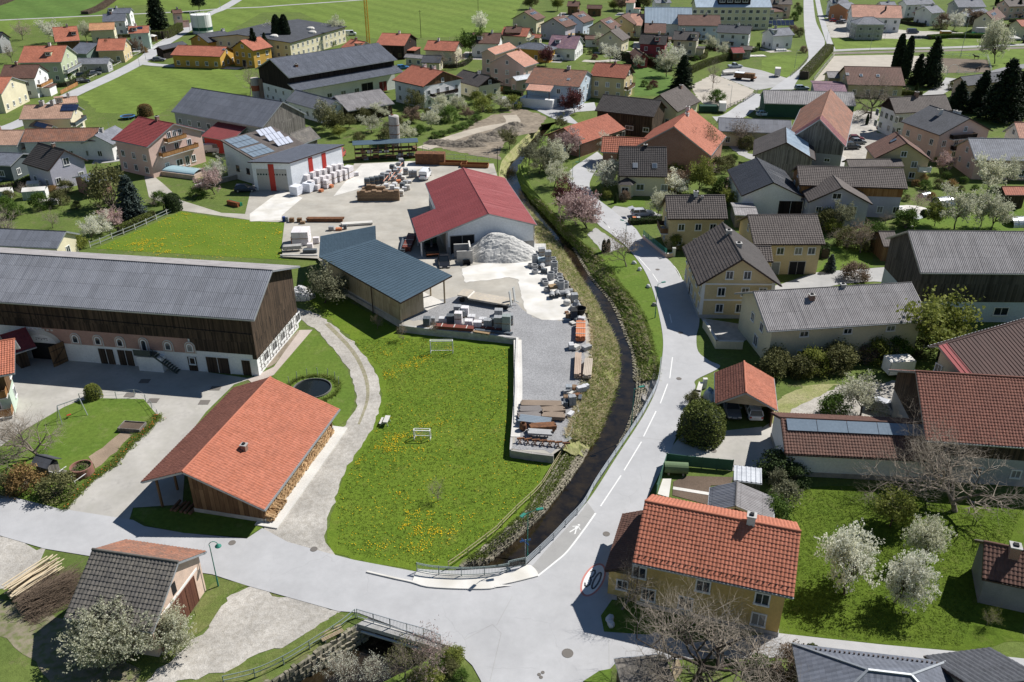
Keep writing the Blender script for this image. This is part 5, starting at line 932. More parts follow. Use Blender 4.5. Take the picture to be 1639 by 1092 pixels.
for i,(lab,x,roof,wall) in enumerate([(a[0],a[1:9],a[9],a[10]) for a in FAR]):
 garage=any(s in lab for s in ('garage','shed','annex','low '))
 L_,wpx,wmx,he_,hr_=x[3:8]
 kw={}
 if 'skylights' in lab:kw['sky']=[(-1,-L_*.25+k*1.7,.62,1.1,1.3) for k in range(4)]
 if not garage:kw['chim']=[(random.choice([-.3,.2,.35]),1,random.choice([CHIM,CHIM_W,CHIM_B]),.36,.8)]
 if any(s in lab for s in ('balcon','porch')):kw['bal']=[('xp',-wmx+1.2,wpx-1.2,2.9,WOOD_OR if 'carved' in lab else METAL)]
 if 'solar panel' in lab:kw['pan']=[(-1,-1.5,1.5,.55,.85,3,1,SOLAR)]
 nm='barn' if 'barn ' in lab else 'shed' if 'shed' in lab else 'garage' if 'garage' in lab and 'house' not in lab else 'house'
 t=house(nm,lab,nm,*x,roof=roof,prof='flat',wall=wall,oh=.55,gh=.5,skipw='yp' if garage else '',ww=1.0,wh=1.2,wf=FRAME_B if wall in (WOOD_BLK,WOOD_BR) else FRAME_W,**kw)
 if garage:continue
 k=(i*7) % 10;sl=(hr_-he_)/wmx
 if k<4 and 'skylights' not in lab:         # dormer with its own little roof and window
  u=(-.2,.15,.3,-.35)[k]*L_;y=-wmx*.55;zb=he_+sl*wmx*.45;MB().box(u-.9,u+.9,y-.6,-.2,zb-.5,zb+.95).build('dormer',wall,t);m=MB();m.obox((u,y/2-.5,zb+1.02),(1.15,0,0),(0,-y/2+.4,0),(0,0,.07));m.build('dormer_roof',rmat(roof,'flat'),t);add_window(t,u,y-.61,zb+.35,0,1.1,.8)
 if k in (2,5,8):x0=L_/2-.5;MB().box(x0,x0+2.8,-wmx*.5,wpx*.4,0,2.6).build('side_wing',wall,t);MB().box(x0-.1,x0+3.1,-wmx*.5-.3,wpx*.4+.3,2.6,2.8).build('wing_roof',rmat(roof,'flat'),t)
 if k in (1,4,6,9):MB().box(-L_*.25,L_*.2,-wmx-2.4,-wmx+.5,.0,.12).build('terrace',CONC_L,t);MB().box(-L_*.22,L_*.05,-wmx-1.6,-wmx+.5,2.35,2.45).build('awning',rnd0.choice([WHITE,REDP,OCHRE,WOOD_BR]),t)
 if k % 3==0:MB().tube((L_*.2,0,hr_),(L_*.2,0,hr_+1.6),.03,n=5).build('aerial',METAL,t)
 c,s_=math.cos(x[2]),math.sin(x[2]);loc=lambda u,v:(x[0]+u*c-v*s_,x[1]+u*s_+v*c)
 if k in (0,3,5,7,8):sheet('driveway_paving',[loc(-L_/2-4,-wmx-5),loc(L_*.1,-wmx-5),loc(L_*.1,-wmx),loc(-L_/2-1,-wmx),loc(-L_/2-1,wpx),loc(-L_/2-4,wpx)],.025,rnd0.choice([ASPH2,CONCF,GRAVEL]))
 if k in (1,2,6,9):GH.append(('garden hedge beside the '+lab,[loc(-L_/2-3,-wmx-6),loc(L_/2+2,-wmx-6),loc(L_/2+3,wpx)]))
# ---------- left middle distance
house('solar_house','yellow house with beige roof, six-part solar array and glass balcony',HB,-119.473,223.916,0.08444,12.87,4.86,4.86,4.8,7.32,roof='beige',wall=CREAM,chim=[(-.3,1,CHIM,.5,.9),(.1,1,CHIM,.4,.9)],pan=[(-1,3.2,7.4,.5,.95,3,2,SOLAR)],bal=[('xp',-5,3,2.8,SKYG)])
house('solar_garage','low garage with beige roof and solar panels in front of the solar house','garage',-118.983,217.5,-0.5783,8.999,1.45,1.45,3,4.2,roof='beige',wall=CREAM,pan=[(-1,-2.6,2.6,.2,.9,5,1,SOLAR)],skipw='yp')
house('lilac_house','grey-lilac house with dark brown tiles next to greenhouse garden',HB,-98.6723,181.214,-0.5989,10.07,4.5,4.5,4.8,8.2,roof='dkbrown',prof='tile',wall=LILAC,chim=[(.2,1,CHIM_B,.3,.7)],tu=.4,tv=.45,win={'xp':[(0,5.6,1.2,1.4),(-2.6,2,1,1.2),(2.6,2,1,1.2)]})
house('pink_guesthouse','pink three-storey house with wine-red roof and two wooden balconies',HB,-80.489,193.984,-0.54,12.06,7.97,7.97,7.2,10.6,roof='maroon',prof='tile',wall=PINK,chim=[(.1,1,CHIM_B,.35,.9)],bal=[('xp',-3,2.2,7.0,WOOD_OR),('xp',-5,5,4.2,WOOD_OR)],win={'xp':[(-1.5,8.3,.9,1.2),(0,8.3,.9,1.2),(1.5,8.3,.9,1.2),(-3.6,5.5,1,1.4),(0,5.5,1,1.4),(3.6,5.5,1,1.4),(-3.4,1.7,1,1.4),(0,1.7,1.6,1.4),(2.2,1.6,1,2),(4,1.7,1,1.4)]},tu=.4,tv=.45)
t=house('dark_barn','dark roofed barn with silvery boarded gable behind the pink guesthouse',BN,-69.1114,217.877,-0.533,31.72,7.67,7.67,6.6,11.2,roof='slate',prof='corr',wall=GREY_R,gable=('p',WOOD_GR),oh=.6,gh=.4,win={'xp':[],'yp':[],'xm':[]},doors=[('xp',-2,3.4,3.0,WOOD_GR)])
cx,cy,an,L_,w1,w2,he_,hr_=-69.1114,217.877,-0.533,31.72,7.67,7.67,6.6,11.2
MB().box(L_/2-.42,L_/2-.33,-w2+.6,w1-.6,0,6.6).build('gable_boarding',WOOD_GR,t)
put('lean_to_roof',roof_plane('lean_to_roof',[rmat('maroon','sheet'),GUT],t,(0,-w2-5.2,3.6),(1,0,0),(0,.93,.36),10,6.4,'sheet'),t)
MB().box(0.4,9.6,-w2-4.6,-w2+.5,0,3.5).build('lean_to_wall',pm('red_wall',(.4,.05,.04),.1),t)
house('long_inn','ochre building with long red-orange roof and cars parked along its front','building',-110.249,318.258,-0.1794,18.95,6.01,6.01,4.2,6.6,roof='red',wall=OCHRE,sky=[(-1,9,.7,.8,.8)])
house('inn_gable','ochre gabled inn with orange roof beside the long red-roofed wing','building',-92.8863,318.618,1.052,9.748,5.5,5.5,6,9,roof='red',wall=OCHRE,win={'xm':[(0,7,1,1),(-3,4.2,1,1.2),(0,4.2,1,1.2),(3,4.2,1,1.2),(-3,1.6,1,1.2),(3,1.6,1,1.2)]},doors=[('xm',0,1.6,2.3,DARK)])
house('inn_annex','ochre rear building of the inn with wide anthracite roof','building',-115.091,344.03,0.9326,12.32,6.04,6.04,5,7.4,roof='anthra',wall=OCHRE,chim=[(.9,1,CHIM_W,.5,.6)])
t=house('sports_hall','broad flat anthracite hall roof with white domed skylights','hall',-95.5167,355.156,1.239,42.5,14,22.6,6.2,8,roof='anthra',wall=CREAM,gut=False)
cx,cy,an,L_,w1,w2,he_,hr_=-95.5167,355.156,1.239,42.5,14,22.6,6.2,8
for (u,v) in ((-.75,.45),(-.4,.45),(.3,.35),(0,.15)):m=MB();m.lathe([(1.6,0),(1.5,.5),(.9,.8),(0,.9)],10,(u*L_/2,-w2*(1-v),he_+(hr_-he_)*v));m.build('dome_skylight',CONCW,t)
house('dark_garage','low black garage with banner poles next to the inn','garage',-127.892,335.002,1.183,13.21,2.06,2.06,3.6,4.6,roof='anthra',wall=WOOD_BLK,skipw='yp,ym,xp,xm')
t=house('dairy_barn','long black-boarded dairy barn with dark roof, white ground floor and pent roof',BN,-56.2486,270.378,0.7914,39.3,9.13,9.13,9,13,roof='slate',prof='corr',wall=WHITE,wood=5.2,woodm=WOOD_BLK,oh=.8,gh=.8,chim=[(-.72,-.45,RUST,.4,-1.6)],win={'xm':[(-4,3.8,.9,1.1),(0,3.8,.9,1.1),(4,3.8,.9,1.1),(-5,1.5,.9,.9),(-2,1.5,.9,.9),(2,1.5,.9,.9),(5,1.5,.9,.9)],'ym':[(-16+i*5,1.8,1.6,1.1) for i in range(5)],'yp':[],'xp':[]},doors=[('ym',8,4.2,3.4,DARK),('ym',14,3,3,pm('gate_red',(.2,.03,.03),.1))])
cx,cy,an,L_,w1,w2,he_,hr_=-56.2486,270.378,0.7914,39.3,9.13,9.13,9,13
put('pent_roof',roof_plane('pent_roof',[rmat('slate','corr'),GUT],t,(-L_/2,-w2-3.0,5.6),(1,0,0),(0,.93,.37),L_,4.2,'corr'),t)
house('white_barn','low white barn with grey roof in front of the dairy barn',BN,-54.4327,240.716,-0.7635,19.01,3.67,3.67,3.6,6.2,roof='grey',prof='corr',wall=WHITE,skipw='yp,xm')
house('board_shed','weathered board shed with silver-grey corrugated roof beside the orchard',SH,-43.1326,243.593,0.6675,14.68,7.27,7.27,3.4,6.2,roof='asb',prof='corr',wall=WOOD_DK,skipw='yp,xm,xp,ym')
house('white_house','white house with orange roof, wooden gable and dark balcony above the blossom slope',HB,-25.0185,260.663,-0.7586,13.98,7.86,7.86,6.4,9.6,roof='red',prof='tile',wall=WHITE,gable=('p',WOOD_BR),chim=[(-.3,.9,CHIM_W,.45,.7),(.3,.9,CHIM_W,.45,.7)],bal=[('xp',-5,5,3.0,WOOD_BLK)],tu=.45,tv=.5)
house('small_house','small cream house with dark roof and wooden terrace screen',HB,-10.8964,271.074,-0.8688,13.8,4.79,4.79,3.8,6.26,roof='dkbrown',wall=CREAM,gable=('p',WOOD_BLK),chim=[(.2,1,CHIM_W,.4,.7)])
house('pink_manor','tall pink manor with pale pink roof behind its front wing',HB,-4.609,307.493,1.076,15.6,3.04,3.04,6.8,8.36,roof='pinkish',prof='tile',wall=PINK,tu=.45,tv=.5)
house('pink_wing','pink two-storey front wing with salmon tile roof beside the red maple',HB,0.488059,285.673,1.025,8.931,6.79,6.79,6.6,10,roof='pinkish',prof='tile',wall=PINK,chim=[(.75,1,CHIM_B,.35,.7)],tu=.45,tv=.5)
house('flat_annex','low pink annex with pale flat roof below the salmon-roofed wing','annex',2.97576,275.342,0.6843,7.173,1.85,1.85,3.8,4.7,roof='whitesheet',wall=PINK)
t=house('old_inn','whitewashed old house with weathered red tiles and covered terrace',HB,14.4636,262.351,-0.3501,16.57,8.49,8.49,6,9,roof='oldred',prof='tile',wall=BLUE_R,oh=.4,gh=.4,chim=[(.3,.98,CHIM,.5,.9)],sky=[(-1,4,.4,.8,1)],tu=.4,tv=.45)
cx,cy,an,L_,w1,w2,he_,hr_=14.4636,262.351,-0.3501,16.57,8.49,8.49,6,9
put('terrace_roof',roof_plane('terrace_roof',[rmat('pinkish','flat'),GUT],t,(-L_/2+1.5,-w2-3.6,4.9),(1,0,0),(0,.96,.28),7.5,4.4,'flat'),t)
MB().box(-L_/2,-L_/2+10,-w2-4.2,-w2+.3,0,2.6).build('terrace',WHITE,t);m=MB()
for x in (-L_/2+1.8,-L_/2+8.6):m.box(x-.1,x+.1,-w2-3.4,-w2-3.2,2.6,4.85)
m.build('terrace_posts',WOOD_DK,t)
house('yellow_villa','yellow two-storey villa with dark red roof and boarded balcony on the green slope',HB,30.5749,267.547,-0.4242,11.31,5.08,5.08,6.6,9.6,roof='red',prof='tile',wall=YELLOW,gable=('p',WOOD_DK),chim=[(.1,.97,CHIM_B,.35,.7)],bal=[('xp',-4,3,3.0,WOOD_BR)],tu=.45,tv=.5)
t=house('hip_bungalow','ochre bungalow with blue-black hipped roof',HB,8.37931,327.872,-0.4397,5.001,3.44,3.44,4.4,6.17,roof='slate',wall=OCHRE,hip=(5,5),oh=.6)
house('dark_farm_wing','long farm wing with dark mossy tiles behind the brick-red cart shed',BN,31.2275,226.319,-0.4624,16.02,5.65,5.65,5.6,8.6,roof='dkbrown',prof='tile',wall=WOOD_DK,tu=.4,tv=.45,skipw='yp,xm,xp',win={'ym':[(-5,2,2.4,1.2),(1.5,2,2.0,.9),(6,2,1.4,.9)]})
house('brown_barn','brown tiled barn roof with small chimney beside the tall fir',BN,43.4001,236.731,0.9794,15.17,5.46,5.46,4.6,8.4,roof='taupe',prof='tile',wall=CREAM,chim=[(.6,-.9,CHIM_B,.35,.5)],tu=.4,tv=.45)
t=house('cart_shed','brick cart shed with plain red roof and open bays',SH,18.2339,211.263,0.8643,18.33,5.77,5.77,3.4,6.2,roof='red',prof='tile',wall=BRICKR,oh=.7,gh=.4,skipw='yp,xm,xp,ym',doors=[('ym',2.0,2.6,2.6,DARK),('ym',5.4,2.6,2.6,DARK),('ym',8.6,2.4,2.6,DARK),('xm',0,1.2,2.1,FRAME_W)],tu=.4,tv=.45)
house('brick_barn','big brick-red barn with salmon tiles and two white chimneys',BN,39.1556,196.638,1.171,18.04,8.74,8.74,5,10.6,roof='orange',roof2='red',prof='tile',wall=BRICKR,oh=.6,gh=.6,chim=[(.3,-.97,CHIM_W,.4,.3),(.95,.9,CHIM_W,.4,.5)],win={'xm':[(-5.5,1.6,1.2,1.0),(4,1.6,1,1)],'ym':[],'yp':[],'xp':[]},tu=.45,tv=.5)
house('tile_shed','striped orange tile roof behind the dark-roofed white villa',SH,27.8138,195.572,-0.1601,14.05,3.73,3.73,3.6,6.2,roof='orange',prof='tile',wall=BRICKR,tu=.5,tv=.6,skipw='yp,ym,xm,xp')
t=house('white_villa','cream villa with steep dark tile roof, bay window and clipped garden',HB,27.4375,177.647,-0.06156,10.03,5.6,5.6,4.4,9,roof='dkbrown',prof='tile',wall=CREAM,oh=.5,gh=.4,chim=[(.12,.97,DARK,.35,.4)],sky=[(-1,-1.6,.35,.9,1.1),(-1,2.4,.35,.9,1.1)],win={'ym':[(-.4,1.9,1.5,1.2),(4.6,1.9,1.2,1.2)],'xm':[(0,2,1.2,1.2),(0,5.6,1.2,1.2)]},tu=.4,tv=.45)
cx,cy,an,L_,w1,w2,he_,hr_=27.4375,177.647,-0.06156,10.03,5.6,5.6,4.4,9
MB().prism([(-L_/2+.3,-w2+.5),(-L_/2+.3,-w2-.9),(-L_/2+2.6,-w2-1.2),(-L_/2+3.4,-w2+.5)],0,2.9).build('bay',CREAM,t);m=MB();p=[(-L_/2,-w2+.5,2.9),(-L_/2,-w2-1.3,2.9),(-L_/2+2.8,-w2-1.6,2.9),(-L_/2+3.8,-w2+.5,2.9)];ap=(-L_/2+1.8,-w2+.5,4.0)
for i in range(3):m.face([p[i],p[i+1],ap])
m.build('bay_roof',rmat('dkbrown','flat'),t);add_window(t,-L_/2+1.4,-w2-1.06,1.7,-.13,1.3,1.1)
house('pale_hall','pale blue metal-roofed hall beside the long cream building','hall',66.1903,386.027,-0.07969,19.81,7.4,7.4,5.6,11.27,roof='paleblue',prof='seam',wall=WHITE,skipw='yp')
t=house('long_school','long cream three-storey building with pale roof and rows of windows','building',97.8747,408.168,0,33.68,6.42,6.42,9.4,12.64,roof='paleblue',prof='seam',wall=CREAM,win={'ym':[(-17+i*3.1,1.7+2.9*r,1.5,1.3) for r in range(3) for i in range(12)]})
cx,cy,an,L_,w1,w2,he_,hr_=97.8747,408.168,0,33.68,6.42,6.42,9.4,12.64
MB().box(-L_*.2,L_*.22,-w2*.72,-w2*.2,9.8,12.9).build('dormer',WOOD_BLK,t)
for i in range(4):add_window(t,-L_*.15+i*L_*.1,-w2*.72-.01,11.9,0,2.2,1.1)
# ---------- lower edge
house('grey_cottage','rough grey plastered cottage with red-brown tiles and brick chimney',HB,46.7696,58.5855,-0.3323,8.232,2.67,2.67,3.2,5.2,roof='brown',roof2='mossy',prof='tile',wall=pm('rough_grey_plaster',(.22,.23,.25),.25,2,.95,.02,10),oh=.35,gh=.4,chim=[(-.42,-.8,CHIM_B,.42,.6)],win={'xm':[],'ym':[(2,1.8,1,1)],'yp':[],'xp':[]},tu=.35,tv=.4)
t=house('slate_house','hipped slate-grey roof with snow guards at the lower picture edge',HB,27.9811,44.2858,-0.1532,3.059,4.05,4.05,4,6.4,roof='slate',wall=CREAM,hip=(4.6,4.2),oh=.7)
cx,cy,an,L_,w1,w2,he_,hr_=27.9811,44.2858,-0.1532,3.059,4.05,4.05,4,6.4
for i in range(26):x=-L_/2-3+i*(L_+6)/25;MB().box(x-.06,x+.06,w1-1.0,w1-.9,he_+(hr_-he_)*1/w1,he_+(hr_-he_)*1/w1+.16).build('snow_guard',BROWN_M,t)
house('ribbed_roof_house','dark ribbed tile roof cut off by the lower picture corner',HB,36.5103,43.527,0.146,5.785,5.21,5.21,3.6,6.2,roof='anthra',prof='tile',wall=CREAM,tu=.5,tv=.5,win={'ym':[],'yp':[],'xp':[]})
t=house('mossy_hut','small flat-roofed hut with mossy roof under the big bare tree','hut',10.4279,47.8371,0.1184,4.175,1.09,2.6,2.85,3,roof='mossy',wall=WOOD_DK,oh=.25,gh=.25,skipw='yp,xm,xp,ym',rc=False)
house('ribbed_shed','garden shed with grey corrugated roof behind the ochre house',SH,22.5042,68.4801,1.313,4.031,2.5,3.77,2.7,3.9,roof='asb',roof2='grey',prof='corr',wall=WOOD_DK,oh=.2,gh=.2,skipw='yp,xm,xp,ym')
house('tin_hut','tiny hut with striped white tin roof beside the vegetable plot','hut',25.2195,74.3112,-0.2119,2.875,0.5,2.11,2.5,2.9,roof='whitesheet',prof='sheet',wall=WOOD_GR,oh=.15,gh=.1,skipw='yp,xm,xp,ym',rc=False)
house('garden_barn','grey roofed garden barn with cream gable behind the big barn roof',BN,-83.8037,139.721,-0.1113,13.95,3.47,3.47,3.2,4.94,roof='slate',prof='corr',wall=CREAM,skipw='yp,xm,ym')
house('grey_garden_shed','small shed with shiny grey roof between the yellow houses',SH,44.678,157.084,-0.1051,4.378,3.52,3.52,2.6,2.9,roof='asb',wall=WOOD_GR,oh=.2,gh=.2,skipw='yp,xm,xp,ym')
house('wood_hut','brown wooden hut with tiled roof leaning on the grey barn','hut',65.2137,140.36,0,2.789,3.18,3.18,2.9,4.4,roof='taupe',wall=WOOD_BR,oh=.3,gh=.3,skipw='yp,xm,xp,ym')
house('garden_pavilion','red-brown roofed garden pavilion behind the white orchard trees','pavilion',100.818,166.507,0,4.449,2.02,2.02,2.9,4,roof='red',wall=WOOD_DK,oh=.3,gh=.3,skipw='yp,xm,xp,ym')
house('low_brown_house','flat brown-roofed hut behind the conifers of the kitchen garden','hut',-88.2622,174.971,0.9178,4.946,3.61,3.61,3.2,4.2,roof='slate',wall=BRICKR,oh=.5,gh=.4,skipw='yp,xm,ym')
# ================================================================ TREES AND SHRUBS
def segs_mesh(name,S,mat,sides=(7,5,4,3,3,3)):
 """tapered tubes from (p0,p1,r0,r1,level) rows"""
 Vs,Q,off=[],[],0
 for lv in sorted(set(s[4] for s in S)):
  A=[s for s in S if s[4]==lv];n=sides[min(lv,len(sides)-1)]
  p0=np.array([s[0] for s in A]);p1=np.array([s[1] for s in A]);r0=np.array([s[2] for s in A]);r1=np.array([s[3] for s in A])
  d=p1-p0;d /= np.linalg.norm(d,axis=1)[:,None]+1e-9;up=np.where(np.abs(d[:,2:3])<.9,np.array([[0,0,1.]]),np.array([[1.,0,0]]));u=np.cross(d,up);u /= np.linalg.norm(u,axis=1)[:,None]+1e-9;w=np.cross(d,u)
  a=np.arange(n)*2*math.pi/n;c,s_=np.cos(a)[None,:,None],np.sin(a)[None,:,None];o=u[:,None]*c+w[:,None]*s_
  V=np.concatenate([p0[:,None]+o*r0[:,None,None],p1[:,None]+o*r1[:,None,None]],1).reshape(-1,3)
  k=np.arange(n);q=np.stack([k,(k+1) % n,(k+1) % n+n,k+n],1)[None]+(np.arange(len(A))*2*n)[:,None,None]
  Vs.append(V);Q.append(q.reshape(-1,4)+off);off+=len(V)
 return fastmesh(name,np.concatenate(Vs),np.concatenate(Q),mat,smooth=True)
def grow(seed,counts,trunk=.25,r=.022,spread=.9,lens=(.42,.28,.17,.10),up=.35,wob=.18,forks=1):
 """skeleton of a unit-high tree:rows for the trunk and limbs,tips of the finest twigs"""
 rs=np.random.RandomState(seed);S=[];tips=[]
 def branch(p,d,L,r0,lv,nseg):
  pts=[p];dirs=[d]
  for i in range(nseg):
   d=d+rs.normal(0,wob,3)+np.array([0,0,up*.25]);d=d/np.linalg.norm(d);q=pts[-1]+d*L/nseg
   ra,rb=r0*(1-.75*i/nseg),r0*(1-.75*(i+1)/nseg);S.append((pts[-1],q,ra,rb,lv));pts.append(q);dirs.append(d)
  if lv >= len(counts):tips.extend(pts[1:]);return
  n=counts[lv]
  for k in range(n):
   t=(rs.uniform(.25,1) if lv else rs.uniform(.35,1)) if k<n-1 else 1.0
   f=t*nseg;i=min(int(f),nseg-1);b=pts[i]+(pts[i+1]-pts[i])*(f-i);az=rs.uniform(0,6.283) if lv else k*2.4+rs.uniform(-.4,.4)
   side=np.array([math.cos(az),math.sin(az),0]);ax=dirs[i+1];side=side-ax*np.dot(side,ax);side /= np.linalg.norm(side)+1e-9
   dd=ax*rs.uniform(.35,.8)+side*spread*rs.uniform(.6,1.2)+np.array([0,0,up*.5]);dd /= np.linalg.norm(dd)
   branch(b,dd,lens[min(lv,len(lens)-1)]*rs.uniform(.65,1.2),r0*(1-.75*t)*.75+r0*.12,lv+1,3 if lv<2 else 2)
 branch(np.zeros(3),np.array([rs.normal(0,.06),rs.normal(0,.06),1.]),trunk*1.7,r,0,4)
 tips=np.array(tips);zmax=max(tips[:,2].max(),.01);S=[(a/zmax,b/zmax,c/zmax,e/zmax,l) for a,b,c,e,l in S]
 return S,tips/zmax
def leaves_mesh(name,P,size,n,seed,spread,mat,flat=0.):
 rs=np.random.RandomState(seed);c=P[rs.randint(0,len(P),n)]+rs.normal(0,spread,(n,3));c[:,2]=np.maximum(c[:,2],.06)
 u=rs.normal(0,1,(n,3));u[:,2] *= (1-flat);u /= np.linalg.norm(u,axis=1)[:,None];w=rs.normal(0,1,(n,3));w=np.cross(u,w);w /= np.linalg.norm(w,axis=1)[:,None]
 s=size*rs.uniform(.6,1.35,(n,1));V=np.stack([c-u*s,c+w*s*.7,c+u*s,c-w*s*.7],1).reshape(-1,3)
 return fastmesh(name,V,np.arange(4*n).reshape(-1,4),mat)
LM=dict(white=leafmat('blossom_white',(.62,.62,.47),(.82,.81,.72),.45),cream=leafmat('blossom_cream',(.42,.43,.27),(.70,.69,.56),.45),pink=leafmat('blossom_pink',(.42,.29,.27),(.6,.46,.43),.3),bud=leafmat('bud_yellow_green',(.15,.18,.035),(.28,.30,.07),.35),green=leafmat('leaf_green',(.06,.11,.02),(.12,.19,.035),.3),olive=leafmat('leaf_olive',(.11,.115,.045),(.2,.2,.08),.3),grey=leafmat('leaf_grey_green',(.17,.175,.10),(.28,.28,.18),.3),purple=leafmat('leaf_purple',(.10,.03,.035),(.2,.075,.07),.25),dark=leafmat('needle_dark',(.012,.024,.012),(.035,.055,.024),.1),blue=leafmat('needle_blue',(.05,.075,.065),(.10,.13,.115),.1),thuja=leafmat('thuja_green',(.03,.05,.016),(.065,.09,.03),.15),rust=leafmat('bush_rust',(.2,.12,.045),(.33,.22,.09),.3),brown=leafmat('bud_brown',(.17,.12,.085),(.27,.2,.14),.3),hedge=leafmat('hedge_green',(.025,.045,.014),(.065,.10,.028),.15),hedge2=leafmat('hedge_olive',(.085,.11,.025),(.16,.185,.045),.2))
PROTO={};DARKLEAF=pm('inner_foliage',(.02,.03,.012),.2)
def protos():
 for i in range(3):
  S,T=grow(20+i,(7,6,6,4),.26,.022,.9);PROTO['bare',i]=(segs_mesh('trunk',[s for s in S if s[4]<3],BARK),segs_mesh('crown',[s for s in S if s[4] >= 3],TWIG))
  PROTO['buds',i]=(PROTO['bare',i][0],PROTO['bare',i][1],leaves_mesh('leaves',T,.011,1500,i,.012,LM['bud']))
 for i in range(2):
  S,T=grow(40+i,(8,6,6,5,2),.2,.03,1.05,(.5,.32,.19,.12,.07),.25);PROTO['bigbare',i]=(segs_mesh('trunk',[s for s in S if s[4]<3],BARK_D if i else BARK),segs_mesh('crown',[s for s in S if s[4] >= 3],TWIG))
 for i in range(3):
  S,T=grow(60+i,(7,6,6),.24,.024,.85,(.42,.28,.17),.3);PROTO['bloom',i]=(segs_mesh('trunk',S,BARK_D),leaves_mesh('crown',T,.017,5200,i,.028,LM['white']))
  PROTO['leafy',i]=(PROTO['bloom',i][0],leaves_mesh('crown',T,.024,4200,9+i,.045,LM['green']))
  S,T=grow(80+i,(9,7,7,4),.2,.026,.95,(.46,.3,.18,.1),.3);PROTO['bloomnear',i]=(segs_mesh('trunk',S,BARK_D),leaves_mesh('crown',T,.0155,10500,i,.013,LM['white']))
 for i in range(2):         # spruce:whorls of drooping,needle-covered boughs
  rs=np.random.RandomState(90+i);V=[];c=[]
  for k in range(34):
   z=.08+.90*(k/34)**.92;R_=.29*(1-z)**.75+.014;nb=13 if z<.8 else 8
   for b in range(nb):
    a=rs.uniform(0,6.283);L=R_*rs.uniform(.7,1.15);m_=int(16+60*L/.25)
    t=rs.uniform(.1,1,m_);x=np.cos(a)*L*t+rs.normal(0,.013,m_);y=np.sin(a)*L*t+rs.normal(0,.013,m_);zz=z-.35*L*t**1.6+rs.normal(0,.010,m_);c.append(np.stack([x,y,zz],1))
  c=np.concatenate(c);n=len(c);PROTO['spruce',i]=(segs_mesh('trunk',[(np.zeros(3),np.array([0,0,.97]),.02,.003,0)],BARK_D),leaves_mesh('crown',c,.015,n,i,.003,LM['dark'],.5))
  ph=rs.uniform(0,6.283,5200);zc=rs.uniform(.03,1,5200);rr=.17*np.sqrt(np.clip(1-((zc-.35)/.66)**2,.01,1))*rs.uniform(.75,1.06,5200)
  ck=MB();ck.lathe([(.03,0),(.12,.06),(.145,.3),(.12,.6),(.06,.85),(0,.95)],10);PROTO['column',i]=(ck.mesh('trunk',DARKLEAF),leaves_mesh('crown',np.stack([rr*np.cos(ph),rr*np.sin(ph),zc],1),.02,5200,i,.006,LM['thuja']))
 for i in range(3):         # round shrub:stems and clumped leaves
  rs=np.random.RandomState(120+i);cl=[]
  for k in range(26):
   a=rs.uniform(0,6.283);ph=rs.uniform(.05,1.45);R_=rs.uniform(.35,.5);cl.append((R_*1.1*math.cos(a)*math.cos(ph),R_*1.1*math.sin(a)*math.cos(ph),.12+.72*math.sin(ph)))
  cl=np.array(cl);P=np.repeat(cl,70,0)+rs.normal(0,.085,(26*70,3));S=[(np.array([rs.normal(0,.04),rs.normal(0,.04),0]),c_*.9,.012,.004,1) for c_ in cl]
  PROTO['bush',i]=(segs_mesh('stems',S,BARK),leaves_mesh('crown',P,.03,3000,i,.04,LM['olive']))
  n=5200;d=rs.normal(0,1,(n,3));d[:,2]=np.abs(d[:,2]);d /= (np.abs(d)**3.4).sum(1)[:,None]**(1/3.4);d[:,:2] *= .47
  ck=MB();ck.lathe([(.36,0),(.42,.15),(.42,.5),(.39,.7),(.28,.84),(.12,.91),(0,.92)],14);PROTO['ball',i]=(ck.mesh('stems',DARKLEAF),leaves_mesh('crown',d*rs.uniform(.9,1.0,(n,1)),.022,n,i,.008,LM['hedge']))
protos()
_tk=[0]
def tree(name,label,kind,mat,xy,h,wid=1.,group=None,z=0.,var=None,cat='tree'):
 _tk[0]+=1;i=_tk[0];rs=random.Random(i*7)
 nv={'bare':3,'buds':3,'bigbare':2,'bloom':3,'leafy':3,'bloomnear':3,'spruce':2,'column':2,'bush':3,'ball':3}[kind]
 pr=PROTO[kind,(i if var is None else var) % nv];t=thing(name,label,cat,(*xy[:2],z-.05),rs.uniform(0,6.28),group);t.scale=(h*wid,h*wid*rs.uniform(.9,1.1),h)
 for k,me in enumerate(pr):
  o=put(me.name.split('.')[0],me,t)
  if mat and ((k==1 and kind not in ('bare','buds','bigbare')) or k==2):o.material_slots[0].link='OBJECT';o.material_slots[0].material=LM[mat]
 return t
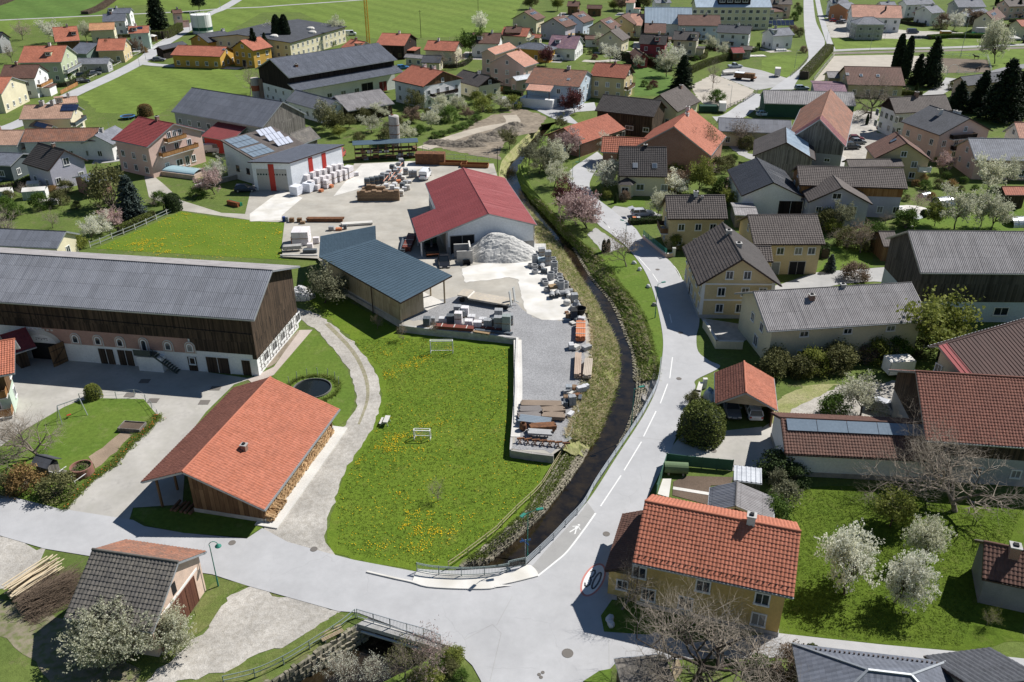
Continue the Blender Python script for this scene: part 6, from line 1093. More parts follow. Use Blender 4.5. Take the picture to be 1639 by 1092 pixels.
def hedge(label,line,w,h,mat='hedge',z=0.,dens=110,name='hedge',group=None):
 """clipped hedge:a dense twig core and a skin of leaf faces"""
 L=np.array(smooth(line,n=4));seg=np.linalg.norm(np.diff(L,axis=0),axis=1);cum=np.concatenate([[0],np.cumsum(seg)]);tot=cum[-1];rs=np.random.RandomState(int(tot*100) % 999)
 t=thing(name,label,'hedge',(*L[0],z),0,group);m=MB()
 for a,b in zip(L,L[1:]):
  d=(b-a)/np.linalg.norm(b-a);n=np.array([-d[1],d[0]])*(w/2-.12);A,B=a-L[0],b-L[0];m.face([(*(A+n),0),(*(A-n),0),(*(A-n*.9),h-.12),(*(A+n*.9),h-.12)][::-1]);m.face([(*(B+n),0),(*(B-n),0),(*(B-n*.9),h-.12),(*(B+n*.9),h-.12)])
  m.face([(*(A-n),0),(*(B-n),0),(*(B-n*.9),h-.12),(*(A-n*.9),h-.12)]);m.face([(*(B+n),0),(*(A+n),0),(*(A+n*.9),h-.12),(*(B+n*.9),h-.12)]);m.face([(*(A-n*.9),h-.12),(*(B-n*.9),h-.12),(*(B+n*.9),h-.12),(*(A+n*.9),h-.12)])
 m.build('twig_core',BARK_D,t);N_=int(min(14000,tot*(w+2*h)*dens));s=rs.uniform(0,tot,N_);x=np.interp(s,cum,L[:,0]);y=np.interp(s,cum,L[:,1]);i=np.clip(np.searchsorted(cum,s)-1,0,len(seg)-1);d=(L[i+1]-L[i])/seg[i][:,None];nn=np.stack([-d[:,1],d[:,0]],1)
 q=rs.uniform(-h,w+h,N_);off=np.where(q<0,-w/2,np.where(q>w,w/2,q-w/2));zz=np.where(q<0,-q,np.where(q>w,q-w,h));P=np.column_stack([x-L[0,0]+nn[:,0]*off,y-L[0,1]+nn[:,1]*off,zz])
 put('crown',leaves_mesh('crown',P,.11,N_,3,.05,LM[mat]),t);return t
# --- trees standing alone in the foreground and middle ground
T=tree
T('bare_tree','spreading bare tree on the garden lawn in front of the farmhouse','bigbare',None,(-54.2,80.1),9,1.0,var=0)
T('bare_tree','huge gnarled bare tree leaning over the mossy hut','bigbare',None,(15.26,49.06),12.5,1.05,var=1)
T('bare_tree','small bare tree beside the ochre house porch','bare',None,(9.94,56.74),7,.8,var=0)
T('bare_tree','massive bare walnut in front of the long white outbuilding','bigbare',None,(46.31,70.52),13,1.1,var=0)
T('sapling','thin leafless sapling alone in the dandelion meadow','bare',None,(-7.81,72.18),3.6,.7)
T('bare_tree','slender bare tree with reddish buds beside the small bridge','buds','pink',(-6.27,49.27),7,.7,var=1)
T('bare_tree','olive budding tree below the small bridge','buds','olive',(-8.89,49.22),5.2,.9,var=2)
T('blossom_tree','sparse white blossom branches over the stream under the bridge','buds','white',(-11.42,48.82),3.6,.95)
T('blossom_tree','low white blossom bush at the lowest bend of the stream','buds','white',(-13.67,48.11),3.6,1.1)
for k,p in enumerate([(-6.11,50.12),(-5.15,49.79),(-6.68,48.98),(-4.18,49.14),(-7.73,48.9),(-4.96,51.13)]):T('shrub','leafy shrub in the corner garden beside the small bridge','bush',['green','olive','bud'][k % 3],p,1.0+.2*(k % 3),1.3,'bridge garden shrubs')
T('bare_tree','tall bare garden tree at the left edge above the big barn roof','bare',None,(-90.5,143.9),10,.9)
T('bare_tree','low pruned fruit tree in the kitchen garden near the greenhouses','bare',None,(-87.3,153.6),5,1)
T('budding_tree','wide roadside tree with pink-brown buds beside the lay-by thujas','buds','brown',(19.6,135.1),7,1,var=0)
for k,(p,h) in enumerate((((37.5,106.8),10),((39.8,106.8),9.5))):T('bare_tree',['bare tree close to the cream gable wall behind the carport','bare tree in front of the pale corrugated roof, further from the gable'][k],'bare',None,p,h,.6)
T('bare_tree','very large bare tree between stable and tall white house','bigbare',None,(99.7,238.9),15,.85,var=1)
T('bare_tree','bare fruit tree on the lawn beside the grey barn lane','buds','brown',(56,209.2),9,.9)
T('bare_tree','bare tree rising before the brick-red barn gable','buds','brown',(41.4,192.4),10,.9);T('bare_tree','second bare tree before the brick-red barn, nearer its eave','buds','olive',(46.6,196.2),10.5,.8)
T('blossom_tree','airy cream blossom tree beside the parked silver estate car','bloom','cream',(42.9,88.6),6,1.0)
T('budding_tree','brownish budding tree on the lawn behind the open garage house','buds','brown',(61.8,141.2),7.5,1,var=1)
T('budding_tree','grey-green budding tree hiding the corner of the pale grey house','bloom','grey',(62,151.6),6.5,.9)
T('bare_tree','dense bare tree at the far left edge beside the old barnlike house','bare',None,(-181.9,322.8),9.5,.9);T('bare_tree','reddish bare tree at the far left edge behind the anthracite roof','buds','pink',(-204.1,373.8),9,1)
T('bare_tree','bare tree between bright meadow and the red and white chimneys','bare',None,(-80.7,268.1),10,.95)
T('bare_tree','leafless tree beside the white house with wooden gable','bare',None,(-24.8,309.8),9,.9);T('bare_tree','leafless brown tree in front of the pink manor gable','buds','brown',(-19.5,311.2),8,.9)
T('bare_tree','bare tree on the pale gravel place beside the white arch','bare',None,(64.1,278.8),11,.6);T('bare_tree','dead pruned tree on the edge of the gravel place','bare',None,(56.9,257.9),4,.7)
T('dark_tree','dark round tree alone by the north-west field road','leafy','dark',(-158.4,461.2),10,.9)
for k,p in enumerate(((-15.5,108.7),(-11.4,109.8),(-19.8,111.9))):T('sapling',['sapling at the corner of the retaining wall behind the far goal','sapling with brown leaves directly behind the far goal','sapling in the shade of the pale wooden shed'][k],'buds','brown',p,3.1,.7)
T('willow','grey-green willow against the pale wooden shed wall','leafy','grey',(-29.3,120.8),6.2,1.1,var=0)
# --- blossom in the foreground
for k,(p,h) in enumerate((((-35.63,51.63),5.4),((-32.23,51.37),5.8),((-29.86,52.17),4.2))):T('blossom_bush',['white blossom bush at the low eave of the peach shed, farthest from its gates','full white blossom bush in the middle of the peach shed eave','thin white blossom bush beside the peach shed gates'][k],'bloomnear','cream',p,h,1.0)
T('blossom_tree','broad white blossom tree on the orchard lawn beside the ochre house','bloomnear','white',(30.68,58.62),7.2,.66,var=0);T('blossom_tree','white blossom tree leaning over the middle of the orchard lawn','bloomnear','white',(35.01,57.72),6.4,.60,var=1);T('blossom_tree','greyish blossom tree behind the orchard, near the grey cottage','bloomnear','cream',(39.95,62.84),5.6,.62,var=2)
T('sapling','tiny budding sapling in front of the grey cottage','buds','bud',(42.05,54.94),2.6,.8)
T('budding_bush','yellow-green budding bush at the back of the orchard lawn','leafy','bud',(38.58,68.1),4.5,1.1)
T('blossom_tree','white blossom tree between villa and the bend of the road','bloomnear','white',(19.8,178),7,.9);T('blossom_tree','white blossom tree at the upper corner of the cream villa','bloom','white',(23.3,198.8),6.5,.8)
T('blossom_tree','white blossom tree beside the silver car','bloomnear','cream',(28.8,160.9),5.4,.75);T('blossom_tree','white blossom tree behind the brown-tiled yellow house','bloom','white',(33.7,172.6),5.6,1)
T('blossom_tree','pink blossom tree above the lay-by','bloomnear','pink',(14.2,153.6),8,1.1);T('plum_tree','dark reddish plum tree on the stream bank','bloom','purple',(11.2,160.9),7.5,1)
for k,(p,h,m_) in enumerate((((6.1,188.4),7,'grey'),((3.9,194.6),7,'grey'),((10,190.9),7.5,'cream'),((9.1,178.8),6.5,'cream'),((-0.6,208.2),5.5,'olive'),((13.3,200.8),7.5,'pink'),((12.6,228.7),4,'olive'))):T('orchard_tree',['pale green tree on the bank where the stream leaves the trees','pale green tree right beside the upper stream water','cream blossom tree on the upper right bank','small cream tree on the bank grass above the road','olive tree at the earthworks end of the stream','pinkish blossom tree in front of the cart shed','small round bush beside the cart shed fence'][k],'bloom',m_,p,h,.95)
for k,(p,h) in enumerate((((83.8,152.9),8.5),((89.5,154.4),7.2),((90.5,152.7),8.2),((99.8,173),9),((106.1,178),7))):T('blossom_tree',['tall white pear tree on the lawn behind the grey barn, beside the polytunnel','first small pear tree right of the dark shrub','white pear tree nearest the polytunnel at the edge','large white pear tree behind the back lawn','pale pear tree beside the blue lean-to'][k],'bloom','cream',p,h,.75)
T('pear_tree','very tall white pear tree on the green paddock','bloomnear','cream',(174.9,320.9),16,.62,var=0)
FB=[((35.8,322.8),7,'white','white tree in the garden below the beige dormer house'),((34.6,354.2),6,'cream','cream tree beside the low brown garage'),((36.8,350.5),6,'pink','pink tree in front of the beige dormer house'),((44.5,312.7),5,'cream','small cream tree on the terrace lawn by the hedge'),((52.2,297.2),9,'cream','tall cream tree at the hedge end below the wine-red house'),((57.8,311.2),9,'white','white tree between wine-red and cream house'),((77.3,348.7),6,'cream','round cream tree in front of the white dark-roofed house'),((78.5,332.4),6,'cream','cream tree by the small maroon shed'),((196.5,400.9),9,'white','white tree beside the site of the unfinished house'),((143.4,297.2),5,'white','small white tree between conifers and arena gate'),((97.5,188.1),5,'pink','pink bush at the corner of the large pale pink house'),((109,188.7),6,'cream','white tree in front of the grey wide roof'),((-186.2,364.9),10,'white','broad pale blossom tree behind the sage green house'),((-176.5,371.7),8,'cream','pale blossom tree beside the open dark gable'),((-170.6,380),5,'white','small white tree below the light peach roof'),((-143.8,338.2),7,'brown','brownish tree beside the orange bungalow'),((-14.1,393.1),9,'white','white tree alone at the green meadow edge'),((-72,368.9),11,'cream','tall cream tree at the end of the flat hall'),((-97.4,363.7),10,'cream','cream tree behind the dark thujas'),((21.9,343.4),5,'cream','cream bush under the violet-brown roof'),((-62.6,173.5),6.5,'pink','pale pink tree above the green bundled nets'),((-64.6,181.3),6,'white','white blossom at the gabion wall of the pool garden')]
for p,h,m_,lab in FB:T('blossom_tree',lab+(', in flower' if len(lab.split())<14 else ''),'bloom',m_,p,h,.95)
for k,p in enumerate(((-77.1,147.1),(-76.9,150.8),(-75.3,153.3))):T('blossom_tree',['small flowering tree with whitewashed trunk nearest the barn roof','small flowering tree with whitewashed trunk in the middle of the fence garden','small flowering tree with whitewashed trunk closest to the spruce'][k],'bloom','white' if k<2 else 'pink',p,4.6,1)
# --- conifers
CF=[((-154,393.1),18,'spruce','dark',1.1,'tallest dark spruce beside the village road hedge'),((-92.1,318.7),13,'spruce','dark',.8,'dark spruce next to the ochre inn gable'),((-90.6,328.2),10,'spruce','dark',.9,'shorter dark spruce between thujas and inn'),((-89.2,341.6),14,'column','dark',.9,'dark thuja column closer to the inn'),((-86.5,342.7),14,'column','dark',.9,'dark thuja column closer to the flat hall'),((-148.4,328.2),7.5,'ball','dark',.8,'round dark conifer in front of the orange bungalow'),((-74.1,158.9),9,'spruce','blue',1.3,'blue spruce at the fence of the kitchen garden'),((-81.2,166.1),8.5,'bush','olive',.9,'yellow-olive shrub tree beside the blue spruce'),((-67.8,163.5),3.6,'ball','hedge',1,'dark clipped bush at the lane corner of the fence'),((128.8,295.8),14,'column','dark',.75,'dark twin conifer nearest the stable roof'),((130.1,291.8),14,'column','dark',.7,'dark twin conifer on the arena side'),((131,284.2),10,'spruce','dark',1.2,'low broad spruce between the twin conifers and the tallest one'),((133.5,280.5),16,'spruce','dark',.95,'pointed tall spruce beside the arena gate'),((127.1,246.8),9,'spruce','dark',1.4,'dark spruce behind the pale pink house roof'),((133.1,246.8),12,'spruce','dark',1.2,'greenish spruce in front of the dark-roofed stable'),((134.1,236.6),17,'spruce','dark',1.3,'largest black spruce at the right edge'),((139.5,240.2),13,'spruce','dark',1.2,'black spruce between the largest one and the white cottage'),((147,248.8),14,'spruce','dark',1.2,'spruce cut off by the right picture edge'),((53.8,276.9),11,'spruce','dark',1.3,'tall fir behind the brown tiled barn'),((64.8,354.2),6,'column','thuja',.7,'thin thuja beside the wine-red house'),((53.7,133.2),3.2,'spruce','blue',1.3,'little round fir on the lawn of the open garage house'),((242.7,436.4),9,'spruce','dark',1.1,'dark fir between brown and brownish far houses'),((257.9,486.1),6,'column','dark',1,'dark column tree on the horizon of the village'),((16.3,141.6),2.4,'column','dark',1,'left of two small thujas at the lay-by'),((17.1,141.9),2.4,'column','dark',1,'right of two small thujas at the lay-by'),((80.9,159.9),1.5,'ball','hedge',1,'round box bush beside the round terrace'),((64.4,470.5),8,'spruce','dark',1.1,'dark spruce at the field edge behind the terrace houses'),((125,269.9),3.5,'column','thuja',.9,'small thuja column beside the stable lane'),((96.1,232.2),3,'column','dark',.8,'little dark column beside the large bare tree')]
for p,h,kd,m_,w,lab in CF:T('conifer' if kd != 'ball' else 'shrub',lab,kd,m_,p,h,w)
# --- leafy trees and shrubs
GT=[((58.7,102.8),10,'leafy','bud',1.05,'big yellow-green budding tree at the corner of the grey barn'),((39.3,173.7),8,'leafy','bud',.8,'fresh light green tree behind the cream villa'),((34.8,174.7),5,'bush','brown',1,'brown shrub between cream villa and light green tree'),((-53.3,92.8),2.0,'ball','bud',1.1,'small yellow-green globe tree on the farm garden lawn'),((-52.59,74.27),3.0,'bush','rust',1.2,'rust-coloured bush at the garden corner by the road'),((-48.61,73.17),2.8,'bush','olive',1.3,'olive bush at the garden corner by the driveway'),((-54.29,73.86),2.0,'bush','olive',1.3,'low olive bush at the garden edge under the bare tree'),((39.4,88.3),3.4,'bush','green',1.1,'dark green shrub behind the solar outbuilding'),((29.3,76.69),3.0,'bush','hedge',1.4,'dark ivy bush at the gable of the long outbuilding'),((30.92,75.54),2.2,'bush','hedge',1.4,'dark low bush along the outbuilding wall'),((12,316.6),7,'leafy','purple',.9,'dark red maple beside the salmon-roofed wing'),((18,245.9),7.5,'leafy','purple',.95,'purple-leaved tree in front of the old whitewashed house'),((-16.1,338.2),10,'leafy','green',.95,'full green tree beside the cottage with pinkish roof'),((-103,242.1),3.4,'ball','rust',1.2,'yellow-brown clipped bush at the edge of the bright meadow'),((20.56,50.04),1.5,'ball','green',1.2,'bright green clipped ball near the big bare tree'),((24.76,50.12),2.6,'ball','hedge2',.8,'egg-shaped green bush beside the slate roof'),((21.86,49.06),1.4,'bush','rust',1,'small orange bush beside the clipped ball'),((23.05,49.31),3.2,'bush','brown',1,'brown twiggy bush next to the slate roof'),((-28,248.8),6,'leafy','olive',.9,'olive tree in front of the white house with wooden gable'),((-49.5,228.7),7.5,'leafy','grey',.9,'pale tree beside the low white barn'),((-45.4,222.8),7,'leafy','olive',.9,'olive tree behind the depot roof'),((2.6,259),0.9,'bush','green',1,'small hedge plant by the street corner'),((26.54,68.34),3.4,'bush','green',1.1,'green bush beside the ochre house gable end'),((61,259),4,'bush','green',1.2,'green bush behind the horse trailer'),((28.74,71.5),3.0,'bush','grey',1,'grey-green bush beside the garden shed'),((28.74,74.38),2.5,'bush','grey',.8,'pale bush beside the tin hut'),((-77.4,142.9),3,'bush','bud',.9,'yellow-green bush at the cream gable of the garden barn'),((-97.3,174.7),1.6,'bush','rust',1.6,'yellow forsythia bush behind the greenhouse'),((-65.7,171.6),2.2,'bush','green',1.6,'dark green bush on the bank above the bundled nets'),((56.8,129.9),3.0,'bush','brown',1.4,'grey twiggy bush at the edge of the yellow house yard'),((29.2,142.9),3,'bush','bud',1,'green-yellow bush at the garden wall pillar'),((80.8,154.6),5,'leafy','bud',1,'weeping yellow-green tree beside the parasol garden'),((80.6,163.7),4.4,'buds','pink',1,'reddish tree on the round terrace'),((22.7,91.2),2.0,'bush','olive',1,'olive bush behind the clipped yew by the carport')]
for p,h,kd,m_,w,lab in GT:T('shrub' if kd in ('bush','ball') else 'leafy_tree',lab,kd,m_,p,h,w)
T('clipped_yew','huge clipped evergreen dome standing beside the carport drive','ball','hedge2',(22.3,83.9),4.7,1.12,cat='shrub')
rs=random.Random(5)
for k in range(16):a=k/15;T('shrub','overgrown shrub in the thicket below the cream house','bush',rs.choice(['olive','bud','green','brown','olive']),tuple(np.array((34.8,99.4))*(1-a)+np.array((56,105.2))*a+np.array([rs.uniform(-1,1),rs.uniform(-2.2,1.5)])),rs.uniform(2.2,3.8),1.15,'thicket shrubs')
SLP=[(-52.3,243),(-44.4,219),(-38.9,215.9),(-36.8,223.8),(-31.2,212.9),(-27.7,217.4),(-24.1,222.1),(-21.7,228.7),(-17.4,235.7),(-12.8,239.3),(-8.5,246.8),(-3.5,248.8),(0.2,250.8),(-43.5,228.7),(-41.2,235.7),(-36.4,239.3),(-30.3,228.7),(-27.6,235.7),(-23.5,239.3),(-20.1,248.8),(-15.6,250.8),(-46.7,239.3),(-31.6,222.1),(-20.3,239.3),(-10.3,256.9),(-6.5,259)]
for k,p in enumerate(SLP):T('shrub','budding shrub on the overgrown slope behind the builders yard',['bush','leafy','bush','bloom'][k % 4],rs.choice(['olive','green','bud','brown','cream','grey','olive']) if k % 4 != 3 else 'cream',p,rs.uniform(2.4,4.6) if k % 4 != 3 else 5,1.2,'slope shrubs')
for k,p in enumerate([(-84.7,350.5),(-83,354.2),(-78.4,350.5),(-76,354.2),(-72.9,358),(-85.6,343.4)]):T('shrub','round green shrub in the row between thujas and dairy barn','bush',['bud','green','olive'][k % 3],p,rs.uniform(4,6),1,'barn shrub row')
for k,p in enumerate([(210.2,419.5),(210.8,414.5),(216.1,419.5),(215,409.5),(222.8,419.5),(192.5,404.7)]):T('shrub','bare brown bush in the thicket beside the construction trailer','bush','brown',p,rs.uniform(5,7),1,'far brown bushes')
for k,p in enumerate([(54.9,470.5),(55.9,464.2),(51.8,464.2),(67.3,470.5),(69.5,480.1),(23.2,464.2),(10.3,470.5)]):T('leafy_tree','olive tree in the loose row at the far field edge','leafy',['olive','brown','bud'][k % 3],p,rs.uniform(6,9),1,'field edge trees')
for k,p in enumerate([(149,476.9),(142.6,452.2),(120.4,386.5),(122.2,382.2),(133.7,429.9),(112.3,343.4),(103.8,358),(106.7,354.2)]):T('shrub','garden shrub beside the northern road','bush',['olive','green','brown'][k % 3],p,rs.uniform(2.5,4.5),1,'north road shrubs')
for k,p in enumerate([(82.1,174.7),(81.4,169.6),(87.3,179.1),(88.4,176.9),(91.7,178),(93.9,176.9),(98.7,181.3),(92.7,165.6),(90.1,182.4),(96.4,184.7),(95.5,175.8),(87.1,170.6),(99.1,176.9)]):T('shrub','low shrub in the terrace garden behind the long farmhouse','bush',['green','olive','rust'][k % 3],p,rs.uniform(1,2.2),1.2,'terrace garden shrubs')
for k,p in enumerate([(-103.8,169.6),(-102.4,172.6),(-94.8,164.6),(-94.2,174.7),(-91.1,176.9),(-87.2,172.6),(-87.7,164.6),(-83.3,169.6),(-101.7,163.7),(-91.8,166.6),(-82.8,163.7),(-97.6,159.9),(-101.5,181.3),(-72.9,165.6),(-72,167.6)]):T('shrub','small shrub in the kitchen garden behind the big barn',['bush','bare','bush'][k % 3],['olive',None,'green'][k % 3],p,rs.uniform(1.5,3.6),1.1,'kitchen garden shrubs')
for k,p in enumerate([(21.5,336.5),(29.6,339.9),(30.6,329.8),(27.4,343.4),(34.5,339.9),(38.2,339.9),(42.5,281.7),(43.4,276.9),(45.4,280.5),(67.5,326.6),(72.3,333.1),(79.4,346.9),(5.7,336.5),(16.5,333.1)]):T('shrub','little shrub in the front gardens of the village centre','bush',['green','olive','purple'][k % 3],p,rs.uniform(1.2,2.4),1.2,'village garden shrubs')
for k,p in enumerate([(-150.2,269.9),(-144.7,267.7),(-146,254.8),(-149.3,254.8),(-146.8,291.8),(-147.6,308.3),(-148.3,299.9),(-154,361.8),(-147.8,369.7),(-162.7,302.6),(-145.6,314.2),(-141.8,343.4)]):T('shrub','little garden shrub along the north-west village road','bush',['olive','green','rust'][k % 3],p,rs.uniform(1.4,2.6),1.2,'north-west garden shrubs')
for k,p in enumerate([(19.8,170.6),(21.2,168),(23.3,169.6),(32.4,181.3),(25.9,176.9),(28.1,175.8),(19.6,172.6)]):T('shrub','small planting in the front garden of the cream villa',['bush','column','bush'][k % 3],['bud','thuja','brown'][k % 3],p,rs.uniform(1.2,2.2),1,'villa front garden plants')
for k,p in enumerate([(59.3,152.5),(59.8,150.4),(66.5,147.5),(59.1,145.6),(60.3,144),(75.1,156.4),(74.9,153.7),(71.6,155.5),(63.2,143.2),(43.1,177.4),(44.4,174.7),(44.3,184.7),(46.9,189.5),(43.7,166.1),(51.8,197.5),(51.8,191.1),(49.5,192.4),(37.4,189.3),(37.1,197.5),(35.4,190.5),(57.8,208.5),(52.5,212.9),(42.7,189.3),(96.4,197.5),(99.9,200.1),(99.1,194.9),(113.7,276.9),(123,272.2),(139.1,276.9)]):T('shrub','bushy garden shrub between the houses beyond the road',['bush','leafy','bush','bare'][k % 4],['olive','bud','green',None][k % 4],p,rs.uniform(2,4.5),1.1,'garden shrubs beyond the road')
for k,p in enumerate([(-16.2,224),(-14.9,226.2),(-18.2,220.8),(-13.1,228.4),(-19.7,218.7),(-11.5,231.8),(-9.9,236.5)]):T('shrub','dark green bramble along the foot of the earthworks slope','bush','green',p,rs.uniform(1.2,2),1.8,'earthworks brambles')
hedge('clipped hedge tapering along the road beside the riding arena',[(97.3,293.2),(107.5,314.2),(123.6,347.6)],3.2,2.6,'hedge2')
hedge('long clipped hedge across the green slope of the village centre',[(61,302.6),(70.3,317.2),(81.2,329.8),(88,335.8)],1.6,2.2,'hedge2');hedge('dark clipped hedge below the wine-red house',[(38.5,332.4),(45.5,325),(52.4,312.7),(54.6,305.5)],2,2.6,'hedge')
hedge('tall clipped hedge in front of the tallest spruce',[(-151.1,376.7),(-145.5,377.9),(-146.9,400)],2.4,3.2,'hedge2');hedge('long narrow hedge inside the kitchen garden fence',[(-73.3,150.2),(-71.6,154.6),(-69.9,158.9)],1.0,1.6,'hedge2');hedge('low dark hedge beside the parked silver car',[(22.5,155.9),(25.5,156.5),(29.3,157.2)],1.4,.9,'hedge')
hedge('dark hedge in the shade between yellow house and lawn',[(52.9,138.8),(55,141.7),(54.6,138.8)],1.6,1.8,'hedge');hedge('dark hedge along the street below the pink wing',[(-2.8,271.1),(0.2,269.9),(3.2,267.7)],1.2,1.2,'hedge');hedge('green roadside strip of bushes on the far paddock',[(174.4,375.8),(187,380),(201.3,378.8)],3,1.5,'green');hedge('reddish hedgerow climbing the far fields',[(-212,451.1),(-213.1,470.5),(-224,517.3)],4,1.6,'brown',dens=30);hedge('brown hedgerow on the farthest field at the corner',[(-274.6,480.1),(-276.6,493.5),(-281.8,518.9)],6,2,'brown',dens=20)
for lab,ln in GH:hedge(' '.join(lab.split()[:16]),ln,1.1,1.4,['hedge','hedge2','green'][len(lab) % 3],dens=40)
hedge('small clipped hedge in front of the arena stable',[(118.1,269.9),(126.1,267.7)],1.4,1.3,'hedge2')
# --- ground flora:dandelions,tufts on the banks,rough grass (too many to count)
def scatter_in(poly,n,seed,dens=None):
 rs=np.random.RandomState(seed);A=np.array(poly);P=np.empty((0,2))
 while len(P)<n:
  q=rs.uniform(A.min(0),A.max(0),(n*2,2));q=q[pip(q,poly)]
  if dens is not None:q=q[rs.uniform(0,1,len(q))<dens(q)]
  P=np.concatenate([P,q])
 return P[:n]
def noise2(P,s,seed=0):
 rs=np.random.RandomState(seed);v=0
 for k in range(6):a=rs.uniform(0,6.28);f=s*(1.6**k);v=v+np.sin(P[:,0]*math.cos(a)*f+P[:,1]*math.sin(a)*f+rs.uniform(0,6))/(1.3**k)
 return v
def tufts(name,P,z,size,n,mat,label,seed=1,hgt=None):
 """grass tufts:each a fan of upright blades"""
 rs=np.random.RandomState(seed);k=len(P);c=np.repeat(np.column_stack([P,z]),n,0)+np.column_stack([rs.normal(0,size*.35,(k*n,2)),np.zeros(k*n)])
 a=rs.uniform(0,6.283,k*n);lean=rs.normal(0,1.0,(k*n,2));hh=(hgt or size)*rs.uniform(.4,.9,k*n);w=size*.2
 dx=np.column_stack([np.cos(a)*w,np.sin(a)*w,np.zeros(k*n)]);tp=c+np.column_stack([lean*hh[:,None],hh]);V=np.stack([c-dx,c+dx,tp],1).reshape(-1,3)
 o=put(name,fastmesh(name,V,np.arange(3*k*n).reshape(-1,3),mat));o['kind']='stuff';o['label']=label;return o
MEAD=[(-23.3,108.4),(-16.2,109.3),(-0.4,105.6),(-0.4,92.4),(-0.8,80.9),(3.6,79.1),(2.91,75.51),(0.69,70.84),(-1.49,67.4),(-5.06,63.05),(-9.18,62.45),(-15.44,63.93),(-17.38,65.54),(-18.61,72.39),(-18.1,77.32),(-16.4,85.3),(-15.7,92.4),(-17.7,100.3)]
dd=lambda P:np.clip((noise2(P,.22,3)+noise2(P,.9,8)*.8-1.6)*.35,.025,1)
P=scatter_in(MEAD,2300,2,dd);rs_=np.random.RandomState(3)
YEL=leafmat('dandelion_yellow',(.62,.40,.008),(.75,.50,.01),0)
def dots(name,P,z,r,mat,label):
 n=len(P);a=np.arange(5)*2*math.pi/5;rr=r*rs_.uniform(.6,1.3,(n,1));ring=np.stack([P[:,0:1]+rr*np.cos(a),P[:,1:2]+rr*np.sin(a),np.full((n,5),z)+rs_.uniform(-.03,.05,(n,1))],-1);top=np.column_stack([P,np.full(n,z+r*.5)])
 V=np.concatenate([ring,top[:,None]],1).reshape(-1,3);k=np.arange(5);f=np.stack([k,(k+1) % 5,np.full(5,5)],1)[None]+(np.arange(n)*6)[:,None,None];o=put(name,fastmesh(name,V,f.reshape(-1,3),mat));o['kind']='stuff';o['label']=label
dots('dandelions',P,.1,.05,YEL,'yellow dandelions in drifts across the meadow')
DF=[(-74.5,143.6),(-65.9,162.3),(-56.9,158.9),(-48.4,157.2),(-44.1,155.4),(-40.5,139.2),(-56.4,137.6)]
dots('dandelions_upper',scatter_in(DF,900,5,dd),.13,.08,YEL,'yellow dandelions on the meadow behind the big barn')
GB=leafmat('grass_blade',(.095,.155,.018),(.155,.21,.03),.4);DB=leafmat('dry_blade',(.46,.40,.25),(.62,.55,.37),.45);GB2=leafmat('bank_blade',(.15,.21,.04),(.25,.30,.075),.45)
tufts('meadow_tufts',scatter_in(MEAD,15000,4),np.full(15000,.02),.2,3,GB,'long meadow grass in loose tufts',1,.11)
def bank_pts(top,bot,n,zt,seed,lo=0,hi=1):
 rs=np.random.RandomState(seed);A,B=np.array(top),np.array(bot);s=rs.uniform(0,len(A)-1.001,n);i=s.astype(int);f=(s-i)[:,None];t=rs.uniform(lo,hi,n)[:,None];a=A[i]*(1-f)+A[i+1]*f;b=B[i]*(1-f)+B[i+1]*f
 P=a*(1-t)+b*t;z=np.array([zt(p) for p in a])[:,None]*(1-t)-2.0*t+.25*np.sin(t*math.pi);return P,z[:,0]
P,z=bank_pts(sLB[4*NS:i0],sLW[4*NS:i0],5500,ztop,1,-.06,.95);tufts('bank_dry_tufts',P,z,.34,6,DB,'dry straw-coloured grass on the yard side bank',2,.42)
P,z=bank_pts(sLB[4*NS:i0],sLW[4*NS:i0],6000,ztop,6,0,.99);tufts('bank_green_tufts',P,z,.3,6,GB2,'fresh green grass among the dry bank grass',3,.38)
P,z=bank_pts(sRB[4*NS:16*NS],sRW[4*NS:16*NS],7000,lambda p:0.,7,-.02,.97);tufts('road_bank_tufts',P,z,.32,4,GB2,'rough green grass on the road side bank',4,.24)
P,z=bank_pts(sRB[4*NS:16*NS],sRW[4*NS:16*NS],900,lambda p:0.,8,.1,.97);tufts('road_bank_dry_tufts',P,z,.32,6,DB,'dry stalks on the road side bank',5,.4)
P,z=bank_pts(sLB[i0:28*NS],sLW[i0:28*NS],1800,lambda p:0.,11,-.05,.6);tufts('wall_tufts',P,z+.12,.3,5,GB2,'grass growing from the joints of the meadow stone wall',7,.22)
ORCH=[(29.47,74.13),(37.36,73.86),(44.84,71.17),(53.64,70.65),(38.59,52.51),(32.03,53.04),(26.98,53.75),(24.21,54.85),(27.53,63.85),(29.05,69.09)]
tufts('orchard_tufts',scatter_in(ORCH,9000,9),np.full(9000,.02),.2,3,GB,'uneven lawn grass under the orchard trees',6,.12)
DSL=[(-30.95,50.62),(-29.05,50.96),(-27.76,53.21),(-26.51,55.97),(-26.19,58.31),(-24.87,59.95),(-27.76,60.57),(-28.45,57.52),(-28.28,52.68),(-29.79,51.13)]
sheet('verge_shed',DSL,.045,G_VERGE,jit=.15)
VG=[(-15.52,56.35),(-14.27,55.78),(-14.56,54.11),(-16.94,51.98),(-21.61,48.98),(-27.47,48.34),(-24.01,49.96),(-22.19,51.13),(-19.72,52.16),(-16.83,54.94)];sheet('verge_stream',VG,.045,G_VERGE,jit=.15)
# ================================================================ THINGS
rnd=random.Random(77)
